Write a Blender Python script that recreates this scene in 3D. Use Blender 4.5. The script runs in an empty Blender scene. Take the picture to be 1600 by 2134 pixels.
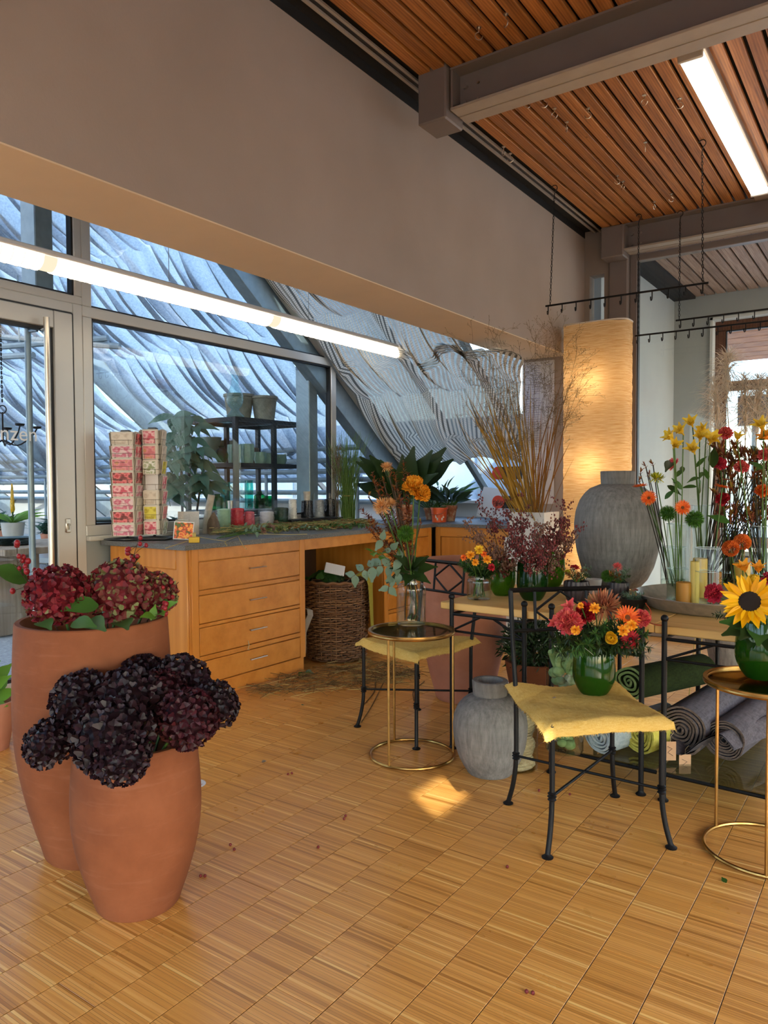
import bpy, math, random
import numpy as np
from mathutils import Vector, Matrix, Quaternion

PI = math.pi
rnd = random.Random(7)
nrs = np.random.RandomState(11)
SC = bpy.context.scene
COL = SC.collection

# ------------------------------------------------------------------ camera
CAM_POS = np.array([0.0, 0.0, 1.30])
FPX = 1559.07
_yaw, _pit, _rol = math.radians(34.906), math.radians(2.066), math.radians(-0.3003)
_fw = np.array([-math.sin(_yaw) * math.cos(_pit), math.cos(_yaw) * math.cos(_pit), -math.sin(_pit)])
_r0 = np.array([math.cos(_yaw), math.sin(_yaw), 0.0])
_u0 = np.cross(_r0, _fw)
_r = math.cos(_rol) * _r0 + math.sin(_rol) * _u0
_u = -math.sin(_rol) * _r0 + math.cos(_rol) * _u0
cam_data = bpy.data.cameras.new('camera')
cam = bpy.data.objects.new('camera', cam_data)
COL.objects.link(cam)
cam.matrix_world = Matrix(((_r[0], _u[0], -_fw[0], 0), (_r[1], _u[1], -_fw[1], 0), (_r[2], _u[2], -_fw[2], 1.30), (0, 0, 0, 1)))
cam_data.sensor_fit = 'HORIZONTAL'
cam_data.sensor_width = 36.0
cam_data.lens = 36.0 * FPX / 1600.0
cam_data.clip_start = 0.05
SC.camera = cam

# ------------------------------------------------------------------ world, sun, exposure
SUN_EL, SUN_DIR = math.radians(33.4), Vector((1.0, -0.62))          # towards the sun, seen from above
world = bpy.data.worlds.new('world'); SC.world = world
world.use_nodes = True
wn = world.node_tree
sky = wn.nodes.new('ShaderNodeTexSky')
sky.sky_type = 'NISHITA'
sky.sun_disc = False
sky.sun_elevation = SUN_EL
sky.sun_rotation = math.atan2(SUN_DIR.x, SUN_DIR.y)
sky.air_density = 1.0; sky.dust_density = 2.0; sky.ozone_density = 1.0
wn.links.new(sky.outputs[0], wn.nodes['Background'].inputs[0])
wn.nodes['Background'].inputs[1].default_value = 1.0
sun_data = bpy.data.lights.new('sun', 'SUN'); sun = bpy.data.objects.new('sun', sun_data); COL.objects.link(sun)
sun_data.energy = 11.0; sun_data.angle = math.radians(0.6); sun_data.color = (1.0, 0.93, 0.82)
_sd = Vector((SUN_DIR.normalized().x * math.cos(SUN_EL), SUN_DIR.normalized().y * math.cos(SUN_EL), math.sin(SUN_EL)))
sun.rotation_euler = _sd.to_track_quat('Z', 'Y').to_euler()
sun.location = (6, -4, 9)
SC.view_settings.view_transform = 'Standard'
SC.view_settings.look = 'None'
SC.view_settings.gamma = 1.0
SC.view_settings.use_curve_mapping = False
SC.view_settings.exposure = 0.18
SC.cycles.use_adaptive_sampling = True
SC.cycles.adaptive_threshold = 0.05
SC.cycles.max_bounces = 7
SC.cycles.diffuse_bounces = 3
SC.cycles.glossy_bounces = 3
SC.cycles.transmission_bounces = 8
SC.cycles.transparent_max_bounces = 28
SC.cycles.caustics_reflective = False
SC.cycles.caustics_refractive = False
SC.cycles.sample_clamp_indirect = 6.0

# ------------------------------------------------------------------ measuring helpers
def ray(px, py):
    return _fw + _r * (px - 800.0) / FPX - _u * (py - 1067.0) / FPX
def _pl(px, py, ax, v):
    d = ray(px, py); return CAM_POS + d * ((v - CAM_POS[ax]) / d[ax])
def atX(px, py, X): return _pl(px, py, 0, X)
def atY(px, py, Y): return _pl(px, py, 1, Y)
def atZ(px, py, Z): return _pl(px, py, 2, Z)
def atD(px, py, D): return CAM_POS + ray(px, py) * D           # D = distance along the viewing axis
def V3(*a): return np.array(a, float)
def nrm(v):
    v = np.asarray(v, float); n = np.linalg.norm(v); return v / n if n > 1e-9 else v

# ------------------------------------------------------------------ mesh builder
class MB:
    def __init__(s):
        s.v = []; s.n = 0; s.polys = []            # polys: (array Nxk, material index)
    def add(s, V, F, mi=0):
        V = np.asarray(V, float).reshape(-1, 3)
        groups = {}
        if isinstance(F, np.ndarray): groups[F.shape[1]] = F
        else:
            for f in F: groups.setdefault(len(f), []).append(f)
        for k, fs in groups.items():
            s.polys.append((np.asarray(fs, int) + s.n, mi))
        s.v.append(V); s.n += len(V)
        return s
    def inst(s, V, F, mats, mi=0):
        """copies of a template (V, F of one face size) under N 4x4 matrices"""
        V = np.asarray(V, float); F = np.asarray(F, int); mats = np.asarray(mats, float)
        N = len(mats)
        P = np.einsum('nij,vj->nvi', mats[:, :3, :3], V) + mats[:, None, :3, 3]
        FF = (F[None] + (np.arange(N) * len(V))[:, None, None]).reshape(-1, F.shape[1])
        s.polys.append((FF + s.n, mi)); s.v.append(P.reshape(-1, 3)); s.n += N * len(V)
        return s
    def box(s, c, d, R=None, bev=0.0, mi=0):
        hx, hy, hz = [x / 2.0 for x in d]
        b = min(bev, hx * .9, hy * .9, hz * .9)
        if b <= 0:
            V = np.array([(x, y, z) for z in (-hz, hz) for y in (-hy, hy) for x in (-hx, hx)])
            F = [(0, 2, 3, 1), (4, 5, 7, 6), (0, 1, 5, 4), (2, 6, 7, 3), (0, 4, 6, 2), (1, 3, 7, 5)]
        else:
            V = []; idx = {}
            for sx in (-1, 1):
                for sy in (-1, 1):
                    for sz in (-1, 1):
                        for a in range(3):
                            p = [sx * (hx - b), sy * (hy - b), sz * (hz - b)]
                            p[a] = (sx * hx, sy * hy, sz * hz)[a]
                            idx[(sx, sy, sz, a)] = len(V); V.append(p)
            V = np.array(V); F = []
            for a in range(3):
                o = [k for k in range(3) if k != a]
                for sg in (-1, 1):
                    f = []
                    for q in ((-1, -1), (1, -1), (1, 1), (-1, 1)):
                        k = [0, 0, 0]; k[a] = sg; k[o[0]] = q[0]; k[o[1]] = q[1]; f.append(idx[(*k, a)])
                    F.append(tuple(f))
            for a in range(3):
                o = [k for k in range(3) if k != a]
                for s0 in (-1, 1):
                    for s1 in (-1, 1):
                        f = []
                        for sg, ax in ((-1, o[0]), (1, o[0]), (1, o[1]), (-1, o[1])):
                            k = [0, 0, 0]; k[a] = sg; k[o[0]] = s0; k[o[1]] = s1; f.append(idx[(*k, ax)])
                        F.append(tuple(f))
            for sx in (-1, 1):
                for sy in (-1, 1):
                    for sz in (-1, 1): F.append(tuple(idx[(sx, sy, sz, a)] for a in range(3)))
            # orient outwards
            G = []
            for f in F:
                p = V[list(f)]; nn = np.cross(p[1] - p[0], p[2] - p[0])
                G.append(f if nn @ p.mean(0) > 0 else f[::-1])
            F = G
        if R is not None: V = V @ np.asarray(R).T
        return s.add(V + np.asarray(c, float), F, mi)
    def bx(s, x0, x1, y0, y1, z0, z1, bev=0.0, mi=0):
        return s.box(((x0 + x1) / 2, (y0 + y1) / 2, (z0 + z1) / 2), (abs(x1 - x0), abs(y1 - y0), abs(z1 - z0)), None, bev, mi)
    def tube(s, pts, r, seg=8, closed=False, caps=True, mi=0, flat=1.0):
        P = np.asarray(pts, float); n = len(P)
        r = np.full(n, r, float) if np.isscalar(r) else np.asarray(r, float)
        T = np.zeros_like(P)
        if closed: T = np.roll(P, -1, 0) - np.roll(P, 1, 0)
        else:
            T[1:-1] = P[2:] - P[:-2]; T[0] = P[1] - P[0]; T[-1] = P[-1] - P[-2]
        T /= np.maximum(np.linalg.norm(T, axis=1), 1e-9)[:, None]
        a = V3(0, 0, 1) if abs(T[0][2]) < .9 else V3(1, 0, 0)
        N = nrm(np.cross(T[0], a)); Ns = [N]
        for i in range(1, n):
            N = N - T[i] * (N @ T[i]); N = nrm(N); Ns.append(N)
        Ns = np.array(Ns); Bs = np.cross(T, Ns)
        an = np.arange(seg) * 2 * PI / seg
        V = P[:, None] + r[:, None, None] * (np.cos(an)[None, :, None] * Ns[:, None] + flat * np.sin(an)[None, :, None] * Bs[:, None])
        V = V.reshape(-1, 3)
        m = n if closed else n - 1
        i = np.arange(m)[:, None]; j = np.arange(seg)[None]
        i2 = (i + 1) % n; j2 = (j + 1) % seg
        F = np.stack([i * seg + j, i * seg + j2, i2 * seg + j2, i2 * seg + j], -1).reshape(-1, 4)
        base = s.n
        s.add(V, F, mi)
        if caps and not closed:
            s.polys.append((np.array([np.arange(seg)[::-1] + base]), mi))
            s.polys.append((np.array([np.arange(seg) + base + (n - 1) * seg]), mi))
        return s
    def lathe(s, prof, seg=32, c=(0, 0, 0), mi=0, wob=None):
        P = np.asarray(prof, float); n = len(P)
        an = np.arange(seg) * 2 * PI / seg
        rr = P[:, 0][:, None] * np.ones(seg)[None]
        if wob is not None: rr = rr * wob(an[None, :], P[:, 1][:, None])
        V = np.stack([rr * np.cos(an), rr * np.sin(an), P[:, 1][:, None] * np.ones(seg)], -1).reshape(-1, 3) + np.asarray(c, float)
        i = np.arange(n - 1)[:, None]; j = np.arange(seg)[None]; j2 = (j + 1) % seg
        F = np.stack([i * seg + j, i * seg + j2, (i + 1) * seg + j2, (i + 1) * seg + j], -1).reshape(-1, 4)
        base = s.n
        s.add(V, F, mi)
        if P[0, 0] > 1e-6: s.polys.append((np.array([np.arange(seg)[::-1] + base]), mi))
        if P[-1, 0] > 1e-6: s.polys.append((np.array([np.arange(seg) + base + (n - 1) * seg]), mi))
        return s
    def grid(s, P, mi=0, flip=False):
        P = np.asarray(P, float); a, b = P.shape[:2]
        i = np.arange(a - 1)[:, None]; j = np.arange(b - 1)[None]
        F = np.stack([i * b + j, i * b + j + 1, (i + 1) * b + j + 1, (i + 1) * b + j], -1).reshape(-1, 4)
        if flip: F = F[:, ::-1]
        return s.add(P.reshape(-1, 3), F, mi)
    def ball(s, c, r, seg=10, rings=6, mi=0, sz=1.0):
        t = np.linspace(-PI / 2, PI / 2, rings + 1)
        pr = [(max(r * math.cos(a), 1e-5), r * sz * math.sin(a)) for a in t]
        return s.lathe(pr, seg, c, mi)
    def mesh(s, name, mats, smooth=True, angle=0.7):
        me = bpy.data.meshes.new(name)
        V = np.concatenate(s.v) if s.v else np.zeros((0, 3))
        me.vertices.add(len(V)); me.vertices.foreach_set('co', V.astype(np.float32).ravel())
        loops = []; starts = []; tots = []; mis = []; o = 0
        for arr, mi in s.polys:
            m, k = arr.shape
            loops.append(arr.ravel()); starts.append(o + np.arange(m) * k); tots.append(np.full(m, k)); mis.append(np.full(m, mi)); o += m * k
        loops = np.concatenate(loops).astype(np.int32); starts = np.concatenate(starts).astype(np.int32)
        me.loops.add(len(loops)); me.loops.foreach_set('vertex_index', loops)
        me.polygons.add(len(starts)); me.polygons.foreach_set('loop_start', starts)
        me.polygons.foreach_set('material_index', np.concatenate(mis).astype(np.int32))
        me.polygons.foreach_set('use_smooth', np.full(len(starts), smooth, bool))
        me.update(calc_edges=True)
        me.validate(clean_customdata=False)
        if smooth: me.set_sharp_from_angle(angle=angle)
        for m in (mats if isinstance(mats, (list, tuple)) else [mats]): me.materials.append(mat(m))
        return me

def link(name, me, parent=None):
    o = bpy.data.objects.new(name, me); COL.objects.link(o)
    if parent is not None: o.parent = parent
    return o
def tag(o, label=None, cat=None, group=None, kind=None):
    if label: o['label'] = label
    if cat: o['category'] = cat
    if group: o['group'] = group
    if kind: o['kind'] = kind
    return o
def thing(name, label, cat, loc=(0, 0, 0), rz=0.0, group=None):
    o = bpy.data.objects.new(name, None); COL.objects.link(o)
    o.empty_display_size = .05
    o.location = tuple(float(x) for x in loc); o.rotation_euler = (0, 0, rz)
    return tag(o, label, cat, group)
def part(parent, name, mb, m, smooth=True, world=False, label=None, angle=0.7):
    """mesh part; world=True when the builder holds world coordinates (parents unrotated)"""
    if world and parent is not None:
        q = np.zeros(3); p = parent
        while p is not None: q += np.array(p.location); p = p.parent
        mb.v = [v - q for v in mb.v]
    o = link(name, mb.mesh(name, m, smooth, angle), parent)
    if label: o['label'] = label
    return o
def solo(name, label, cat, mb, m, loc=(0, 0, 0), rz=0.0, group=None, smooth=True, kind=None, world=False, angle=0.7):
    if world:
        mb.v = [v - np.asarray(loc, float) for v in mb.v]
    o = link(name, mb.mesh(name, m, smooth, angle)); o.location = tuple(float(x) for x in loc); o.rotation_euler = (0, 0, rz)
    return tag(o, label, cat, group, kind)
def structure(name, mb, m, label=None, parent=None, smooth=False):
    o = link(name, mb.mesh(name, m, smooth), parent)
    if parent is None: o['kind'] = 'structure'
    if label: o['label'] = label
    return o
def dup(o, parent=None, **k):
    c = o.copy(); COL.objects.link(c)
    if parent is not None: c.parent = parent
    for ch in list(o.children): dup(ch, c)
    return c
def text(parent, s, size, loc, rot, m, name='lettering', align='LEFT', extrude=0.0):
    cu = bpy.data.curves.new(name, 'FONT'); cu.body = s; cu.size = size; cu.align_x = align; cu.extrude = extrude
    cu.resolution_u = 3
    cu.materials.append(mat(m))
    tmp = bpy.data.objects.new(name, cu)
    me = bpy.data.meshes.new_from_object(tmp); bpy.data.objects.remove(tmp)
    me.materials.clear(); me.materials.append(mat(m))
    o = link(name, me, parent); o['kind'] = 'stuff'
    o.location = loc; o.rotation_euler = rot
    return o

def bez(p0, p1, p2, n=8):
    t = np.linspace(0, 1, n)[:, None]
    p0, p1, p2 = [np.asarray(p, float) for p in (p0, p1, p2)]
    return (1 - t) ** 2 * p0 + 2 * t * (1 - t) * p1 + t * t * p2
def smoothpath(pts, n=20):
    P = np.asarray(pts, float); m = len(P)
    if m < 3: return P
    out = []
    E = np.vstack([2 * P[0] - P[1], P, 2 * P[-1] - P[-2]])
    k = max(2, n // (m - 1))
    for i in range(m - 1):
        a, b, c, d = E[i:i + 4]
        for t in np.linspace(0, 1, k, endpoint=False):
            out.append(.5 * ((2 * b) + (-a + c) * t + (2 * a - 5 * b + 4 * c - d) * t * t + (-a + 3 * b - 3 * c + d) * t ** 3))
    out.append(P[-1]); return np.array(out)
def frame_z(d, spin=0.0):
    """3x3 matrix taking +Z to d"""
    d = nrm(d); a = V3(0, 0, 1) if abs(d[2]) < .95 else V3(1, 0, 0)
    x = nrm(np.cross(a, d)); y = np.cross(d, x)
    c, s = math.cos(spin), math.sin(spin)
    return np.stack([x * c + y * s, -x * s + y * c, d], 1)
def mat4(R, t, sc=1.0):
    M = np.eye(4); M[:3, :3] = np.asarray(R) * sc; M[:3, 3] = t; return M
def fib(n, zmin=-1.0, zmax=1.0):
    i = np.arange(n) + .5
    z = zmax - (zmax - zmin) * i / n
    ph = i * PI * (3 - math.sqrt(5)); r = np.sqrt(np.maximum(0, 1 - z * z))
    return np.stack([r * np.cos(ph), r * np.sin(ph), z], 1)

# ------------------------------------------------------------------ materials
MATS = {}
def mat(name):
    if not isinstance(name, str): return name
    return MATS[name]
def C(h):
    """sRGB hex -> linear"""
    h = h.lstrip('#'); o = []
    for i in (0, 2, 4):
        c = int(h[i:i + 2], 16) / 255.0
        o.append(c / 12.92 if c <= .04045 else ((c + .055) / 1.055) ** 2.4)
    return (*o, 1.0)
class NT:
    def __init__(s, name):
        s.m = bpy.data.materials.new(name); s.m.use_nodes = True; s.t = s.m.node_tree; s.n = s.t.nodes
        s.b = s.n['Principled BSDF']; s.out = s.n['Material Output']; MATS[name] = s.m
    def N(s, typ, **k):
        nd = s.n.new(typ)
        for a, b in k.items():
            if a.startswith('i_'):
                key = a[2:]; key = int(key) if key.isdigit() else key.replace('_', ' ')
                nd.inputs[key].default_value = b
            else: setattr(nd, a, b)
        return nd
    def L(s, a, b): s.t.links.new(a, b); return s
    def math(s, op, a, b=None, c=None):
        nd = s.N('ShaderNodeMath', operation=op)
        for i, x in enumerate((a, b, c)):
            if x is None: continue
            if isinstance(x, (int, float)): nd.inputs[i].default_value = x
            else: s.L(x, nd.inputs[i])
        return nd.outputs[0]
    def ramp(s, fac, stops):
        nd = s.N('ShaderNodeValToRGB'); e = nd.color_ramp.elements
        while len(e) > 1: e.remove(e[-1])
        e[0].position = stops[0][0]; e[0].color = stops[0][1]
        for p, c in stops[1:]:
            q = e.new(p); q.color = c
        s.L(fac, nd.inputs[0]); return nd.outputs[0]
    def mix(s, fac, a, b, mode='MIX'):
        nd = s.N('ShaderNodeMix', data_type='RGBA', blend_type=mode)
        for sock, x in ((nd.inputs[0], fac), (nd.inputs[6], a), (nd.inputs[7], b)):
            if isinstance(x, (int, float)): sock.default_value = x
            elif isinstance(x, tuple): sock.default_value = x
            else: s.L(x, sock)
        return nd.outputs[2]
    def coords(s, kind='Object', scale=(1, 1, 1), rot=(0, 0, 0)):
        tc = s.N('ShaderNodeTexCoord'); mp = s.N('ShaderNodeMapping')
        mp.inputs['Scale'].default_value = scale; mp.inputs['Rotation'].default_value = rot
        s.L(tc.outputs[kind], mp.inputs[0]); return mp.outputs[0]
    def pos(s): return s.N('ShaderNodeNewGeometry').outputs['Position']
    def noise(s, vec, scale=5., detail=4., rough=.55, out=0):
        nd = s.N('ShaderNodeTexNoise', i_Scale=scale, i_Detail=detail, i_Roughness=rough)
        if vec is not None: s.L(vec, nd.inputs['Vector'])
        return nd.outputs[out]
    def bump(s, h, strength=.2, dist=.01):
        nd = s.N('ShaderNodeBump', i_Strength=strength, i_Distance=dist); s.L(h, nd.inputs['Height']); s.L(nd.outputs[0], s.b.inputs['Normal']); return nd.outputs[0]
    def set(s, **k):
        for a, b in k.items():
            key = a.replace('_', ' ')
            if isinstance(b, (int, float, tuple)): s.b.inputs[key].default_value = b
            else: s.L(b, s.b.inputs[key])
        return s
def simple(name, col, rough=.5, metal=0.0, var=.0, scale=8., bump=0., coat=0., isl=0.0, sheen=0., spec=.5):
    t = NT(name); c = C(col) if isinstance(col, str) else col
    t.set(Roughness=rough, Metallic=metal)
    t.b.inputs['Specular IOR Level'].default_value = spec
    if coat: t.b.inputs['Coat Weight'].default_value = coat
    if sheen: t.b.inputs['Sheen Weight'].default_value = sheen
    src = None
    if var or bump:
        v = t.coords('Object'); nz = t.noise(v, scale)
        if var:
            d = tuple(x * (1 - var) for x in c[:3]) + (1,); e = tuple(min(1, x * (1 + var * .8)) for x in c[:3]) + (1,)
            src = t.ramp(nz, [(.3, d), (.7, e)])
        if bump: t.bump(nz, bump, .01)
    if isl:
        g = t.N('ShaderNodeNewGeometry').outputs['Random Per Island']
        d = tuple(x * (1 - isl) for x in c[:3]) + (1,); e = tuple(min(1, x * (1 + isl)) for x in c[:3]) + (1,)
        r2 = t.ramp(g, [(0, d), (1, e)])
        src = r2 if src is None else t.mix(.5, src, r2)
    if src is not None: t.set(Base_Color=src)
    else: t.b.inputs['Base Color'].default_value = c
    return t
def petal(name, stops, rough=.6, trans=.25, scale=None):
    """petal/leaf material: colour varies per petal, light shines through a little"""
    t = NT(name)
    g = t.N('ShaderNodeNewGeometry').outputs['Random Per Island']
    col = t.ramp(g, [(p, C(c)) for p, c in stops])
    t.set(Base_Color=col, Roughness=rough)
    t.b.inputs['Specular IOR Level'].default_value = .3
    if trans:
        tr = t.N('ShaderNodeBsdfTranslucent'); t.L(col, tr.inputs[0])
        mx = t.N('ShaderNodeMixShader', i_0=trans); t.L(t.b.outputs[0], mx.inputs[1]); t.L(tr.outputs[0], mx.inputs[2]); t.L(mx.outputs[0], t.out.inputs[0])
    return t
def glass(name, tint=(1, 1, 1), refl=1.0, rough=0.0, ior=1.45):
    t = NT(name)
    tr = t.N('ShaderNodeBsdfTransparent'); tr.inputs[0].default_value = (*tint, 1)
    gl = t.N('ShaderNodeBsdfGlossy', i_Roughness=rough)
    fr = t.N('ShaderNodeFresnel', i_IOR=ior)
    bf = t.N('ShaderNodeNewGeometry').outputs['Backfacing']
    f = t.math('MULTIPLY', t.math('MULTIPLY', fr.outputs[0], refl), t.math('SUBTRACT', 1.0, bf))
    mx = t.N('ShaderNodeMixShader'); t.L(f, mx.inputs[0]); t.L(tr.outputs[0], mx.inputs[1]); t.L(gl.outputs[0], mx.inputs[2])
    t.L(mx.outputs[0], t.out.inputs[0]); return t
def emit(name, col, strength):
    t = NT(name); e = t.N('ShaderNodeEmission', i_Strength=strength); e.inputs[0].default_value = C(col); t.L(e.outputs[0], t.out.inputs[0]); return t
# parquet: narrow upright strips, 160 mm long, laid in ladders
def parquet(name, joints):
    t = NT(name); p = t.pos(); sx = t.N('ShaderNodeSeparateXYZ'); t.L(p, sx.inputs[0])
    xi = t.math('FLOOR', t.math('DIVIDE', t.math('ADD', sx.outputs[0], 1.0), .1605))
    yy = t.math('DIVIDE', sx.outputs[1], .0088)
    ys = t.math('ADD', yy, t.math('MULTIPLY', xi, .37))
    yi = t.math('FLOOR', ys); yf = t.math('FRACT', ys)
    cb = t.N('ShaderNodeCombineXYZ'); t.L(xi, cb.inputs[0]); t.L(yi, cb.inputs[1])
    wn = t.N('ShaderNodeTexWhiteNoise', noise_dimensions='2D'); t.L(cb.outputs[0], wn.inputs['Vector'])
    col = t.ramp(wn.outputs[0], [(0, C('#ab7e3e')), (.1, C('#c79954')), (.5, C('#d0a35c')), (.9, C('#daaf69')), (1, C('#eaca8a'))])
    # grain along X
    mp = t.N('ShaderNodeMapping'); mp.inputs['Scale'].default_value = (9, 260, 1); t.L(p, mp.inputs[0])
    gr = t.noise(mp.outputs[0], 1.0, 5, .6)
    col = t.mix(.28, col, t.ramp(gr, [(.3, C('#7d5529')), (.7, C('#d3ab70'))]), 'OVERLAY')
    # large soft staining and wear
    st = t.noise(p, 1.6, 4, .6)
    col = t.mix(.35, col, t.ramp(st, [(.35, C('#a5855c')), (.65, C('#cfa25a'))]), 'SOFT_LIGHT')
    # dark seams between some strips
    cb2 = t.N('ShaderNodeCombineXYZ'); t.L(yi, cb2.inputs[0]); t.L(xi, cb2.inputs[1])
    w2 = t.N('ShaderNodeTexWhiteNoise', noise_dimensions='2D'); t.L(cb2.outputs[0], w2.inputs['Vector'])
    seam = t.math('MULTIPLY', t.math('LESS_THAN', yf, .13), t.math('MULTIPLY', t.math('GREATER_THAN', w2.outputs[0], .35), .6))
    col = t.mix(seam, col, C('#5d3c1b'))
    # flecks
    sp = t.N('ShaderNodeTexVoronoi', i_Scale=26.0); t.L(p, sp.inputs['Vector'])
    fl = t.math('LESS_THAN', sp.outputs['Distance'], .011)
    col = t.mix(t.math('MULTIPLY', fl, .8), col, C('#4a2e16'))
    if True:
        xf = t.math('FRACT', t.math('DIVIDE', t.math('ADD', sx.outputs[0], 1.0), .1605))
        j = t.math('ADD', t.math('LESS_THAN', xf, .009), t.math('GREATER_THAN', xf, .992))
        col = t.mix(t.math('MULTIPLY', j, .9 if joints else .5), col, C('#3a2410'))
    ro = t.ramp(t.noise(p, 6, 3, .6), [(.3, (.26,) * 3 + (1,)), (.7, (.40,) * 3 + (1,))])
    t.set(Base_Color=col, Roughness=ro); t.b.inputs['Specular IOR Level'].default_value = .5
    t.b.inputs['Coat Weight'].default_value = .12; t.b.inputs['Coat Roughness'].default_value = .18
    t.bump(t.math('ADD', t.math('MULTIPLY', seam, -1.0), t.math('MULTIPLY', gr, .25)), .12, .002)
parquet('parquet', False); parquet('parquet_base', True)

def wood(name, c0, c1, c2, axis=1, fine=40., rough=.5, knots=True, varobj=.25, spec=.4):
    t = NT(name)
    oi = t.N('ShaderNodeObjectInfo').outputs['Random']
    tc = t.N('ShaderNodeTexCoord').outputs['Object']
    off = t.N('ShaderNodeCombineXYZ'); t.L(t.math('MULTIPLY', oi, 37.), off.inputs[0]); t.L(t.math('MULTIPLY', oi, 91.), off.inputs[1]); t.L(t.math('MULTIPLY', oi, 13.), off.inputs[2])
    ad = t.N('ShaderNodeVectorMath', operation='ADD'); t.L(tc, ad.inputs[0]); t.L(off.outputs[0], ad.inputs[1])
    sc = [fine] * 3; sc[axis] = fine * .05
    mp = t.N('ShaderNodeMapping'); mp.inputs['Scale'].default_value = sc; t.L(ad.outputs[0], mp.inputs[0])
    wv = t.noise(mp.outputs[0], 1.0, 6, .65)
    sc2 = [fine * .35] * 3; sc2[axis] = fine * .022
    mp2 = t.N('ShaderNodeMapping'); mp2.inputs['Scale'].default_value = sc2; t.L(ad.outputs[0], mp2.inputs[0])
    big = t.N('ShaderNodeTexWave', i_Scale=1.4, i_Distortion=6.0, i_Detail=3.0); t.L(mp2.outputs[0], big.inputs[0])
    col = t.ramp(wv, [(.25, C(c0)), (.5, C(c1)), (.8, C(c2))])
    col = t.mix(.25, col, t.ramp(big.outputs[1], [(0, C(c0)), (1, C(c2))]), 'MULTIPLY' if False else 'MIX')
    if knots:
        vo = t.N('ShaderNodeTexVoronoi', i_Scale=5.0); mp3 = t.N('ShaderNodeMapping'); s3 = [1.6] * 3; s3[axis] = .8; mp3.inputs['Scale'].default_value = s3
        t.L(ad.outputs[0], mp3.inputs[0]); t.L(mp3.outputs[0], vo.inputs['Vector'])
        k = t.ramp(vo.outputs['Distance'], [(.02, (.8, .8, .8, 1)), (.07, (0, 0, 0, 1))])
        col = t.mix(k, col, C(c0))
    dk = t.N('ShaderNodeHueSaturation'); t.L(col, dk.inputs['Color'])
    t.L(t.math('ADD', t.math('MULTIPLY', oi, varobj * 2), 1 - varobj), dk.inputs['Value'])
    t.set(Base_Color=dk.outputs[0], Roughness=rough); t.b.inputs['Specular IOR Level'].default_value = spec
    t.bump(wv, .12, .003); return t
wood('larch', '#5c371b', '#97602f', '#bf8347', 1, 45, .48, True, .14)
wood('larch_porch', '#5c4436', '#8d6f5c', '#ae9684', 1, 45, .6, True, .18)
wood('larch_out', '#6e3a1c', '#b3682f', '#cf8a4e', 0, 30, .6, True, .1)
wood('beech', '#ab6a22', '#c67f33', '#d39244', 0, 10, .38, False, .05)
wood('beech_v', '#ab6a22', '#c67f33', '#d39244', 2, 10, .38, False, .05)
wood('beech_shaded', '#2e1c0e', '#3a2412', '#442c16', 2, 10, .5, False, .05)  # shade inside the kneehole, put into the colour of its back panel
wood('pine', '#c4934c', '#d9ab62', '#e6bf7c', 0, 14, .6, True, .05)
wood('old_wood', '#6d5744', '#94806b', '#b3a18c', 2, 20, .7, True, .1)

# plaster
t = NT('plaster'); p = t.pos(); n1 = t.noise(p, 1.3, 4, .5); n2 = t.noise(p, 90, 3, .6)
t.set(Base_Color=t.ramp(n1, [(.3, C('#988b80')), (.7, C('#a3968b'))]), Roughness=.85); t.bump(n2, .18, .003); t.b.inputs['Specular IOR Level'].default_value = .2
simple('plaster_soffit_lit', '#d9c4a4', .85, 0, .05, 2., .05, spec=.2)  # soffit colour raised to carry the strip light falling on it
simple('plaster_white', '#c9c8c2', .8, 0, .04, 3., .05, spec=.2)
simple('plaster_grey', '#a3a5a0', .8, 0, .05, 2., .05, spec=.2)
simple('panel_taupe', '#877b6f', .6, 0, .04, 3.)
simple('steel_paint', '#6f6660', .42, 0, .06, 5., .03)
simple('steel_paint_light', '#9a9184', .45, 0, .08, 9., .03)
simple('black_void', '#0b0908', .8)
simple('rail_grey', '#9c9388', .5)
simple('alu', '#bdbab2', .38, .25, .03, 4.)
simple('alu_shade', '#8f9797', .4, .3, .03, 4.)
simple('zinc', '#8d9aa0', .45, .5, .12, 14.)
simple('gasket', '#101012', .5)
simple('steel_brushed', '#c9beae', .28, 1.0, .06, 30.)
simple('steel_bolt', '#8c8478', .35, .8)
simple('iron', '#0a0a0b', .5, 0., .12, 60., .1, spec=.25)
simple('iron_dark', '#1b1d20', .5, .1, .1, 40.)
simple('brass', '#b28a4c', .30, 1.0, .2, 25.)
simple('galv', '#b5aea0', .45, .7, .2, 30., .06)
t = NT('terracotta'); v = t.coords('Object'); a = t.noise(v, 3.0, 6, .62); b = t.noise(t.coords('Object', (2, 2, 18)), 2.2, 5, .65)
c = t.ramp(a, [(.25, C('#66371f')), (.5, C('#7b4629')), (.75, C('#8c5435'))])
c = t.mix(t.ramp(b, [(.55, (0, 0, 0, 1)), (.80, (.22, .22, .22, 1))]), c, C('#ad7c63'))
t.set(Base_Color=c, Roughness=.8); t.b.inputs['Specular IOR Level'].default_value = .25; t.bump(t.noise(v, 60, 4, .6), .12, .003)
t = NT('terracotta_pale'); v = t.coords('Object'); a = t.noise(v, 3.0, 6, .62)
c = t.ramp(a, [(.25, C('#9a5f45')), (.5, C('#ab7055')), (.75, C('#b88068'))])
t.set(Base_Color=c, Roughness=.82); t.bump(t.noise(v, 60, 4, .6), .12, .003)
t = NT('terracotta_mossy'); v = t.coords('Object'); a = t.noise(v, 14.0, 6, .7)
c = t.ramp(a, [(.3, C('#6d3b24')), (.48, C('#9a5f41')), (.62, C('#b7a48c')), (.8, C('#8d5a3f'))]); t.set(Base_Color=c, Roughness=.9)
simple('soil', '#1f1712', .95, 0, .5, 60., .5)
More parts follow.
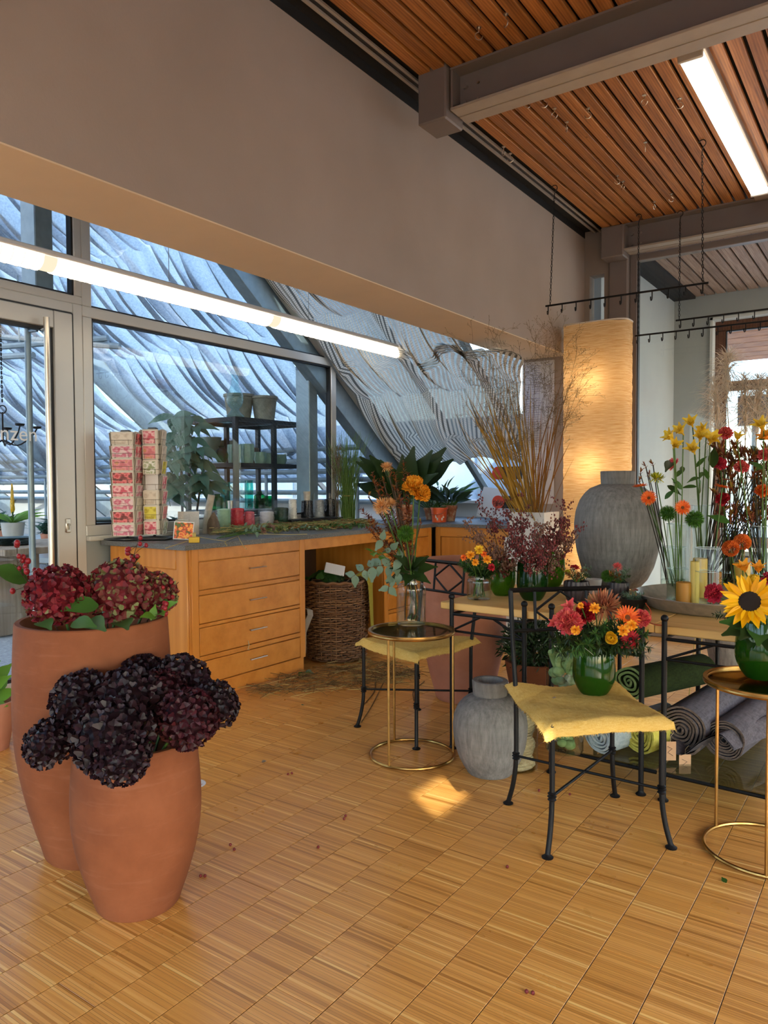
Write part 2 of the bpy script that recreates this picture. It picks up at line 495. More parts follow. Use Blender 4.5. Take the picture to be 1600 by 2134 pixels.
def stone(name, c0, c1, c2, zs=26.):
    t = NT(name); v = t.coords('Object', (24, 24, zs * .1)); a = t.noise(v, 2.6, 5, .7); b = t.noise(t.coords('Object', (2, 2, zs)), 2., 4, .6)
    c = t.ramp(a, [(.3, C(c0)), (.55, C(c1)), (.8, C(c2))]); c = t.mix(.14, c, t.ramp(b, [(.3, C(c0)), (.7, C(c2))]))
    t.set(Base_Color=c, Roughness=.82); t.b.inputs['Specular IOR Level'].default_value = .25; t.bump(a, .25, .004)
stone('greystone', '#5d5c59', '#787773', '#918f8b'); stone('greystone_neck', '#5f5e5b', '#76746f', '#8c8a85', 40)
t = NT('concrete_pot'); v = t.coords('Object'); a = t.noise(v, 9, 6, .7); t.set(Base_Color=t.ramp(a, [(.3, C('#6f6a58')), (.55, C('#918c79')), (.75, C('#aba797'))]), Roughness=.9)
t = NT('granite'); p = t.pos(); a = t.noise(p, 220, 3, .7); b = t.noise(p, 2.5, 4, .6)
c = t.ramp(a, [(.3, C('#3a3a3a')), (.5, C('#5d5d5b')), (.72, C('#8b8b88'))]); t.set(Base_Color=t.mix(.2, c, t.ramp(b, [(.3, C('#4a4a48')), (.7, C('#7d7d78'))])), Roughness=.5); t.b.inputs['Specular IOR Level'].default_value = .3
t = NT('pebble_floor'); p = t.pos(); a = t.noise(p, 40, 4, .7); t.set(Base_Color=t.ramp(a, [(.3, C('#86888a')), (.7, C('#b1b3b4'))]), Roughness=.8)
# cloths
t = NT('shade_cloth'); p = t.coords('Object'); a = t.noise(t.coords('Object', (3, 1.2, 1.2)), 1.3, 5, .65); f = t.noise(t.coords('Object', (1, 1, 1)), 55, 3, .6)
c = t.mix(.4, t.ramp(a, [(.3, C('#87929e')), (.7, C('#c3cad1'))]), t.ramp(f, [(.3, C('#818d9a')), (.7, C('#d5dadf'))]))
d = t.N('ShaderNodeBsdfDiffuse'); tr = t.N('ShaderNodeBsdfTranslucent'); t.L(c, d.inputs[0]); t.L(c, tr.inputs[0])
mx = t.N('ShaderNodeMixShader', i_0=.55); t.L(d.outputs[0], mx.inputs[1]); t.L(tr.outputs[0], mx.inputs[2])
tp = t.N('ShaderNodeBsdfTransparent'); mx2 = t.N('ShaderNodeMixShader', i_0=.08); t.L(mx.outputs[0], mx2.inputs[1]); t.L(tp.outputs[0], mx2.inputs[2]); t.L(mx2.outputs[0], t.out.inputs[0])
t = NT('shade_striped'); tc = t.N('ShaderNodeTexCoord'); sx = t.N('ShaderNodeSeparateXYZ'); t.L(tc.outputs['UV'], sx.inputs[0])
fr = t.math('FRACT', t.math('MULTIPLY', sx.outputs[0], 74.)); st = t.math('GREATER_THAN', fr, .42)
fr2 = t.math('FRACT', t.math('MULTIPLY', sx.outputs[1], 150.)); st2 = t.math('MULTIPLY', t.math('GREATER_THAN', fr2, .5), .35)
c = t.mix(st, C('#6e6a60'), C('#e2dac8')); c = t.mix(st2, c, C('#55544e'))
d = t.N('ShaderNodeBsdfDiffuse'); tr = t.N('ShaderNodeBsdfTranslucent'); t.L(c, d.inputs[0]); t.L(c, tr.inputs[0])
mx = t.N('ShaderNodeMixShader', i_0=.32); t.L(d.outputs[0], mx.inputs[1]); t.L(tr.outputs[0], mx.inputs[2])
tp = t.N('ShaderNodeBsdfTransparent'); mx2 = t.N('ShaderNodeMixShader'); t.L(t.math('MULTIPLY', t.math('SUBTRACT', 1.0, st), .07), mx2.inputs[0]); t.L(mx.outputs[0], mx2.inputs[1]); t.L(tp.outputs[0], mx2.inputs[2]); t.L(mx2.outputs[0], t.out.inputs[0])
def fabric(name, c0, c1, sc=300., rough=.95):
    t = NT(name); a = t.noise(t.coords('Object', (1, .12, 1)), sc, 2, .6); b = t.noise(t.coords('Object', (.12, 1, 1)), sc, 2, .6); big = t.noise(t.coords('Object'), 9, 3, .5)
    h = t.math('ADD', a, b); c = t.ramp(t.math('MULTIPLY', h, .5), [(.35, C(c0)), (.65, C(c1))]); c = t.mix(.2, c, t.ramp(big, [(.3, C(c0)), (.7, C(c1))]))
    t.set(Base_Color=c, Roughness=rough); t.b.inputs['Specular IOR Level'].default_value = .1; t.b.inputs['Sheen Weight'].default_value = .0; t.bump(h, .25, .002)
fabric('linen_yellow', '#bd9644', '#d3b26a'); fabric('linen_olive', '#84762a', '#a3943c'); fabric('felt_grey', '#3d3b40', '#5a575c', 90); fabric('felt_brown', '#4e433d', '#75675d', 120)
fabric('felt_green', '#131b0d', '#263217', 90); fabric('wool_blue', '#8b9a9c', '#adb9b9', 70); fabric('wool_yellow', '#a8a03c', '#cbc463', 70); fabric('wool_green', '#5f7a45', '#90a871', 40)
fabric('rope', '#9c8a68', '#c8b693', 120)
# paper lamp: a glowing shade, the tubes inside do the lighting
t = NT('lamp_paper'); v = t.coords('Object', (5, 5, 120)); a = t.noise(v, 1.6, 4, .6); c = t.ramp(a, [(.35, C('#d9b27a')), (.65, C('#f6e3bd'))])
d = t.N('ShaderNodeBsdfDiffuse'); tr = t.N('ShaderNodeBsdfTranslucent'); t.L(c, d.inputs[0]); t.L(c, tr.inputs[0]); bp = t.N('ShaderNodeBump', i_Strength=.8, i_Distance=.01); t.L(a, bp.inputs['Height']); t.L(bp.outputs[0], d.inputs['Normal']); t.L(bp.outputs[0], tr.inputs['Normal'])
mx = t.N('ShaderNodeMixShader', i_0=.6); t.L(d.outputs[0], mx.inputs[1]); t.L(tr.outputs[0], mx.inputs[2]); t.L(mx.outputs[0], t.out.inputs[0])
emit('tube_glow', '#fff2dc', 5.0); emit('coupler_glow', '#fff0cf', .9); emit('bulb_glow', '#ffd6a0', 55.0)
glass('pane', (.93, .96, .97), 1.0); glass('glass_clear', (.93, .955, .945), 1.5); glass('glass_top', (.74, .72, .62), .8); glass('shelf_glass', (.55, .62, .6), 1.2)
glass('water', (.93, .95, .92), .6, 0, 1.33); glass('glass_teal', (.32, .78, .74), 1.0); glass('glass_emerald', (.10, .62, .42), 1.0); glass('glass_aqua', (.86, .95, .96), 1.3); glass('acrylic', (.95, .96, .96), .9)
glass('plastic_bag', (.96, .965, .965), .7, .12)
def tinted(name, col, tr=.5):
    t = NT(name); t.set(Base_Color=C(col), Roughness=.08); t.b.inputs['Coat Weight'].default_value = .5
    tp = t.N('ShaderNodeBsdfTransparent'); tp.inputs[0].default_value = (*[min(1, x * 3.2) for x in C(col)[:3]], 1)
    mx = t.N('ShaderNodeMixShader', i_0=tr); t.L(t.b.outputs[0], mx.inputs[1]); t.L(tp.outputs[0], mx.inputs[2]); t.L(mx.outputs[0], t.out.inputs[0])
tinted('glass_green', '#22500f', .5); tinted('glass_green_dark', '#153a10', .5); tinted('glass_olive', '#4c7516', .55)
# plants
petal('leaf_dark', [(0, '#16240f'), (.5, '#223517'), (1, '#30491f')], .38, .12)
petal('leaf_mid', [(0, '#24401a'), (.5, '#365a24'), (1, '#4d7431')], .45, .2)
petal('leaf_bright', [(0, '#3f6b1d'), (.5, '#5b8a2a'), (1, '#7ea63d')], .45, .3)
petal('leaf_euca', [(0, '#445847'), (.5, '#5d7360'), (1, '#7b9079')], .55, .15)
petal('leaf_ghouse', [(0, '#2c4a3a'), (.5, '#3d6250'), (1, '#567f67')], .5, .3)
petal('stem_green', [(0, '#2f481c'), (1, '#4d6b2c')], .5, .0); petal('stem_brown', [(0, '#33241a'), (1, '#54402c')], .7, 0); petal('stem_dark', [(0, '#1e1a14'), (1, '#33301f')], .7, 0)
petal('grass_gold', [(0, '#6b6a1c'), (.4, '#97802a'), (.8, '#a8742c'), (1, '#7c4a1e')], .6, .2); petal('grass_rust', [(0, '#6d4a1c'), (.5, '#8e5f22'), (1, '#5a2f17')], .6, .2)
petal('grass_green', [(0, '#4f6d2c'), (.5, '#6c8a41'), (1, '#8aa35c')], .6, .2); petal('grass_seed', [(0, '#5d4c35'), (1, '#84704f')], .8, .1); petal('pampas', [(0, '#d6cbb6'), (.5, '#e8dfcf'), (1, '#f6f0e4')], .9, .7)
petal('straw', [(0, '#8d7a42'), (.5, '#b39c5c'), (1, '#cfbd82')], .7, .1); petal('trim_green', [(0, '#4a5a2c'), (.5, '#748048'), (1, '#8f8a58')], .6, .1); petal('twig_brown', [(0, '#4e3a22'), (1, '#82653a')], .8, 0)
petal('hyd_red', [(0, '#450a13'), (.45, '#6b1420'), (.85, '#86242f'), (.95, '#74483a'), (1, '#7d7f56')], .55, .2)
petal('hyd_mixed', [(0, '#5a1420'), (.45, '#7e2a30'), (.7, '#6b4638'), (.88, '#747f4c'), (1, '#8d9263')], .55, .2)
petal('hyd_dark', [(0, '#150b10'), (.5, '#22121a'), (.95, '#301a22'), (1, '#3f2a31')], .42, .1); petal('hyd_wine', [(0, '#22090d'), (.5, '#34101a'), (1, '#4a1a22')], .5, .12)
petal('p_orange', [(0, '#d9531a'), (.5, '#ea6a22'), (1, '#f08434')], .55, .3); petal('p_coral', [(0, '#d9475a'), (.5, '#e8655f'), (1, '#f08878')], .55, .3); petal('p_red', [(0, '#7e0d16'), (.5, '#a51420'), (1, '#be2330')], .55, .25)
petal('p_crimson', [(0, '#a81c34'), (.5, '#c22a42'), (1, '#d64a5c')], .55, .25); petal('p_yellow', [(0, '#d9a514'), (.5, '#eebf22'), (1, '#f6d24a')], .55, .35); petal('p_sun', [(0, '#e2a000'), (.5, '#f2b705'), (1, '#fbcf2a')], .5, .3)
petal('p_alst', [(0, '#d3a91c'), (.5, '#e8c737'), (1, '#f2dc6a')], .55, .35); petal('p_bronze', [(0, '#6b2a1e'), (.5, '#a15a3c'), (1, '#c48a63')], .6, .2); petal('p_peach', [(0, '#c98448'), (.5, '#dba264'), (1, '#e6bd86')], .6, .3)
petal('p_lime', [(0, '#8f9a1a'), (.5, '#b5b82a'), (1, '#d6c83c')], .6, .3); petal('p_amber', [(0, '#d98012'), (.5, '#eb9a1e'), (1, '#f3b43a')], .6, .3); petal('p_dahlia', [(0, '#c25418'), (.5, '#d96c26'), (1, '#e8843c')], .6, .25)
petal('p_rust', [(0, '#57281b'), (.5, '#7d3f20'), (.8, '#a05e2a'), (1, '#84742c')], .6, .2); petal('trick', [(0, '#27490f'), (.5, '#3e6a18'), (1, '#588a26')], .6, .25); petal('pinkish', [(0, '#6b4a3e'), (1, '#94705e')], .7, .2)
simple('sun_eye', '#1c0f08', .95, 0, .5, 120., .6); simple('gerb_eye', '#6b3a10', .9, 0, .5, 200., .5); simple('gerb_eye_light', '#e2a45c', .9, 0, .4, 200., .5)
petal('berry_red', [(0, '#5a0d16'), (.5, '#7d1620'), (1, '#9c2a30')], .3, 0); petal('berry_dark', [(0, '#2c0f0d'), (.5, '#5e1c1c'), (1, '#82302e')], .5, 0); petal('berry_orange', [(0, '#a53d1d'), (1, '#c9562c')], .5, 0)
petal('wicker', [(0, '#4c301d'), (.5, '#6d4a2e'), (1, '#8f6a46')], .55, 0)
# small goods
for n_, c_ in (('yarn_cream', '#cfc6ae'), ('yarn_sage', '#8fae94'), ('yarn_red', '#b5222f'), ('yarn_pink', '#c85a68'), ('yarn_lilac', '#b9b2b4'), ('yarn_forest', '#123524'), ('yarn_white', '#c9c7c0'), ('yarn_black', '#17191a'), ('yarn_grey', '#7d8286')):
    fabric(n_, c_, c_, 200)
wn_ = simple('candle_mustard', '#a86f14', .45, 0, .06, 8.); simple('candle_yellow', '#cfa544', .45, 0, .05, 8.); simple('candle_light', '#d8b65a', .45)
simple('orange_plastic', '#d9541a', .4, 0, .05, 10.); simple('white_print', '#d6d2cb', .6); simple('black_plastic', '#141416', .35); simple('white_plastic', '#c9c7c2', .4); simple('red_plastic', '#c2402c', .4)
simple('paper_white', '#cfcbc8', .8); simple('paper_kraft', '#b08a66', .85, 0, .08, 30.); simple('paper_seed', '#bdb2a4', .85, 0, .12, 160.); simple('paper_cream', '#d0c7b8', .8); simple('ink', '#3a3438', .8); simple('ink_pale', '#9d98a8', .8); simple('glass_edge', '#c4d2d0', .12); simple('ink_red', '#a52a3a', .8); simple('letter_white', '#d5dbe0', .6)
simple('ceramic_dark', '#33292a', .5, 0, .2, 10., .05); simple('ceramic_white', '#bdbab4', .45, 0, .05, 10.); simple('ceramic_mint', '#84a79a', .35, 0, .15, 20., .05); simple('basket_brown', '#7d6656', .8, 0, .2, 60., .3); simple('bowl_sage', '#7f9285', .7, 0, .12, 10.)
simple('bark', '#6f5c4a', .9, 0, .35, 25., .4); simple('birch', '#a49a8c', .9, 0, .25, 22., .3); simple('gold_card', '#9c7c22', .35, .6); simple('sign_blue', '#3d4c5c', .6); simple('plate_stack', '#596a66', .5, 0, .2, 12.); simple('dark_earth', '#2f3a35', .9, 0, .5, 9.)
def card(name, base, blobs, sc=26.):
    t = NT(name); v = t.coords('Object'); a = t.noise(v, sc, 3, .6); vo = t.N('ShaderNodeTexVoronoi', i_Scale=sc * 1.1); t.L(v, vo.inputs['Vector'])
    st = [(.0, C(base))] + [(.30 + .42 * i / len(blobs), C(b)) for i, b in enumerate(blobs)]
    c = t.ramp(t.math('ADD', t.math('MULTIPLY', a, .75), t.math('MULTIPLY', vo.outputs[0], .35)), st); t.set(Base_Color=c, Roughness=.45)
card('card_pink', '#d8c6c4', ['#d9b2b0', '#cf8f98', '#c25f78', '#d9bdbb']); card('card_rose', '#c9a9a0', ['#b5545c', '#d9808c', '#e6b9b5', '#c24a5a']); card('card_autumn', '#c9a588', ['#d6a878', '#c88a60', '#d98c90', '#c46a70'])
card('card_red', '#8f4038', ['#c25a3c', '#b52a3c', '#e07a78', '#6b2a24']); card('card_green', '#c4c8b8', ['#d6d8cc', '#9aa878', '#e0e0da', '#8a9468']); card('card_yellow', '#b5a52a', ['#c9b832', '#a89418', '#d6c84a']); card('card_bloom', '#6b4a24', ['#c9452c', '#e0622f', '#e8b24a', '#d6452f', '#4f6128'], 34.); card('card_beige', '#c0b2a0', ['#c8bba8', '#b8a894', '#d0c4b2'])
simple('whitewash', '#8fa3b3', .7, 0, .25, 1.5)
# ================================================================== THE ROOM
WX = -4.25          # glazed wall towards the greenhouse
XB, XS = -2.363, -2.77   # front and back of the bulkhead
YF = 6.50           # far partition
ZC = 3.46           # underside of the ceiling slats
XR, YB = 2.2, -4.2
SL = 0.752          # slope of the greenhouse roof, falling towards +Y
def zs(Y): return 1.13 + SL * (7.1 - Y)

# floor with parquet panels
fl = structure('floor', MB().bx(WX, XR, YB, YF + .2, -.12, -.004), 'parquet_base', 'honey coloured upright-strip parquet floor laid in ladders')
pm_ = MB().box((.07925, .319, -.004), (.1585, .638, .008), None, .0008).mesh('parquet_panel', 'parquet', False)
k0 = int(math.floor((WX + 1.0) / .1605)) + 1
for k in range(k0, 7):
    x = -1.0 + k * .1605
    if x > -.05: break
    for j in range(10):
        y = .75 + j * .6395 - (.31 if k % 2 else 0)
        if y + .64 > YF: continue
        # only where the room's floor can be looked at
        if x > -.9 - .0 and y < .8: continue
        o = link('parquet_panel', pm_, fl); o.location = (x + .001, y, 0)
# ceiling: dark void with slats below
ce = structure('ceiling', MB().bx(-2.9, XR, YB, YF + .1, 3.52, 3.62), 'black_void', 'reddish larch slat ceiling with dark gaps')
pl_ = MB().box((.033, 0, .0125), (.066, 10.6, .025), None, .002).mesh('slat', 'larch', False)
for i in range(50):
    o = link('slat', pl_, ce); o.location = (-2.145 + .0866 * i, 1.17, ZC)
# left: bulkhead above the counter niche
wl = structure('wall_left', MB().bx(XS, XB, YB, YF, 2.39, 3.50), 'plaster', 'broad taupe plaster bulkhead above the glazed wall')
structure('soffit', MB().bx(XS, XB, YB, YF, 2.384, 2.3899), 'plaster_soffit_lit', None, wl)
# rails in the dark gap beside the bulkhead
tr = structure('trim_1', MB().bx(-2.275, -2.258, YB, YF, 3.488, 3.50), 'rail_grey', 'pale grey curtain rail in the dark gap along the ceiling edge')
structure('rail', MB().bx(-2.225, -2.21, YB, YF, 3.488, 3.50), 'rail_grey', None, tr)
structure('rail', MB().bx(-2.254, -2.23, YB, YF, 3.496, 3.515), 'black_plastic', None, tr)
structure('rail_bed', MB().bx(-2.363, -2.15, YB, YF, 3.516, 3.53).bx(-2.364, -2.359, YB, YF, 3.462, 3.516), 'black_void', None, tr)
# niche roof (solid part), right and back walls with windows
structure('ceiling_niche', MB().bx(WX, XS, YB, 4.0, 3.46, 3.6), 'plaster_white', 'pale ceiling of the counter niche')
mb = MB()
def wall_with_holes(mb, ax, c0, c1, a0, a1, z0, z1, holes):
    """wall slab normal to axis ax (0: X, 1: Y), with rectangular holes (a, b, za, zb)"""
    xs = sorted({a0, a1, *[h[0] for h in holes], *[h[1] for h in holes]}); zz = sorted({z0, z1, *[h[2] for h in holes], *[h[3] for h in holes]})
    for i in range(len(xs) - 1):
        for j in range(len(zz) - 1):
            xm, zm = (xs[i] + xs[i + 1]) / 2, (zz[j] + zz[j + 1]) / 2
            if any(h[0] < xm < h[1] and h[2] < zm < h[3] for h in holes): continue
            if ax == 0: mb.bx(c0, c1, xs[i], xs[i + 1], zz[j], zz[j + 1])
            else: mb.bx(xs[i], xs[i + 1], c0, c1, zz[j], zz[j + 1])
    return mb
SUN_PATCH_WIN = (.06, .46, 2.86, 3.16)  # unseen window added, sized so the sun lands as a floor patch
RW = [(-3.8, -1.4, .15, 1.85), (-1.2, .9, .15, 1.85), (1.7, 3.9, .15, 1.85), (4.1, 6.2, .15, 1.85), SUN_PATCH_WIN]
structure('wall_right', wall_with_holes(MB(), 0, XR, XR + .2, YB, YF + .2, 0, 3.62, RW), 'plaster_white')
BW = [(-4.0, -2.2, .15, 3.2), (-2.0, 0.0, .15, 3.2), (.2, 2.0, .15, 3.2)]
structure('wall_back', wall_with_holes(MB(), 1, YB - .2, YB, WX - .2, XR + .2, 0, 3.62, BW), 'plaster_white')
def window(name, ax, c, a0, a1, z0, z1, w=.06, d=.06, m='alu', label=None, gm='pane', bars=()):
    """frame members and pane around a rectangle in a plane normal to ax"""
    def B(a, b, za, zb, dd=d, off=0.0):
        q = MB()
        if ax == 0: q.bx(c - dd + off, c + off, a, b, za, zb, .004)
        else: q.bx(a, b, c + off, c + dd + off, za, zb, .004)
        return q
    r = structure(name, B(a0, a1, z0, z0 + w), m, label)
    part(r, 'frame', B(a0, a1, z1 - w, z1), m); part(r, 'frame', B(a0, a0 + w, z0 + w, z1 - w), m); part(r, 'frame', B(a1 - w, a1, z0 + w, z1 - w), m)
    for kind, p in bars:
        part(r, 'frame', B(p - w / 2, p + w / 2, z0 + w, z1 - w) if kind == 'v' else B(a0 + w, a1 - w, p - w / 2, p + w / 2), m)
    g = MB(); e = .006
    if ax == 0: g.bx(c - d / 2 - e / 2, c - d / 2 + e / 2, a0 + w * .8, a1 - w * .8, z0 + w * .8, z1 - w * .8)
    else: g.bx(a0 + w * .8, a1 - w * .8, c + d / 2 - e / 2, c + d / 2 + e / 2, z0 + w * .8, z1 - w * .8)
    part(r, 'pane', g, gm, False)
    q = MB(); f = .012                                   # black gasket round the pane
    for a, b, za, zb in ((a0 + w, a1 - w, z0 + w, z0 + w + f), (a0 + w, a1 - w, z1 - w - f, z1 - w), (a0 + w, a0 + w + f, z0 + w, z1 - w), (a1 - w - f, a1 - w, z0 + w, z1 - w)):
        if ax == 0: q.bx(c - d * .8, c - d * .15, a, b, za, zb)
        else: q.bx(a, b, c + d * .15, c + d * .8, za, zb)
    part(r, 'gasket', q, 'gasket', False)
    return r
n = 10
for h in RW: window('window_%d' % n, 0, XR + .12, h[0], h[1], h[2], h[3], .05, .05); n += 1
for h in BW: window('window_%d' % n, 1, YB - .12, h[0], h[1], h[2], h[3], .06, .05); n += 1

# glazed wall to the greenhouse
w1 = window('window_1', 0, WX, 2.80, 5.345, .985, 2.435, .068, .075, 'alu', 'large fixed pane in an aluminium frame above the worktop')
part(w1, 'sill', MB().bx(WX - .06, WX + .035, 2.80, 5.345, .955, .985, .004), 'alu')
# pane above the transom, cut by the slope of the roof
q = MB(); Yt = lambda z: 7.1 - (z - 1.13) / SL
w2 = structure('window_2', MB().bx(WX - .075, WX, 2.80, 2.868, 2.435, 3.46, .004), 'alu', 'upper glazing between the transom and the sloping rafter')
pts = [(2.868, 2.435), (Yt(2.435), 2.435), (Yt(3.46), 3.46), (2.868, 3.46)]
V = [(WX - .04, a, b) for a, b in pts] + [(WX - .034, a, b) for a, b in pts]
part(w2, 'pane', MB().add(V, [(0, 1, 2, 3), (7, 6, 5, 4)]), 'pane', False)
part(w2, 'gasket', MB().bx(WX - .06, WX - .012, 2.868, Yt(2.46), 2.435, 2.447), 'gasket', False)
w3 = window('window_3', 0, WX, 1.76, 2.80, 2.435, 3.46, .05, .075, 'alu', 'fanlight above the glass door')
w4 = window('window_4', 0, WX, YB, 1.76, .0, 3.46, .07, .075, 'alu', 'glazing left of the glass door', bars=(('v', -1.2), ('h', 2.43)))
structure('wall_low', MB().bx(WX - .1, WX - .005, 2.80, 7.1, 0, .955), 'alu_shade', 'low aluminium panel behind the counter')
# glass door
d1 = structure('door_1', MB().bx(WX - .075, WX, 2.735, 2.80, 0, 2.435, .004).bx(WX - .075, WX, 1.76, 2.735, 2.375, 2.435, .004).bx(WX - .075, WX, 1.76, 1.80, 0, 2.375, .004), 'alu', 'tall glass door in an aluminium frame with a long pull bar')
lf = MB()
for a, b, za, zb in ((2.60, 2.725, .02, 2.365), (1.81, 1.90, .02, 2.365), (1.90, 2.60, 2.26, 2.365), (1.90, 2.60, .02, .16)): lf.bx(WX - .065, WX + .012, a, b, za, zb, .005)
leaf = part(d1, 'door_leaf', lf, 'alu')
part(leaf, 'pane', MB().bx(WX - .03, WX - .022, 1.89, 2.61, .15, 2.27), 'pane', False)
g = MB()
for a, b, za, zb in ((2.575, 2.60, .16, 2.26), (1.9, 1.92, .16, 2.26), (1.92, 2.575, 2.24, 2.26), (1.92, 2.575, .16, .18)): g.bx(WX - .05, WX - .004, a, b, za, zb)
part(leaf, 'gasket', g, 'gasket', False)
part(d1, 'gasket', MB().bx(WX - .05, WX + .002, 2.725, 2.735, .02, 2.37).bx(WX - .05, WX + .002, 1.81, 2.725, 2.365, 2.375), 'gasket', False)
hx = WX + .075
h = part(leaf, 'pull_bar', MB().tube([(hx, 2.515, .42), (hx, 2.515, 2.30)], .017, 16), 'steel_brushed', label='brushed steel pull bar')
part(h, 'standoff', MB().tube([(hx, 2.515, 2.24), (WX, 2.53, 2.24)], .009, 10).tube([(hx, 2.515, .5), (WX, 2.53, .5)], .009, 10), 'steel_brushed')
part(leaf, 'outer_pull_bar', MB().tube([(WX - .13, 2.515, .42), (WX - .13, 2.515, 2.30)], .019, 16).tube([(WX - .13, 2.515, 2.24), (WX - .05, 2.53, 2.24)], .009, 10), 'zinc')
lk = MB(); lk.box((WX + .016, 2.665, 1.06), (.012, .036, .088), None, .006)
lk = part(leaf, 'lock_plate', lk, 'steel_brushed'); part(lk, 'cylinder', MB().tube([(WX + .02, 2.665, 1.065), (WX + .03, 2.665, 1.065)], .009, 12).bx(WX + .02, WX + .028, 2.661, 2.669, 1.035, 1.06), 'steel_bolt')
t_ = text(leaf, 'Pflanzen', .122, (WX - .018, 2.50, 1.572), (PI / 2, 0, PI / 2), 'letter_white', align='RIGHT')
# steel posts just outside the glass
for i, (y, lab) in enumerate(((2.64, 'zinc post behind the fanlight over the door'), (5.19, 'zinc post behind the right edge of the large pane'))):
    structure('trim_%d' % (2 + i), MB().bx(WX - .30, WX - .14, y - .06, y + .06, 0 if i else 2.5, zs(y) - .02 if i else 3.9, .006), 'zinc', lab)

# far partition with slit window, column and large pane
structure('wall_far', MB().bx(-2.77, XB, 6.1, 7.1, 0, 2.39), 'plaster', 'narrow taupe wall pier with a price list')
structure('wall_far_panel', wall_with_holes(MB(), 1, YF, YF + .12, XB, -2.135, 0, 3.53, [(-2.315, -2.185, .95, 3.13)]), 'panel_taupe', 'taupe panel with a narrow slit window')
structure('window_5', MB().bx(-2.315, -2.185, YF + .05, YF + .056, .95, 3.13), 'pane', 'narrow slit window beside the steel column')
structure('trim_4', MB().bx(-2.135, -1.965, YF - .05, YF + .12, 0, 3.53, .012), 'steel_paint', 'square steel column at the corner of the partition')
structure('trim_5', MB().bx(-1.965, -1.905, YF + .0, YF + .09, 0, 3.25, .004), 'steel_paint', 'dark upright edge frame of the large partition pane')
w6 = structure('window_6', MB().bx(-1.905, XR, YF + .0, YF + .08, 3.19, 3.245, .004), 'steel_paint', 'large glass partition towards the porch')
part(w6, 'pane', MB().bx(-1.905, XR, YF + .04, YF + .048, .05, 3.20), 'pane', False)
part(w6, 'frame', MB().bx(-1.905, XR, YF, YF + .08, 0, .06, .004), 'steel_paint')
part(w6, 'gasket', MB().bx(-1.905, -1.897, YF + .02, YF + .07, .06, 3.19), 'gasket', False)
# steel beams
def beam(name, y, x0, label, x1=XR):
    b = structure(name, MB().bx(x0, x1, y + .085, y + .095, 3.255, 3.448), 'steel_paint', label)
    part(b, 'top_flange', MB().bx(x0, x1, y, y + .18, 3.448, 3.46, .002), 'steel_paint')
    part(b, 'bottom_flange', MB().bx(x0, x1, y + .0, y + .085, 3.243, 3.257, .002).bx(x0, x1, y + .095, y + .18, 3.243, 3.257, .002).bx(x0, x1, y + .08, y + .1, 3.247, 3.257), 'steel_paint_light')
    part(b, 'end_plate', MB().bx(x0, x0 + .012, y + .005, y + .175, 3.257, 3.448), 'steel_paint')
    for dx in (.045, .12):
        for z in (3.30, 3.385):
            q = MB().tube([(x0 + dx, y + .086, z), (x0 + dx, y + .07, z)], .014, 6)
            if dx < .1: part(b, 'bolt', q, 'steel_paint', False)
            else: part(b, 'bolt', MB().tube([(x0 + dx, y + .086, z), (x0 + dx, y + .078, z)], .008, 8), 'steel_bolt', False)
    return b
beam('trim_6', 3.45, -1.975, 'near steel ceiling beam with bolted end'); beam('trim_7', 6.31, -1.96, 'far steel ceiling beam above the glass partition')
structure('trim_8', MB().bx(-2.155, -1.985, 3.42, 3.61, 3.20, 3.50, .008), 'steel_paint', 'square steel stub column carrying the near beam')
structure('trim_9', MB().bx(-2.15, -1.96, 6.30, 6.46, 3.2, 3.46, .008), 'steel_paint', 'steel head plate carrying the far beam')

# porch behind the partition
pc = structure('ceiling_porch', MB().bx(-2.4, XR, 6.7, 9.4, 3.50, 3.6), 'black_void', 'grey weathered slat ceiling of the porch')
pp_ = MB().box((.045, 0, .0125), (.092, 2.55, .025), None, .002).mesh('slat', 'larch_porch', False)
for i in range(38):
    o = link('slat', pp_, pc); o.location = (-2.03 + .112 * i, 7.98, ZC)
structure('wall_porch_left', MB().bx(-2.45, -2.28, 6.7, 9.4, 0, 3.5), 'plaster_grey')
structure('trim_10', MB().bx(-2.28, -2.04, 6.62, 9.26, 3.44, 3.50), 'black_void', 'dark gap beside the porch slats')
structure('wall_porch_far', wall_with_holes(MB(), 1, 9.28, 9.5, -2.45, XR + .2, 0, 3.5, [(-1.88, 1.6, .55, 3.20)]), 'plaster_grey')
rv = structure('trim_11', MB().bx(-1.88, 1.6, 9.26, 9.5, 3.17, 3.20).bx(-1.88, -1.85, 9.26, 9.5, .55, 3.2).bx(-1.88, 1.6, 9.22, 9.5, .53, .56), 'plaster_white', 'white reveal of the porch window')
wood('frame_brown', '#3a2115', '#57331f', '#6b432b', 2, 20, .5, False, .05)
window('window_7', 1, 9.40, -1.85, 1.6, .56, 3.17, .11, .07, 'frame_brown', 'brown wooden window on the far side of the porch', bars=(('v', .1), ('h', 2.42)))
structure('floor_porch', MB().bx(-2.45, XR + .2, 6.7, 9.5, -.12, -.01), 'pebble_floor')
ev = structure('ceiling_eave', MB().bx(-4, 4, 9.6, 13.5, 3.34, 3.40), 'larch_out', 'orange larch eave outside the porch window')
for i in range(9): part(ev, 'board', MB().bx(-4, 4, 9.62 + .43 * i, 9.62 + .43 * i + .41, 3.30, 3.335, .004), 'larch_out', False)
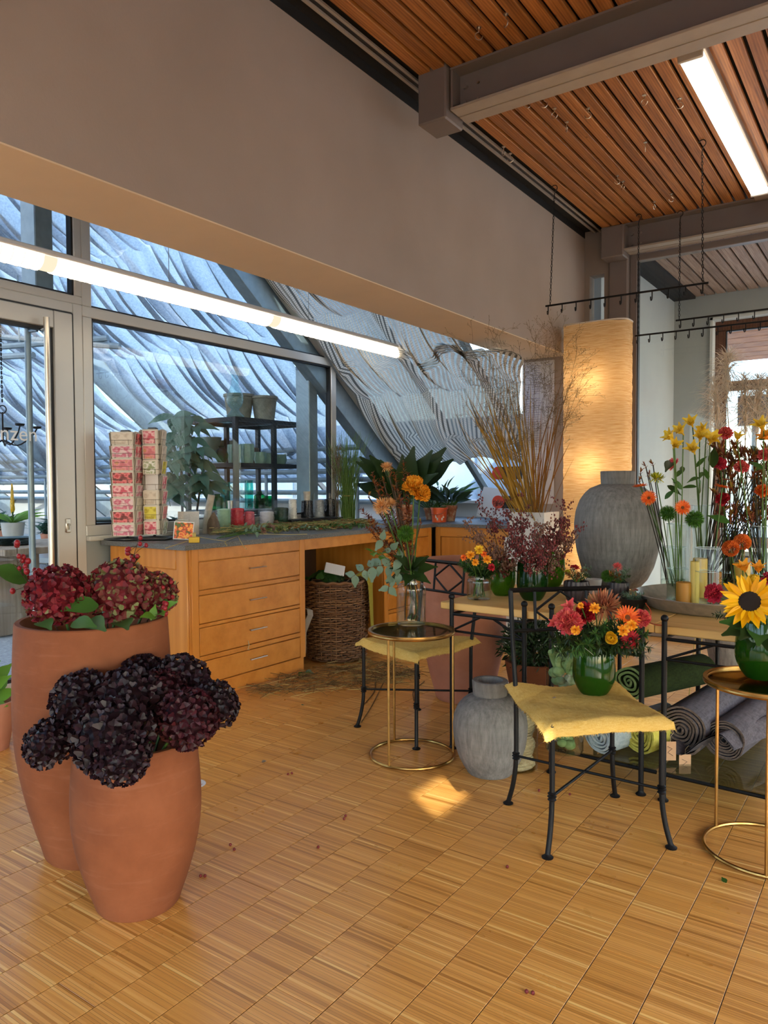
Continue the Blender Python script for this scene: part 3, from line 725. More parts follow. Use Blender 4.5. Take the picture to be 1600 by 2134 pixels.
# sign outside
sg = thing('sign_board', 'dark blue grey sign board seen through the porch window', 'sign', (-1.86, 12.2, 2.35))
part(sg, 'board', MB().bx(-.22, .22, 0, .03, -.2, .24, .004), 'sign_blue')
for i_, s_ in enumerate(('Blumen', 'Pflanzen')): text(sg, s_, .085, (-.17, -.003, .1 - .12 * i_), (PI / 2, 0, 0), 'letter_white')
part(sg, 'post', MB().bx(-.03, .03, .03, .07, -2.35, .2, .004), 'zinc')

# ---------------------------------------------------------------- greenhouse
structure('floor_greenhouse', MB().bx(-15, WX, YB, 7.2, -.12, -.012), 'pebble_floor')
gf = structure('ground', MB().bx(-60, 60, -60, 60, -.4, -.13), 'pebble_floor')
structure('wall_greenhouse', MB().bx(-15, -2.77, 7.05, 7.2, 0, 1.10), 'plaster_white', 'low white wall under the sloping glazing')
structure('trim_12', MB().bx(-15, -2.77, 6.98, 7.22, 1.10, 1.135, .004), 'alu', 'aluminium sill along the foot of the sloping glazing')
ca, sa = math.cos(math.atan(SL)), math.sin(math.atan(SL))
def slope_box(mb, x0, x1, Y0, Y1, off0, off1, bev=.004):
    """box lying along the roof slope between Y0 and Y1, off = distance below the roof plane"""
    p0 = V3(0, Y0, zs(Y0)); p1 = V3(0, Y1, zs(Y1)); L = np.linalg.norm(p1 - p0); m = (p0 + p1) / 2
    R = np.array([[1, 0, 0], [0, ca, sa], [0, -sa, ca]])
    mb.box((0, 0, 0), (abs(x1 - x0), L, abs(off1 - off0)), None, bev)
    V = mb.v[-1] + V3(0, 0, -(off0 + off1) / 2); mb.v[-1] = V @ R.T + V3((x0 + x1) / 2, m[1], m[2]); return mb
rf = structure('roof_greenhouse', slope_box(MB(), -15, -4.2, 3.1, 3.25, -.02, .12), 'alu_shade', 'sloping greenhouse roof of aluminium rafters and glass')
RAFT = [-4.25, -7.1, -9.95, -12.8]
for i, x in enumerate(RAFT):
    part(rf, 'rafter', slope_box(MB(), x - .045, x + .045, 3.2, 7.1, 0, .10), 'alu')
    if i: part(rf, 'rafter_web', slope_box(MB(), x - .02, x + .02, 3.2, 7.1, .10, .36), 'zinc')
    else: part(rf, 'rafter_web', slope_box(MB(), x - .17, x - .05, 3.2, 7.1, .03, .30), 'zinc')
    part(rf, 'glazing_bar', slope_box(MB(), x - 1.44, x - 1.41, 3.2, 7.1, -.01, .05), 'alu')
    part(rf, 'pane', slope_box(MB(), x - 2.80, x - .05, 3.2, 7.08, -.012, -.006, 0), 'pane', False)
for x in (-3.54, -2.92):
    part(rf, 'rafter', slope_box(MB(), x - .025, x + .025, 4.0, 7.1, 0, .06), 'alu_shade')
part(rf, 'gasket', slope_box(MB(), -4.195, -4.185, 4.0, 7.1, .0, .06), 'gasket', False)
part(rf, 'pane', slope_box(MB(), -4.2, -3.57, 4.0, 7.08, -.012, -.006, 0), 'pane', False); part(rf, 'pane', slope_box(MB(), -3.51, -2.8, 4.0, 7.08, -.012, -.006, 0), 'pane', False)
nb = structure('wall_neighbour', MB().bx(-16, -2.7, 9.9, 10.0, 0, 2.3), 'whitewash', 'whitewashed panes of the neighbouring glasshouse')
for i in range(11): part(nb, 'glazing_bar', MB().bx(-16 + 1.2 * i, -15.95 + 1.2 * i, 9.86, 9.9, 0, 2.3), 'zinc', False)
# far gable of greenhouse
structure('wall_gable', MB().bx(-15.1, -15, YB, 7.2, 0, 1.1), 'plaster_white')

def swag(x0, x1, Y0, Y1, nx, ny, rows, amp, lam, droop, gap, seed, scallop=0.0, widen=0.0):
    r = np.random.RandomState(seed)
    u = np.linspace(0, 1, nx)[None]; v = np.linspace(0, 1, ny)[:, None]
    X = x0 + (x1 + (np.interp(Y0 + (Y1 - Y0) * v, [5.22, 5.30, 6.06, 6.09, 6.4], [0, .42, .12, .0, -.01]) if widen else 0) - x0) * u + 0 * v
    ph = 2 * PI * (X - x0) / lam
    row = v * rows; fr = row % 1.0; ri = np.floor(row).astype(int)
    shift = r.uniform(-1, 1, rows + 2)
    w1 = r.uniform(.8, 1.2, rows + 2)
    phase = ph + 1.3 * np.sin(2.1 * PI * v + r.rand() * 6) + .9 * np.sin(ph * .23 + r.rand() * 6) 
    env = .35 + .65 * np.sin(PI * fr)
    f = amp * env * (np.sin(phase) + .35 * np.sin(2.3 * phase + 1.1 + shift[ri] * 2) + .25 * np.sin(.43 * phase + 2.))
    d = gap + droop * (np.sin(PI * fr) ** .8) * (0.75 + .35 * np.sin(ph * .31 + shift[ri] * 3)) + droop * .9 * np.maximum(0, fr - .7) * np.sin(ph * .55) ** 2 + f
    Y = Y0 + (Y1 - Y0) * v + .05 * np.sin(phase * .5) * env
    if scallop: Y = Y + scallop * (np.abs(np.sin(ph * .22 + .4)) - .5) * (v ** 6)
    X = X + .04 * np.cos(phase) * env
    P = np.stack([X, Y - d * sa, zs(Y) - d * ca], -1)
    return P
cl = [(-7.0, -4.55, 'pleated blue white shading cloth in the bay nearest the window', 3), (-9.9, -7.45, 'pleated blue white shading cloth in the second bay behind the window', 5), (-12.75, -10.3, 'pleated blue white shading cloth in the far bay of the greenhouse', 8), (-15, -13.1, 'pleated blue white shading cloth in the farthest bay', 9)]
for x0, x1, lab, sd in cl:
    P = swag(x0, x1, 3.25, 6.62, 190, 120, 4, .040, .165, .12, .13, sd, .12)
    o = solo('shading_cloth', lab, 'shade cloth', MB().grid(P), 'shade_cloth', (0, 0, 0)); o['group'] = 'shading cloths under the greenhouse roof'
# other side of the ridge
P = np.stack(np.meshgrid(np.linspace(-15, -4.4, 60), np.linspace(3.1, -2.0, 24)), -1)
f = .05 * np.sin(P[..., 0] * 26) + .03 * np.sin(P[..., 0] * 61)
G = np.concatenate([P, (zs(3.1) - .15 - (3.1 - P[..., 1]) * SL + f)[..., None]], -1)
o = solo('shading_cloth', 'shading cloth on the far side of the greenhouse ridge', 'shade cloth', MB().grid(G), 'shade_cloth'); o['group'] = 'shading cloths under the greenhouse roof'
# striped shade in the niche
P = swag(-4.14, -2.785, 4.10, 6.36, 170, 120, 3, .026, .21, .12, .17, 21, .13, .36)
mb = MB().grid(P); me = mb.mesh('striped_shade', 'shade_striped')
uv = me.uv_layers.new(name='uv'); idx = np.zeros(len(me.loops), np.int32); me.loops.foreach_get('vertex_index', idx)
uu = np.stack([(idx % 170) / 169.0, (idx // 170) / 119.0], -1); uv.data.foreach_set('uv', uu.astype(np.float32).ravel())
o = link('striped_shade', me); tag(o, 'grey and white striped woven shade bunched under the sloping glass', 'shade cloth')
# ================================================================== LIGHT FITTINGS
def half_tube(y0, y1, r, zc, xc, seg=10, ribs=0):
    a = np.linspace(PI, 2 * PI, seg + 1); n = max(2, int((y1 - y0) / .025))
    ys = np.linspace(y0, y1, n); rr = r * (1 + (.02 * (np.arange(n) % 2) if ribs else 0))
    rr = np.broadcast_to(rr, (n,))
    P = np.stack([xc + rr[:, None] * np.cos(a)[None], ys[:, None] + 0 * a[None], zc + rr[:, None] * np.sin(a)[None]], -1)
    return P
LX, LZ = -3.42, 2.367
pf = thing('strip_light', 'long glowing fluorescent strip light hung above the worktop', 'lamp', (LX, .6, LZ))
part(pf, 'housing', MB().bx(LX - .075, LX + .075, 0.6, 5.12, LZ + .032, LZ + .058, .006), 'white_plastic', world=True)
for y0, y1 in ((.6, 2.02), (2.09, 3.585), (3.66, 5.10)):
    s_ = part(pf, 'diffuser', MB().grid(half_tube(y0, y1, .062, LZ + .03, LX, 10, 1)), 'tube_glow', world=True)
    q = MB()
    for yy in np.arange(y0 + .06, y1, .055): q.tube([(LX + .066 * math.cos(a), yy, LZ + .03 + .066 * math.sin(a)) for a in np.linspace(PI, 2 * PI, 9)], .0014, 4)
    part(s_, 'louvre', q, 'steel_bolt', world=True)
for y0, y1 in ((2.02, 2.09), (3.585, 3.66)):
    part(pf, 'coupler', MB().grid(half_tube(y0, y1, .058, LZ + .03, LX)), 'coupler_glow', world=True)
part(pf, 'end_cap', MB().bx(LX - .07, LX + .07, 5.10, 5.125, LZ - .02, LZ + .058, .01), 'white_plastic', world=True)
for y in (1.2, 2.8, 4.0): part(pf, 'suspension_wire', MB().tube([(LX, y, LZ + .058), (LX, y, min(3.455, zs(y) - .1))], .002, 5), 'steel_bolt', world=True)

cf = thing('ceiling_light', 'bright prismatic fluorescent light let into the slat ceiling', 'lamp', (-.90, 3.7, ZC))
part(cf, 'housing', MB().bx(-.968, -.838, 3.62, 6.30, 3.425, 3.461, .004), 'panel_taupe', world=True)
part(cf, 'diffuser', MB().bx(-.958, -.848, 3.95, 6.04, 3.378, 3.424, .012), 'tube_glow', world=True)
q = MB()
part(cf, 'end_cap', MB().bx(-.962, -.844, 3.93, 3.95, 3.374, 3.425, .004), 'white_plastic', world=True)
part(cf, 'end_cap', MB().bx(-.962, -.844, 6.04, 6.06, 3.374, 3.425, .004), 'white_plastic', world=True)

# paper lamp
a0, a1 = atY(1177, 900, 5.90), atY(1311, 900, 5.90)
lx, lw = (a0[0] + a1[0]) / 2, (a1[0] - a0[0])
ztop = atY(1245, 675, 5.90)[2]
pl = thing('paper_lamp', 'tall glowing crinkled paper floor lamp in front of the column', 'lamp', (lx, 5.92, 0))
n, m = 64, 90
an = np.linspace(0, 2 * PI, n, endpoint=False)
ex = .5
cx = np.sign(np.cos(an)) * np.abs(np.cos(an)) ** ex * lw / 2; cy = np.sign(np.sin(an)) * np.abs(np.sin(an)) ** ex * .13
zz = np.linspace(.04, ztop, m)
wb = 1 + .006 * np.sin(zz[:, None] * 61 + 3 * np.sin(an * 3)[None]) + .004 * np.sin(zz[:, None] * 140 + 5 * an[None])
P = np.stack([cx[None] * wb, cy[None] * wb, zz[:, None] + .01 * np.sin(an * 2)[None] + 0 * wb], -1)
P = np.concatenate([P, P[:, :1]], 1)
part(pl, 'lamp_shade', MB().grid(P), 'lamp_paper')
part(pl, 'base', MB().box((0, 0, .02), (lw * .96, .24, .04), None, .01), 'black_plastic')
part(pl, 'rim', MB().tube([(x, y, ztop) for x, y in zip(cx, cy)], .006, 5, True), 'paper_cream')
for z in (.75, 1.45, 2.1): part(pl, 'bulb', MB().ball((-.02, 0.02, z), .035, 12, 8), 'bulb_glow')
part(pl, 'stem', MB().tube([(-.02, .07, .04), (-.02, .07, 2.2)], .008, 6), 'iron')

# ceiling hooks
def hook_mesh():
    q = MB().tube([(0, 0, 0), (0, 0, -.004)], .012, 10)
    q.tube([(0, 0, -.003), (0, 0, -.022)], .0025, 5)
    a = np.linspace(PI / 2, -PI * 1.0, 12); q.tube([(.018 * math.cos(t), 0, -.040 + .018 * math.sin(t)) for t in a], .0026, 5)
    return q.mesh('ceiling_hook', 'steel_brushed')
hm = hook_mesh()
HK = [(310, 500), (395, 455), (530, 440), (605, 440), (650, 490), (705, 550), (800, 490), (1050, 430), (1208, 445), (425, 660), (455, 690), (930, 790), (955, 815), (1055, 640), (1170, 870), (1095, 905), (315, 130), (435, 70)]
for i, (a, b) in enumerate(HK):
    p = atZ(850 + .46875 * a, .46875 * b - 4, ZC)
    o = link('ceiling_hook', hm); o.location = (p[0], p[1], ZC); o.rotation_euler = (0, 0, rnd.uniform(0, 6))
    tag(o, 'small steel screw hook in the slat ceiling' if i < 16 else 'small steel screw hook in the slats in front of the near beam', 'hook', 'screw hooks in the slat ceiling')
def chain(p0, p1, pitch=.021, r=.0022):
    q = MB(); p0 = np.asarray(p0, float); p1 = np.asarray(p1, float); L = np.linalg.norm(p1 - p0); n = int(L / pitch); d = nrm(p1 - p0)
    a = np.arange(10) * 2 * PI / 10
    lk = MB().tube([(.0055 * math.cos(t), 0, .013 * math.sin(t)) for t in a], r, 4, True)
    T = lk.v[0]; F = lk.polys[0][0]
    Ms = [mat4(frame_z(d, (i % 2) * PI / 2), p0 + d * (pitch * (i + .5))) for i in range(n)]
    return q.inst(T, F, Ms)
def rail(label, L, R, chains, hooks_px, grp='hanging hook rails'):
    """iron bar with open hooks, hung on chains; L, R world ends"""
    L, R = np.asarray(L), np.asarray(R)
    t = thing('hook_rail', label, 'rail', L, 0, grp)
    part(t, 'bar', MB().tube([L, R], .007, 8), 'iron', world=True)
    d = nrm(R - L)
    jm = None
    for px in hooks_px:
        # point on the bar seen at px
        s = np.linspace(0, 1, 400)[:, None]; P = L + (R - L) * s; q = P - CAM_POS; u = 800 + FPX * (q @ _r) / (q @ _fw)
        p = P[np.argmin(abs(u - px))]
        if jm is None:
            q = MB().tube([(0, 0, 0), (0, 0, -.045)] + [(.013 - .013 * math.cos(a), 0, -.045 - .015 * math.sin(a)) for a in np.linspace(.3, PI, 8)] + [(.026, 0, -.032)], .0042, 6)
            jm = q.mesh('hook', 'iron')
        o = link('hook', jm, t); o.location = tuple(p - L); o.rotation_euler = (0, 0, 2.2)
    for b, top in chains:
        b, top = np.asarray(b), np.asarray(top)
        part(t, 'chain', chain(top - V3(0, 0, .075), b), 'iron', world=True)
        a = np.linspace(PI * .9, -PI * .4, 12)
        part(t, 'chain_hook', MB().tube([top + V3(.022 * math.cos(x), 0, -.026 + .022 * math.sin(x)) for x in a] + [top + V3(0, 0, -.075)], .0032, 6), 'iron', world=True)
    return t
L = atY(1137, 638, 5.25); R = atY(1476, 589, 5.12); cl_ = atY(1146, 637, 5.25); cr_ = atY(1464, 591, 5.13)
rail('black iron hook rail hanging in front of the paper lamp', L, R, [(cl_, atZ(1155, 385, ZC)), (cr_, atZ(1463, 290, ZC))], [1142, 1171, 1200, 1231, 1261, 1294, 1326, 1359, 1393, 1429, 1464])
L = atY(1323, 700, 6.15); R = V3(-.55, 6.12, L[2] - .01); c1 = atY(1329, 698, 6.15)
rail('lower black hook rail hanging on the chain beside the column', L, R, [(c1, (c1[0], c1[1], 3.46)), ((-.65, 6.12, L[2]), (-.65, 6.12, 3.46))], [1329, 1354, 1381, 1409, 1436, 1465, 1496, 1524, 1554, 1584])
L = atY(1408, 668, 6.255); R = V3(-.45, 6.25, L[2] + .0); c1 = atY(1415, 667, 6.255)
rail('short black hook rail hanging behind the lower one', L, R, [(c1, (c1[0], c1[1], 3.455)), ((-.6, 6.25, L[2]), (-.6, 6.25, 3.455))], [1418, 1446, 1476, 1508, 1539, 1572])

# ================================================================== COUNTER
CX = -3.46; CT = .955
def drawer_unit(name, label, y0, y1, n, hy=None):
    c = thing(name, label, 'cabinet', (CX, y0, 0))
    part(c, 'body', MB().bx(-4.20, CX - .021, y0, y1, .09, .924, .003), 'beech_v', world=True)
    part(c, 'plinth', MB().bx(-4.18, CX - .012, y0 + .01, y1 - .01, 0, .09), 'beech', world=True)
    st = .055
    part(c, 'stile', MB().bx(CX - .02, CX, y0, y0 + st, .09, .924, .003), 'beech_v', world=True); part(c, 'stile', MB().bx(CX - .02, CX, y1 - st, y1, .09, .924, .003), 'beech_v', world=True)
    for z0, z1 in ((.848, .924), (.643, .673), (.447, .469), (.242, .273), (.09, .097))[:n + 1]: part(c, 'rail', MB().bx(CX - .02, CX - .001, y0 + st, y1 - st, z0 + .0015, z1 - .0015, .002), 'beech', world=True)
    zt = [(.675, .846), (.471, .641), (.275, .445), (.099, .240)]
    ym = (y0 + y1) / 2 if hy is None else hy
    for z0, z1 in zt[:n]:
        d = part(c, 'drawer', MB().bx(CX - .019, CX - .0005, y0 + st + .003, y1 - st - .003, z0 + .002, z1 - .002, .003), 'beech', world=True)
        zc = (z0 + z1) / 2 + .01
        part(d, 'handle', MB().tube([(CX, ym - .06, zc), (CX + .022, ym - .06, zc)], .0035, 6).tube([(CX, ym + .06, zc), (CX + .022, ym + .06, zc)], .0035, 6).tube([(CX + .022, ym - .075, zc), (CX + .022, ym + .075, zc)], .0042, 8), 'steel_brushed', world=True)
    return c
c1 = drawer_unit('drawer_cabinet', 'beech cabinet with four long drawers at the near end of the counter', 2.965, 3.985, 4, 3.50)
# framed end panel
part(c1, 'end_panel', MB().bx(-4.20, CX - .0, 2.945, 2.965, .0, .924, .004), 'beech_v', world=True)
part(c1, 'end_frame', MB().bx(-4.20, -4.10, 2.932, 2.946, 0, .924, .006).bx(CX - .10, CX, 2.932, 2.946, 0, .924, .006).bx(-4.10, CX - .10, 2.932, 2.946, .80, .924, .006).bx(-4.10, CX - .10, 2.932, 2.946, 0, .1, .006), 'beech_v', world=True)
tg = atX(517, 1335, CX + .03)
part(c1, 'twine_loop', MB().tube([tg, tg + V3(.004, .004, -.03), tg + V3(.006, -.008, -.055), tg + V3(.004, .01, -.06)], .003, 5), 'rope', world=True)
c2 = drawer_unit('drawer_cabinet', 'beech drawer cabinet right of the wicker basket', 4.96, 5.70, 4)
ap = thing('kneehole', 'open beech kneehole between the drawer cabinets', 'cabinet', (CX, 3.985, 0))
part(ap, 'apron', MB().bx(CX - .02, CX, 3.985, 4.96, .845, .924, .002), 'beech', world=True)
part(ap, 'back_panel', MB().bx(-4.20, -4.18, 3.985, 4.96, .0, .924), 'beech_shaded', world=True)
c3 = thing('corner_cabinet', 'beech panelled cabinet under the far arm of the counter', 'cabinet', (-3.4, 5.72, 0))
part(c3, 'body', MB().bx(-3.44, -2.66, 5.785, 6.08, .0, .924), 'beech_v', world=True)
part(c3, 'stile', MB().bx(-3.46, -3.41, 5.765, 5.785, 0, .924, .002), 'beech_v', world=True)
for i, (x0, x1) in enumerate(((-3.405, -3.05), (-3.04, -2.66))):
    part(c3, 'door', MB().bx(x0 + .004, x1 - .004, 5.766, 5.785, .09, .835, .003), 'beech_v', world=True)
part(c3, 'rail', MB().bx(-3.41, -2.66, 5.765, 5.785, .84, .924, .002), 'beech', world=True)
wt = MB()
# L-shaped slab
pts = [(-4.235, 2.89), (-3.425, 2.89), (-3.425, 5.735), (-2.60, 5.735), (-2.60, 6.09), (-2.785, 6.09), (-2.785, 7.03), (-4.235, 7.03)]
V = [(x, y, .925) for x, y in pts] + [(x, y, .955) for x, y in pts]; k = len(pts)
wt.add(V, [tuple(range(k))[::-1], tuple(range(k, 2 * k))] + [(i, (i + 1) % k, (i + 1) % k + k, i + k) for i in range(k)])
solo('worktop', 'grey speckled granite worktop running round the corner', 'worktop', wt, 'granite', (0, 0, 0), smooth=False)

# ================================================================== IRON CHAIRS
def make_chair(label, loc, rz):
    c = thing('iron_chair', label, 'chair', loc, rz, 'black iron chairs')
    w, d = .205, .20
    def leg(x, y, top, lean=0.0):
        o = nrm((x, y, 0)) * .035
        pts = smoothpath([(x, y, .455), (x, y, .2), (x + o[0] * .35, y + o[1] * .35, .09), (x + o[0], y + o[1], .006)], 14)
        g = part(c, 'leg', MB().tube(pts, .0095, 10), 'iron')
        part(g, 'foot', MB().lathe([(.02, 0), (.021, .004), (.012, .010), (.009, .014)], 14, (x + o[0], y + o[1], 0)), 'iron')
        part(g, 'collar', MB().lathe([(.010, -.016), (.016, -.011), (.011, -.005), (.017, 0), (.011, .005), (.016, .011), (.010, .016)], 12, (x, y, .205)), 'iron')
    for sx in (-1, 1):
        leg(sx * w, -d, 0); leg(sx * w, d, 0)
        part(c, 'back_post', MB().tube([(sx * w, d, .45), (sx * w * 1.02, d + .03, .65), (sx * w * 1.03, d + .055, .868)], .0095, 10), 'iron')
    part(c, 'stretcher', MB().tube([(-w, -d, .205), (w, d, .205)], .0055, 8), 'iron'); part(c, 'stretcher', MB().tube([(w, -d, .205), (-w, d, .205)], .0055, 8), 'iron')
    wt_ = w * 1.03
    part(c, 'top_rail', MB().tube([(-wt_ - .003, d + .055, .868), (wt_ + .003, d + .055, .868)], .010, 4), 'iron', False)
    y1, z1 = d + .037, .705; y2, z2 = d + .053, .86
    part(c, 'lower_rail', MB().tube([(-wt_, y1, z1), (wt_, y1, z1)], .0075, 8), 'iron')
    for sx in (-1, 1): part(c, 'back_bar', MB().tube([(sx * .11, y1, z1), (sx * .11, y2, z2)], .0065, 6), 'iron')
    for p in (((-.11, .783), (0, .86)), ((0, .86), (.11, .783)), ((.11, .783), (0, .705)), ((0, .705), (-.11, .783))):
        f = lambda q: (q[0], y1 + (y2 - y1) * (q[1] - z1) / (z2 - z1), q[1]); part(c, 'diamond_bar', MB().tube([f(p[0]), f(p[1])], .0055, 6), 'iron')
    part(c, 'seat_frame', MB().tube([(-w, -d, .452), (w, -d, .452), (w, d, .452), (-w, d, .452)], .009, 6, True), 'iron')
    part(c, 'seat', MB().box((0, 0, .4545), (2 * w - .02, 2 * d - .02, .008), None, .002), 'iron_dark')
    return c
chA = (-.988, 2.742, 0); rA = math.radians(43.0)
chB = (-2.125, 3.345, 0); rB = math.radians(-14.0)
make_chair('black iron chair with the green bouquet vase on its seat', chA, rA)
make_chair('black iron chair half hidden behind the brass table with the clear jar', chB, rB)
def seat_cloth(label, loc, rz, seed, hw=.245, hd=.235, lift=(.035, .03, 0, 0)):
    r = np.random.RandomState(seed); n = 44
    u = np.linspace(-1, 1, n); U, W = np.meshgrid(u, u)
    X = U * hw; Y = W * hd
    ox = np.maximum(0, np.abs(X) - .205); oy = np.maximum(0, np.abs(Y) - .20)
    z = .471 - .95 * np.maximum(ox * .55, oy * (W < 0) * 1.25) + .004 * np.sin(5 * U + 2 * W) * np.cos(4 * W - U)
    X = np.sign(X) * np.minimum(np.abs(X), .219 + .55 * ox); Y = np.where(W < 0, -np.minimum(np.abs(Y), .215 + .30 * oy), Y)
    for (sx, sy), l in zip(((-1, 1), (1, 1), (-1, -1), (1, -1)), lift):
        z = z + l * np.clip((U * sx + W * sy - 1.1) / .9, 0, 1) ** 1.3
    z = z - .022 * np.exp(-((U + .97) / .12) ** 2) * np.exp(-((W + .97) / .35) ** 2)
    z = z + .002 * r.randn(n, n) * 0.5
    c = thing('seat_cloth', label, 'cloth', (loc[0], loc[1], 0), rz, 'yellow seat cloths')
    mb = MB().grid(np.stack([X, Y, z], -1)); mb.grid(np.stack([X, Y, z - .0025], -1), flip=True)
    part(c, 'cloth', mb, 'linen_yellow')
    # frayed fringe
    P = np.stack([X, Y, z], -1); E = np.concatenate([P[0], P[:, -1], P[-1][::-1], P[::-1, 0]]); C0 = V3(0, 0, .44); q = MB(); Ms = []
    for i in range(len(E) - 1):
        for k in range(4):
            p = E[i] + (E[i + 1] - E[i]) * r.rand(); d = nrm(nrm((p - C0) * V3(1, 1, 0)) * r.uniform(.3, 1) + V3(0, 0, -r.uniform(.1, 1.0)) + .35 * r.randn(3))
            Ms.append(mat4(frame_z(d) @ np.diag([1, 1, r.uniform(.5, 1.2)]), p - V3(0, 0, .001)))
    T = np.array([(-.0009, 0, 0), (.0009, 0, 0), (.0004, 0, .008), (-.0004, 0, .008)])
    q.inst(T, [[0, 1, 2, 3]], Ms); part(c, 'fringe', q, 'linen_yellow', False)
    return c
seat_cloth('frayed yellow linen cloth under the green bouquet vase', chA, rA, 3)
seat_cloth('frayed yellow linen cloth on the chair behind the brass table', chB, rB, 5, .25, .235, (.005, .02, .03, 0))

# ================================================================== PINE-TOPPED IRON TABLES
TZ = .72
def iron_table(label, p0, wid, rz, shelf, ext_l=.07, ext_r=.0, dep=.95):
    t = thing('plant_table', label, 'table', (p0[0], p0[1], 0), rz, 'pine topped iron tables')
    for x in (0, wid):
        for y in (0, dep - .1):
            g = part(t, 'leg', MB().tube([(x, y, .01), (x, y, .742)], .011, 10), 'iron')
            part(g, 'finial', MB().ball((x, y, .752), .0155, 14, 8), 'iron'); part(g, 'foot', MB().lathe([(.021, 0), (.022, .004), (.013, .012), (.011, .018)], 14, (x, y, 0)), 'iron')
    for y in (0, dep - .1):
        part(t, 'rail', MB().tube([(0, y, .668), (wid, y, .668)], .0075, 8), 'iron'); part(t, 'rail', MB().tube([(0, y, .585), (wid, y, .585)], .006, 8), 'iron')
        part(t, 'brace', MB().tube([(0, y, .585), (wid * .42, y, .668)], .006, 6).tube([(wid, y, .585), (wid * .58, y, .668)], .006, 6), 'iron')
    for x in (0, wid): part(t, 'side_rail', MB().tube([(x, 0, .668), (x, dep - .1, .668)], .0075, 8), 'iron')
    part(t, 'board', MB().bx(-ext_l, wid + ext_r, .013, dep, TZ - .036, TZ, .004), 'pine')
    if shelf:
        for y in (.012, dep - .11): part(t, 'shelf_rail', MB().tube([(-.02, y, .105), (wid + .06, y, .105)], .008, 6), 'iron')
        part(t, 'glass_shelf', MB().bx(-.02, wid + .06, .0, dep - .1, .114, .122, .001), 'shelf_glass', False)
    return t
rT = math.radians(-2.7)
iron_table('pine topped iron table carrying the jar bouquet and green berry vases', (-1.816, 3.178), .392, rT, False, .075, .066)
iron_table('pine topped iron table between the chair and the big grey vase', (-1.293, 3.160), .404, rT, True, .066, .045)
iron_table('pine topped iron table under the metal dish of flowers', (-.797, 3.132), .46, rT, True, .045, .35)

# ================================================================== BRASS TABLES
def brass_table(label, loc, r, h, legs):
    t = thing('brass_table', label, 'side table', (*loc[:2], 0), 0, 'brass side tables')
    a = np.arange(56) * 2 * PI / 56
    part(t, 'base_ring', MB().tube([(r * math.cos(x), r * math.sin(x), .008) for x in a], .007, 8, True), 'brass')
    part(t, 'top_ring', MB().tube([(r * math.cos(x), r * math.sin(x), h - .008) for x in a], .0085, 8, True).lathe([(r + .006, h - .012), (r + .007, h + .004), (r - .006, h + .004), (r - .006, h - .012), (r + .006, h - .012)], 56), 'brass')
    part(t, 'glass_top', MB().lathe([(0.0001, h - .012), (r - .006, h - .012), (r - .006, h - .004), (0.0001, h - .004)], 56), 'glass_top')
    for x in legs:
        part(t, 'leg', MB().tube([(r * math.cos(x), r * math.sin(x), .01), (r * math.cos(x), r * math.sin(x), h - .01)], .006, 8), 'brass')
    return t
g1 = atZ(858, 1574, 0); GH = .607
def ang(px, py, c): p = atZ(px, py, 0); return math.atan2(p[1] - c[1], p[0] - c[0])
brass_table('round brass and glass side table carrying the clear jar bouquet', g1, .2, GH, [ang(813, 1600, g1), ang(819, 1545, g1), ang(942, 1572, g1)])
g2 = V3(-.383, 2.895, 0)
brass_table('round brass and glass side table carrying the sunflower vase', g2, .205, GH, [ang(1516, 1738, g2), ang(1596, 1840, g2), .3])

# ================================================================== BIG POTS AND VASES
def pot_profile(H, rb, rm, rt, th=.022, zm=.62):
    pr = [(rb * .2, 0), (rb, 0), (rb + .006, .008)]
    for t in np.linspace(.06, 1, 16):
        if t < zm: k = math.sin(t / zm * PI / 2); r = rb + (rm - rb) * k ** .92
        else: k = (t - zm) / (1 - zm); r = rm + (rt - rm) * k ** 1.7
        pr.append((r, t * H))
    pr += [(rt - .004, H + .004), (rt - th + .003, H + .004), (rt - th, H - .004), (rm - th - .012, H * .7), (rm - th - .02, H * .55), (.001, H * .55)]
    return pr
bp = atZ(203, 1764, 0); sp = atZ(289, 1876, 0)
def planter(label, loc, H, rb, rm, rt, m='terracotta'):
    t = thing('terracotta_planter', label, 'planter', loc, 0, 'tall terracotta planters')
    part(t, 'pot', MB().lathe(pot_profile(H, rb, rm, rt), 64), m)
    part(t, 'soil', MB().lathe([(.001, H * .84), (rt - .06, H * .84), (rt - .05, H * .80)], 40), 'soil')
    return t
planter('taller terracotta planter with red hydrangeas and berries', bp, .828, .17, .268, .256)
planter('shorter terracotta planter filled with dark purple hydrangeas', sp, .515, .122, .196, .182)
tp = atZ(966, 1452, 0)
planter('pale terracotta planter standing behind the chair and table', tp, .845, .165, .258, .246, 'terracotta_pale')
def grey_vase(label, loc, H, rb, rm, rn, hn):
    t = thing('grey_vase', label, 'vase', loc, 0, 'grey stoneware vases')
    hb = H - hn
    pr = [(rb * .3, 0), (rb, 0), (rb + .006, .006)]
    US, RS = [0, .08, .2, .35, .5, .62, .74, .84, .91, .96, 1.0], [rb / rm, .70, .84, .94, .99, 1.0, .965, .88, .77, .64, rn / rm + .02]
    for u in np.linspace(.04, 1, 26): pr.append((rm * float(np.interp(u, US, RS)), u * hb))
    part(t, 'body', MB().lathe(pr, 64), 'greystone')
    part(t, 'neck', MB().lathe([(rn - .002, hb - .01), (rn, hb), (rn + .004, H - .004), (rn, H), (rn - .018, H), (rn - .02, H - .01), (rn - .022, hb * .8), (.001, hb * .75)], 48), 'greystone_neck')
    return t
sv = atZ(1021, 1608, 0)
grey_vase('smaller grey stoneware vase standing on the parquet', sv, .42, .098, .168, .077, .065)
bv = atZ(1285, 1222, TZ); bd = (bv - CAM_POS) @ _fw / FPX
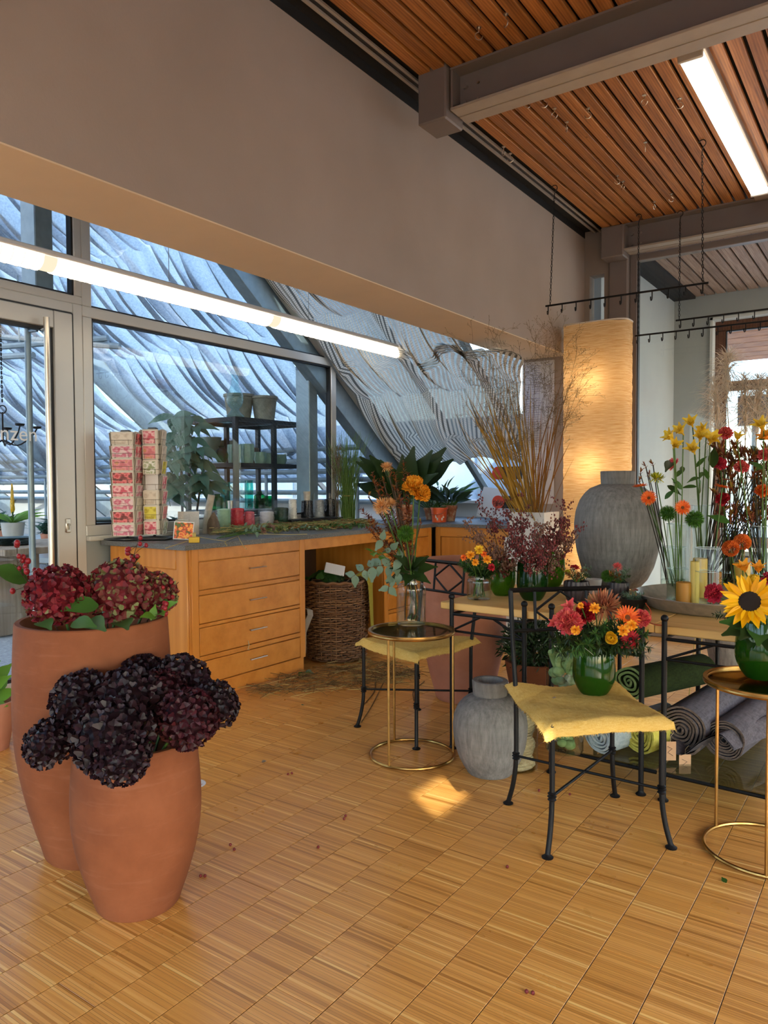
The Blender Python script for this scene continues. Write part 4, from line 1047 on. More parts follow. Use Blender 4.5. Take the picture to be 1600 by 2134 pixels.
grey_vase('big grey stoneware vase on the pine table in front of the paper lamp', (bv[0], bv[1], TZ), (1222 - 982) * bd * 1.0, 46 * bd, 87 * bd, 33 * bd, 27 * bd)
# ================================================================== PLANT TEMPLATES
def petal_t(L=1., W=.3, nl=4, nw=2, tip=.0, bend=.3, cup=.15, base=.25, ruf=0.0, seed=0):
    t = np.linspace(0, 1, nl + 1); u = np.linspace(-1, 1, nw + 1)
    w = W * (base + (1 - base) * np.sin(PI * np.clip(t, 0, 1) ** .75)) * (1 - t ** 5 * (1 - .45 * (1 - tip)))
    w[-1] = W * (.42 * (1 - tip) + .02)
    an = bend * t; s = 1.0 / nl
    x = np.concatenate([[0], np.cumsum(np.cos((an[1:] + an[:-1]) / 2) * s)]) * L; z = np.concatenate([[0], np.cumsum(np.sin((an[1:] + an[:-1]) / 2) * s)]) * L
    r = np.random.RandomState(seed)
    P = np.zeros((nl + 1, nw + 1, 3))
    P[..., 0] = x[:, None]; P[..., 1] = w[:, None] / 2 * u[None]; P[..., 2] = z[:, None] + cup * w[:, None] * (u[None] ** 2)
    if ruf: P[..., 2] += ruf * L * t[:, None] ** 2 * r.uniform(-1, 1, (nl + 1, nw + 1)); P[..., 0] += ruf * .5 * L * t[:, None] ** 2 * r.uniform(-1, 1, (nl + 1, nw + 1))
    g = MB().grid(P); return g.v[0], g.polys[0][0]
def rotz(a): c, s = math.cos(a), math.sin(a); return np.array([[c, -s, 0], [s, c, 0], [0, 0, 1]])
def roty(a): c, s = math.cos(a), math.sin(a); return np.array([[c, 0, s], [0, 1, 0], [-s, 0, c]])
def rotx(a): c, s = math.cos(a), math.sin(a); return np.array([[1, 0, 0], [0, c, -s], [0, s, c]])
def ring(n, r0, z0, tilt, js=.08, sc=1., ph=0., r=nrs):
    out = []
    for i in range(n):
        a = ph + 2 * PI * i / n + r.uniform(-1, 1) * js; t = tilt + r.uniform(-1, 1) * js * 1.5
        R = rotz(a) @ roty(-t); s = sc * (1 + r.uniform(-1, 1) * js)
        out.append(mat4(R @ rotx(r.uniform(-1, 1) * js * 2), rotz(a) @ V3(r0, 0, z0), s))
    return out
def out_mats(n, zmin, zmax, r, sc=1., js=.2, tilt=0.0, sq=1.0):
    """matrices whose +X points outwards from points spread over a ball"""
    D = fib(n, zmin, zmax); M = []
    for d in D:
        x = nrm(d + js * nrs.uniform(-1, 1, 3)); a = V3(0, 0, 1) if abs(x[2]) < .97 else V3(1, 0, 0)
        y = nrm(np.cross(a, x)); z = np.cross(x, y)
        R = np.stack([x, y, z], 1) @ roty(-tilt) @ rotx(nrs.uniform(-.5, .5) if tilt else nrs.uniform(-3, 3))
        M.append(mat4(R, d * r * V3(1, 1, sq), sc * nrs.uniform(.85, 1.12)))
    return M
HEADS = {}
def head(kind, m, m2=None):
    key = (kind, m)
    if key in HEADS: return HEADS[key]
    q = MB(); c = None
    if kind == 'gerbera':
        V, F = petal_t(.78, .20, 4, 2, .4, .12, .12, .45); q.inst(V, F, ring(24, .2, 0, .12, .05)); q.inst(V, F, ring(22, .18, .04, .28, .06, .88, .1)); V, F = petal_t(.3, .10, 2, 2, .4, .3, .1, .5); q.inst(V, F, ring(22, .16, .06, .6, .08, 1.)); c = MB().lathe([(.001, .11), (.1, .12), (.2, .09), (.24, .02)], 16)
    elif kind == 'sunflower':
        V, F = petal_t(.66, .25, 5, 2, .85, .25, .2, .5); q.inst(V, F, ring(19, .36, 0, .05, .12)); q.inst(V, F, ring(17, .35, .03, .28, .12, .92, .15)); V, F = petal_t(.42, .18, 4, 2, .9, -.4, .2, .5); q.inst(V, F, ring(10, .36, -.03, -.3, .2, .9, .2)); c = MB().lathe([(.001, .10), (.16, .12), (.3, .10), (.38, .04), (.38, -.05)], 28)
    elif kind == 'mum':
        V, F = petal_t(.55, .075, 4, 1, .3, .9, .2, .7)
        for k, (n_, tl, z, s) in enumerate(((26, .0, 0, 1.15), (26, .25, .05, 1.15), (24, .55, .1, 1.0), (20, .85, .15, .85), (14, 1.15, .18, .7), (8, 1.4, .2, .5))): q.inst(V, F, ring(n_, .22 - .03 * k, z, tl, .12, s, k * .13))
        V, F = petal_t(.5, .075, 4, 1, .3, -.6, .2, .7); q.inst(V, F, ring(24, .22, -.03, -.2, .15, 1.1))
    elif kind == 'ball':
        V, F = petal_t(.26, .25, 3, 2, .2, .5, .7, .75); q.inst(V, F, out_mats(240, -.85, 1, .76, 1, .04, .25))
    elif kind == 'trick':
        V, F = petal_t(.42, .045, 2, 1, .9, .1, 0, .8); q.inst(V, F, out_mats(760, -.9, 1, .62, 1, .45)); q.ball((0, 0, 0), .6, 14, 8)
    elif kind == 'carnation':
        for k, (n_, tl, z, s) in enumerate(((12, -.05, 0, .95), (13, .25, .05, .98), (13, .5, .12, .95), (12, .75, .2, .9), (10, 1.0, .26, .85), (8, 1.25, .3, .78))):
            V, F = petal_t(.9, .75, 4, 8, 0, .35, .1, .18, .17, k + 3); q.inst(V, F, ring(n_, .06, z, tl, .12, s, k * .4))
    elif kind == 'rose':
        for k in range(26):
            f = k / 25.; V, F = petal_t(1.0, .85 - .2 * f, 5, 6, 0, 1.25 - .9 * f * 0 + .1, .30 + .25 * f, .5, .02, k)
            a = k * 2.399; tl = .15 + 1.05 * f ** .8; q.inst(V, F, [mat4(rotz(a) @ roty(-tl * .75), rotz(a) @ V3(.05, 0, -.25 + .22 * f), .78 - .15 * f)])
    elif kind == 'alst':
        V, F = petal_t(1.05, .66, 6, 2, .45, -.6, .25, .25); q.inst(V, F, ring(3, .05, 0, 1.12, .08)); V, F = petal_t(1.0, .5, 6, 2, .7, -.5, .25, .22); q.inst(V, F, ring(3, .05, .02, 1.18, .08, 1., PI / 3)); q.tube([(0, 0, -.25), (0, 0, .06)], [.05, .1], 6)
        for i in range(5): q.tube([(0, 0, .1), (.12 * math.cos(i * 1.26), .12 * math.sin(i * 1.26), .62)], .012, 4)
    elif kind == 'marigold':
        V, F = petal_t(.62, .42, 3, 4, 0, .15, .1, .4, .08, 1)
        for k, (n_, tl, s) in enumerate(((9, .1, 1.1), (8, .45, .95), (7, .85, .8), (5, 1.25, .6))): q.inst(V, F, ring(n_, .16 - .03 * k, .06 * k, tl, .12, s, .3 * k))
    elif kind == 'hydrangea':
        P = []
        V, F = petal_t(.165, .20, 2, 2, 0, .4, .25, .35)
        D = out_mats(118, -.62, 1, .88, 1, .22, 0, .86); M = []
        for d in D:
            n = d[:3, 0]; t0 = d[:3, 3]; R = frame_z(n, nrs.uniform(0, 6)); s = nrs.uniform(.85, 1.2)
            for k in range(4):
                a = k * PI / 2 + nrs.uniform(-.15, .15); Rk = R @ rotz(a) @ roty(-nrs.uniform(-.1, .85)); M.append(mat4(Rk, t0 * nrs.uniform(.96, 1.04) + Rk @ V3(.012, 0, 0), s))
        q.inst(V, F, M); q.ball((0, 0, 0), .78, 14, 8, sz=.86)
    elif kind == 'paw':
        V, F = petal_t(.75, .17, 3, 1, .7, .5, .25, .6)
        q.inst(V, F, ring(7, .02, .3, .95, .2)); q.inst(V, F, ring(6, .02, .05, .5, .3, .95)); q.inst(V, F, ring(5, .02, -.25, .35, .3, .8, .4)); q.tube([(0, 0, -.4), (0, 0, .4)], [.04, .07], 5)
    hm_ = q.mesh('flower_head', m); cm = None
    if c is not None: cm = c.mesh('flower_centre', m2)
    HEADS[key] = (hm_, cm); return HEADS[key]
LEAFM = {}
def leaf_mesh(m, L=1., W=.45, tip=.8, bend=-.5, fold=.12, nl=6):
    key = (m, L, W, tip, bend, fold)
    if key not in LEAFM:
        V, F = petal_t(L, W, nl, 2, tip, bend, fold, .12); V2 = V + V3(0, 0, .0); LEAFM[key] = MB().add(V, F).mesh('leaf', m)
    return LEAFM[key]
def put_leaf(parent, p, d, size, m, up=(0, 0, 1), W=.45, tip=.8, bend=-.5, name='leaf', fold=.12, roll=0.0):
    """leaf whose base sits at world p and grows along d"""
    o = link(name, leaf_mesh(m, 1., W, tip, bend, fold), parent)
    x = nrm(d); u = np.asarray(up, float) if tuple(up) != (0, 0, 1) else V3(0, 0, .6) + .7 * TOCAM(p); y = np.cross(u, x); y = nrm(y) if np.linalg.norm(y) > 1e-3 else V3(0, 1, 0); z = np.cross(x, y)
    R = np.stack([x, y, z], 1) @ rotx(roll)
    q = np.zeros(3); pp = parent
    while pp is not None: q += np.array(pp.location); pp = pp.parent
    M = mat4(R, np.asarray(p) - q, size); o.matrix_local = Matrix(M.tolist()); return o
TOCAM = lambda p: nrm(CAM_POS - np.asarray(p))
def flower(name, label, base, hp, kind, size, m, face=None, m2=None, group=None, stem='stem_green', sr=.0028, ctrl=None, leaves=(), lm='leaf_mid', cat='flower'):
    base = np.asarray(base, float); hp = np.asarray(hp, float)
    t = thing(name, label, cat, base, 0, group)
    d = nrm(hp - base) if face is None else nrm(face)
    mid = (base + hp) / 2 + V3(0, 0, .25 * np.linalg.norm(hp - base)) * .5 * np.array([0, 0, 1]) if ctrl is None else np.asarray(ctrl, float)
    back = hp - d * size * .12
    pts = bez(base, mid, back, 9)
    if sr: part(t, 'stem', MB().tube(pts, sr, 6), stem, world=True)
    hmesh, cmesh = head(kind, m, m2)
    o = link('flower_head', hmesh, t)
    R = frame_z(d, rnd.uniform(0, 6)); o.matrix_local = Matrix(mat4(R, hp - base, size).tolist())
    if cmesh is not None: link('flower_centre', cmesh, o)
    for s, ang_, L in leaves:
        i = min(8, max(1, int(s * 8))); p = pts[i]; tg = nrm(pts[i] - pts[i - 1]); side = nrm(np.cross(tg, V3(math.cos(ang_), math.sin(ang_), .2)))
        put_leaf(t, p, nrm(side + .5 * tg), L, lm, W=.3)
    return t
def sprig(name, label, base, tip, m, n=40, ll=.03, lw=.25, group=None, bow=(0, 0, 0), stem='stem_green', spread=.8, sr=.002, start=.25, cat='foliage', lay='pinnate', seed=1, tp=.8, big=False):
    """branch with small leaves joined into one part (big=True: each leaf its own part)"""
    r = np.random.RandomState(seed); base = np.asarray(base, float); tip = np.asarray(tip, float)
    t = thing(name, label, cat, base, 0, group)
    pts = bez(base, (base + tip) / 2 + np.asarray(bow, float), tip, 14)
    part(t, 'stem', MB().tube(pts, np.linspace(sr, sr * .4, 14), 5), stem, world=True)
    V, F = petal_t(1., lw, 4, 2, tp, -.3, .12, .2); M = []
    for k in range(n):
        s = start + (1 - start) * (k + .5) / n; f = s * 13; i = int(min(12, f)); p = pts[i] + (pts[i + 1] - pts[i]) * (f - i); tg = nrm(pts[i + 1] - pts[i])
        a = V3(0, 0, 1) if abs(tg[2]) < .9 else V3(1, 0, 0); side = nrm(np.cross(tg, a)); up = np.cross(side, tg)
        ang_ = (k % 2) * PI + r.uniform(-.5, .5) if lay == 'pinnate' else r.uniform(0, 2 * PI)
        x = nrm(tg * (1 - spread * .55) + spread * (side * math.cos(ang_) + up * math.sin(ang_)) + .15 * r.randn(3))
        y = nrm(np.cross(V3(0, 0, 1) + .3 * r.randn(3), x)); z = np.cross(x, y); sz = 1.45 * ll * r.uniform(.75, 1.2) * (1 - .35 * s)
        if big: put_leaf(t, p, x, sz, m, up=z, W=lw, tip=tp, bend=-.3)
        else: M.append(mat4(np.stack([x, y, z], 1), p, sz))
    if not big:
        q = MB().inst(V, F, M); o = part(t, 'foliage', q, m, world=True); o['kind'] = 'stuff'
    return t
def lathe_part(t, name, prof, m, seg=40): return part(t, name, MB().lathe(prof, seg), m)
def glass_wall(prof, th):
    """closed thin wall from an outer profile bottom->top"""
    P = np.asarray(prof, float); inner = [(max(r - th, .0005), z + (th if i == 0 else 0)) for i, (r, z) in enumerate(P)][::-1]
    return [(.0005, P[0][1])] + [tuple(p) for p in P] + inner + [(.0005, P[0][1] + th)]
# ================================================================== HYDRANGEAS
RED = [(122, 1241, 2.52, .104, 'hyd_red', 'round deep red hydrangea head at the left rim of the tall planter'), (250, 1232, 2.62, .112, 'hyd_mixed', 'red and green hydrangea head at the right of the tall planter'), (318, 1238, 2.72, .085, 'hyd_mixed', 'smaller red hydrangea head tucked behind the right rim of the tall planter')]
for px, py, D, r, m, lab in RED:
    p = atD(px, py, D); flower('hydrangea', lab, (bp[0] + (p[0] - bp[0]) * .6, bp[1] + (p[1] - bp[1]) * .6, .72), p, 'hydrangea', r * 1.05, m, V3(0, 0, 1) * .7 + .6 * TOCAM(p), group='red hydrangeas in the tall planter', sr=.005)
DK = [(298, 1408, 2.50, .072, 'hyd_dark', 'dark hydrangea head at the back middle of the short planter'), (378, 1420, 2.46, .088, 'hyd_dark', 'dark hydrangea head at the back right of the short planter'), (170, 1455, 2.36, .086, 'hyd_dark', 'dark hydrangea head over the left rim of the short planter'),
      (107, 1548, 2.32, .075, 'hyd_dark', 'lowest left dark hydrangea head hanging beside the short planter'), (268, 1462, 2.27, .098, 'hyd_dark', 'dark hydrangea head in the middle of the short planter'), (236, 1535, 2.08, .100, 'hyd_dark', 'near black hydrangea head at the front of the short planter'), (252, 1578, 2.03, .070, 'hyd_dark', 'near black hydrangea head hanging lowest over the front rim'),
      (390, 1498, 2.20, .082, 'hyd_wine', 'wine coloured hydrangea head over the right rim of the short planter'), (445, 1468, 2.34, .072, 'hyd_dark', 'rightmost dark hydrangea head beside the drawer cabinet'), (340, 1450, 2.36, .080, 'hyd_wine', 'wine tinged hydrangea head in the middle right of the short planter')]
for px, py, D, r, m, lab in DK:
    p = atD(px, py, D); b = V3(sp[0], sp[1], .44) + (p - V3(sp[0], sp[1], .44)) * V3(.35, .35, 0)
    flower('hydrangea', lab, b, p, 'hydrangea', r * 1.13, m, V3(0, 0, .8) + .35 * TOCAM(p) + 2.2 * (p - V3(sp[0], sp[1], p[2])), group='dark hydrangeas in the short planter', sr=.005)
# leaves under the red heads and St John's wort berries
def berry_stem(name, label, base, tip, n, spread, m, br=.006, seed=0, leaves=3, lm='leaf_bright', ll=.06, group=None, bow=(0, 0, .03), stem='stem_brown', sub=5):
    r = np.random.RandomState(seed); base = np.asarray(base, float); tip = np.asarray(tip, float)
    t = thing(name, label, 'berries', base, 0, group)
    pts = bez(base, (base + tip) / 2 + np.asarray(bow), tip, 12); q = MB().tube(pts, np.linspace(.0028, .0012, 12), 5); bq = []
    for k in range(n):
        s = r.uniform(.62, 1.0); i = int(s * 11); p0 = pts[i]; e = p0 + nrm(r.randn(3) + V3(0, 0, .6)) * spread * r.uniform(.3, 1); q.tube([p0, (p0 + e) / 2 + .1 * spread * r.randn(3), e], .0009, 4); bq.append(e)
    part(t, 'stem', q, stem, world=True)
    V = MB().ball((0, 0, 0), 1, 8, 5, sz=1.15); bm_ = V.mesh('berry', m)
    for e in bq:
        o = link('berry', bm_, t); o.location = tuple(e - base); s = br * r.uniform(.8, 1.15); o.scale = (s, s, s)
    for k in range(leaves):
        s = .35 + .55 * (k + .5) / max(1, leaves); i = int(s * 11); d = nrm(r.randn(3) + V3(0, 0, .3)); put_leaf(t, pts[i], d, ll * r.uniform(.8, 1.2), lm, W=.55)
    return t
bt = V3(bp[0], bp[1], .74)
berry_stem('berry_sprig', 'red berry sprig reaching left out of the tall planter', bt + V3(-.1, -.05, 0), atD(28, 1175, 2.62), 18, .095, 'berry_red', .0098, 1, 5, 'leaf_mid', .12, 'red berry sprigs in the tall planter')
berry_stem('berry_sprig', 'upright red berry sprig in front of the greeting cards', bt + V3(.03, .05, 0), atD(290, 1122, 2.72), 14, .065, 'berry_red', .0092, 2, 4, 'leaf_dark', .08, 'red berry sprigs in the tall planter')
berry_stem('berry_sprig', 'red berry sprig at the right edge of the tall planter', bt + V3(.12, .08, 0), atD(372, 1213, 2.68), 7, .04, 'berry_red', .0088, 3, 3, 'leaf_mid', .075, 'red berry sprigs in the tall planter')
berry_stem('berry_sprig', 'low berry sprig with green leaves on the planter rim', bt + V3(.15, .05, 0), atD(352, 1265, 2.55), 6, .04, 'berry_red', .0085, 4, 6, 'leaf_bright', .07, 'red berry sprigs in the tall planter')
berry_stem('berry_sprig', 'berry sprig between the two big red hydrangea heads', bt + V3(.02, .05, 0), atD(212, 1188, 2.75), 10, .04, 'berry_red', .0072, 5, 3, 'leaf_mid', .05, 'red berry sprigs in the tall planter')
lv = thing('hydrangea_leaves', 'large dark green leaves under the red hydrangea heads', 'leaves', bt)
for (px, py, D), (qx, qy), L in (((178, 1290, 2.42), (1, -.2), .13), ((85, 1290, 2.42), (1, -.3), .10), ((150, 1292, 2.38), (.9, .1), .10), ((205, 1255, 2.5), (-.2, -1), .12), ((250, 1290, 2.5), (.6, -.3), .12)):
    p = atD(px, py, D); put_leaf(lv, p - V3(0, 0, .01), V3(qx, qy, .12), L, 'leaf_mid', W=.6)
# plant at the left edge of the photograph
p0 = atZ(-18, 1560, 0); q = thing('potted_plant', 'green leafy plant in a small terracotta pot left of the tall planter', 'plant', p0)
lathe_part(q, 'pot', [(.001, 0), (.08, 0), (.115, .20), (.12, .24), (.105, .24), (.10, .2), (.001, .19)], 'terracotta_pale', 36)
for k in range(14):
    a = k * 2.4; put_leaf(q, p0 + V3(.02 * math.cos(a), .02 * math.sin(a), .2 + .012 * k), V3(math.cos(a), math.sin(a), .5 + .06 * k), .12, 'leaf_bright', W=.6)

# ================================================================== BRASS TABLE: clear jar bouquet
def jar(name, label, loc, R, H, rn, m='glass_clear', water=.62, group=None, sh=.82, wm='water'):
    t = thing(name, label, 'jar', loc, 0, group)
    pr = [(R * .86, 0), (R * .97, .006), (R, .02), (R, H * sh * .88)] + [(rn + (R - rn) * math.cos(a) ** .8, H * sh * .88 + (H * .12) * math.sin(a)) for a in np.linspace(.25, PI / 2 - .05, 6)] + [(rn, H * sh + H * .08), (rn, H * .97), (rn + .004, H)]
    part(t, 'glass', MB().lathe(glass_wall(pr, .003), 48), m)
    if water: part(t, 'water', MB().lathe([(.001, .008), (R * .86, .008), (R - .0045, .022), (R - .0045, H * water), (.001, H * water)], 40), wm)
    return t
j1 = atZ(857, 1302, GH)
jar('glass_jar', 'large clear glass jar of water on the brass table', j1, .073, .245, .048)
jb = V3(j1[0], j1[1], GH + .02)
neck = V3(j1[0] + .0, j1[1], GH + .25)
def through(base, nk, hp): return np.asarray(nk) * 2 - (np.asarray(base) + np.asarray(hp)) / 2    # bezier control so the stem passes the neck
def jf(name, label, px, py, D, kind, size, m, face=None, m2=None, off=None, **k):
    hp = atD(px, py, D); b = jb + (V3(rnd.uniform(-.03, .045), rnd.uniform(-.03, .03), rnd.uniform(0, .02)) if off is None else off); nk = neck + V3(rnd.uniform(-.02, .02), rnd.uniform(-.02, .02), -.02)
    return flower(name, label, b, hp, kind, size, m, TOCAM(hp) * .5 + V3(0, 0, .6) if face is None else face, m2, 'bouquet in the clear jar', ctrl=through(b, nk, hp), sr=.0034, **k)
jf('chrysanthemum', 'lower peach spider chrysanthemum of the clear jar bouquet', 796, 1056, 3.58, 'mum', .058, 'p_peach', TOCAM(neck) + V3(-.35, -.2, .35))
jf('chrysanthemum', 'second peach chrysanthemum just right of the lower one', 812, 1050, 3.66, 'mum', .050, 'p_peach', V3(.3, .3, .8)); jf('chrysanthemum', 'topmost peach spider chrysanthemum of the clear jar bouquet', 806, 974, 3.72, 'mum', .044, 'p_peach', V3(0, -.3, 1))
jf('lily', 'bright orange lily bloom at the right of the clear jar bouquet', 862, 1020, 3.62, 'carnation', .062, 'p_amber', V3(.2, -.3, .9)); jf('lily', 'second orange lily bloom leaning right in the clear jar bouquet', 876, 1032, 3.60, 'carnation', .052, 'p_amber', V3(.6, -.3, .6))
jf('green_trick', 'fluffy green ball flower in the middle of the clear jar bouquet', 845, 1112, 3.55, 'trick', .043, 'trick')
for i, (px, py) in enumerate(((768, 1034), (781, 1010), (799, 1003), (812, 992), (790, 1030), (825, 1005), (835, 1045), (876, 1090), (772, 1092), (822, 1020))):
    jf('kangaroo_paw', 'rusty kangaroo paw sprig on the left side of the clear jar bouquet' if px < 850 else 'single rusty sprig below the orange lily', px, py, 3.66 + .01 * (i % 3), 'paw', .026, 'p_rust', V3(rnd.uniform(-.5, .5), rnd.uniform(-.5, .3), 1), stem='stem_brown')
for i, (px, py, D) in enumerate(((840, 960, 3.75), (775, 985, 3.7), (752, 1060, 3.68), (765, 1100, 3.6), (850, 985, 3.72), (822, 985, 3.74), (790, 1000, 3.7), (810, 1030, 3.68), (830, 1020, 3.6), (785, 1050, 3.7), (850, 1060, 3.66), (770, 1075, 3.64))):
    hp = atD(px, py, D); sprig('filler_sprig', 'airy brown filler twig in the clear jar bouquet', neck - V3(0, 0, .05), hp, 'p_rust', 90, .026, .3, 'filler twigs in the clear jar bouquet', (0, 0, .02), 'stem_brown', .9, .0016, .35, seed=i, lay='all')
def leaf_thing(name, label, p, d, L, m, W=.45, group=None, cat='leaf', tip=.8, bend=-.4, up=(0, 0, 1)):
    t = thing(name, label, cat, p, 0, group); put_leaf(t, p, d, L, m, W=W, tip=tip, bend=bend, up=up, name='blade'); return t
for i in range(15):
    a = i * .42; d = V3(math.cos(a), math.sin(a), (-.25, .3, .8)[i % 3]); leaf_thing('collar_leaf', 'dark glossy leaf in the collar of the clear jar bouquet', neck + V3(0, 0, .005 + .012 * (i % 3)), d, .115 + .02 * (i % 2), 'leaf_dark', .5, 'collar leaves of the clear jar bouquet')
def eucalyptus(label, base, tip, pairs, ll, seed=0, bow=(0, 0, .03), seeds=False):
    r = np.random.RandomState(seed); base = np.asarray(base, float); tip = np.asarray(tip, float); t = thing('eucalyptus_sprig', label, 'foliage', base, 0, 'eucalyptus sprigs')
    pts = bez(base, (base + tip) / 2 + np.asarray(bow), tip, 16); q = MB().tube(pts, .0016, 5)
    for k in range(pairs):
        i = int(4 + 11 * (k + .5) / pairs); tg = nrm(pts[i] - pts[i - 1])
        for s in (-1, 1):
            sd = nrm(np.cross(tg, TOCAM(pts[i])) * s + .35 * tg + .3 * r.randn(3) + V3(0, 0, -.35)); put_leaf(t, pts[i], sd, ll * r.uniform(.8, 1.2), 'leaf_euca', W=.62, tip=.4, up=TOCAM(pts[i]))
    if seeds:
        for k in range(30): p = pts[r.randint(5, 16)] + .02 * r.randn(3); q.ball(p, .0022, 5, 3)
    part(t, 'stem', q, 'stem_brown', world=True); return t
eucalyptus('eucalyptus sprig arching left over the wicker basket', neck, atD(722, 1212, 3.66), 5, .065, 1, (0, 0, .12), True); eucalyptus('eucalyptus sprig hanging beside the clear jar', neck, atD(808, 1238, 3.52), 3, .062, 2, (-.06, 0, .08)); eucalyptus('upright eucalyptus sprig left of the green ball flower', neck, atD(786, 1118, 3.58), 3, .06, 3)
sprig('ivy_sprig', 'bright green ivy sprig above the wicker basket', neck, atD(772, 1150, 3.60), 'leaf_bright', 7, .06, .7, None, (-.03, 0, .03), start=.55, big=True, seed=4)

# ================================================================== CHAIR: green vase bouquet
def round_vase(name, label, loc, R, H, rt, m, group=None, rb=.55):
    t = thing(name, label, 'vase', loc, 0, group); pr = []
    for u in np.linspace(0, 1, 22):
        if u < .45: r = R * (rb + (1 - rb) * math.sin(u / .45 * PI / 2) ** .8)
        else: r = R + (rt - R) * ((u - .45) / .55) ** 1.8
        pr.append((r, u * H))
    part(t, 'glass', MB().lathe(glass_wall(pr, .004), 48), m); return t
va = atZ(1237, 1446, .468); VH = .195
round_vase('green_vase', 'glossy green glass vase with a bouquet on the chair', va, .083, VH, .071, 'glass_green')
vb = V3(va[0], va[1], .49); vn = V3(va[0], va[1], .468 + VH)
def bouq(neck_, base_, grp):
    def f(name, label, px, py, D, kind, size, m, face=None, m2=None, **k):
        hp = atD(px, py, D); b = base_ + V3(rnd.uniform(-.03, .03), rnd.uniform(-.03, .03), 0); nk = neck_ + V3(rnd.uniform(-.025, .025), rnd.uniform(-.025, .025), -.03)
        out = nrm((hp - neck_) + V3(0, 0, .02)); return flower(name, label, b, hp, kind, size, m, out * .7 + TOCAM(hp) * .75 if face is None else face, m2, grp, ctrl=through(b, nk, hp), sr=.0026, **k)
    return f
f = bouq(vn, vb, 'bouquet in the green vase on the chair')
f('chrysanthemum', 'large bronze chrysanthemum at the top of the chair bouquet', 1258, 1264, 2.80, 'mum', .084, 'p_bronze', V3(.25, -.55, .8)); f('carnation', 'coral carnation at the left of the chair bouquet', 1186, 1297, 2.70, 'carnation', .054, 'p_coral'); f('carnation', 'dark red carnation below the bronze bloom of the chair bouquet', 1219, 1279, 2.74, 'carnation', .042, 'p_red')
f('alstroemeria', 'coral lily bloom at the upper left of the chair bouquet', 1188, 1266, 2.82, 'alst', .040, 'p_coral'); f('alstroemeria', 'coral lily bloom at the far left of the chair bouquet', 1158, 1299, 2.78, 'alst', .036, 'p_coral'); f('gerbera', 'large orange gerbera at the right of the chair bouquet', 1307, 1287, 2.72, 'gerbera', .048, 'p_orange', None, 'gerb_eye')
f('gerbera', 'dark red gerbera at the lower right of the chair bouquet', 1313, 1332, 2.68, 'gerbera', .037, 'p_red', None, 'sun_eye'); f('rose', 'yellow rose at the front of the chair bouquet', 1272, 1330, 2.60, 'rose', .044, 'p_yellow'); f('carnation', 'pink carnation at the right edge of the chair bouquet', 1334, 1290, 2.84, 'carnation', .04, 'p_coral')
for px, py, s, lab in ((1239, 1268, .020, 'small orange marigold under the bronze bloom'), (1298, 1314, .022, 'small orange marigold right of the yellow rose'), (1316, 1303, .020, 'small orange marigold below the orange gerbera'), (1199, 1313, .018, 'small orange marigold below the coral carnation'), (1210, 1262, .012, 'tiny yellow marigold between the coral lily and bronze bloom')): f('marigold', lab, px, py, 2.62, 'marigold', s * 1.2, 'p_amber')
for i, (px, py, D) in enumerate(((1150, 1350, 2.72), (1165, 1362, 2.64), (1142, 1330, 2.85), (1350, 1320, 2.8), (1355, 1350, 2.75), (1330, 1270, 2.95), (1205, 1345, 2.58), (1250, 1350, 2.56), (1230, 1300, 2.85), (1280, 1290, 2.88), (1340, 1340, 2.62), (1180, 1330, 2.62), (1262, 1300, 2.7), (1215, 1320, 2.66), (1290, 1345, 2.6), (1175, 1310, 2.8), (1160, 1340, 2.66), (1200, 1290, 2.8), (1240, 1320, 2.62), (1330, 1310, 2.72), (1320, 1350, 2.58), (1225, 1345, 2.54), (1300, 1300, 2.66), (1345, 1365, 2.66), (1190, 1360, 2.56))):
    sprig('fern_sprig', 'feathery dark green fern sprig in the chair bouquet', vn - V3(0, 0, .03), atD(px, py, D), 'leaf_dark' if i % 3 else 'leaf_mid', 100, .028, .22, 'fern sprigs in the chair bouquet', (0, 0, .03), start=.2, seed=i, spread=1.0, lay='all')
for i, (px, py, D, L, m) in enumerate(((1225, 1360, 2.58, .10, 'leaf_mid'), (1262, 1358, 2.56, .09, 'leaf_dark'), (1240, 1370, 2.60, .11, 'leaf_mid'), (1345, 1360, 2.64, .11, 'leaf_dark'), (1320, 1375, 2.62, .1, 'leaf_dark'), (1147, 1320, 2.72, .07, 'leaf_mid'))):
    hp = atD(px, py, D); leaf_thing('broad_leaf', 'broad green leaf round the foot of the chair bouquet', vn + V3(0, 0, -.005) + .03 * nrm((hp - vn) * V3(1, 1, 0)), hp - vn, L, m, .6, 'broad leaves of the chair bouquet')
berry_stem('berry_sprig', 'red berry sprig at the lower right of the chair bouquet', vn, atD(1312, 1352, 2.62), 10, .028, 'berry_red', .0055, 11, 2, 'leaf_dark', .05)
p = atD(1228, 1358, 2.53); lt = thing('price_tag', 'small white paper flag hanging on the chair bouquet', 'tag', p); part(lt, 'paper', MB().tube([p + V3(-.012, -.01, .012), p, p + V3(.012, .006, -.012)], .0045, 4, flat=.1), 'paper_white', False, True)

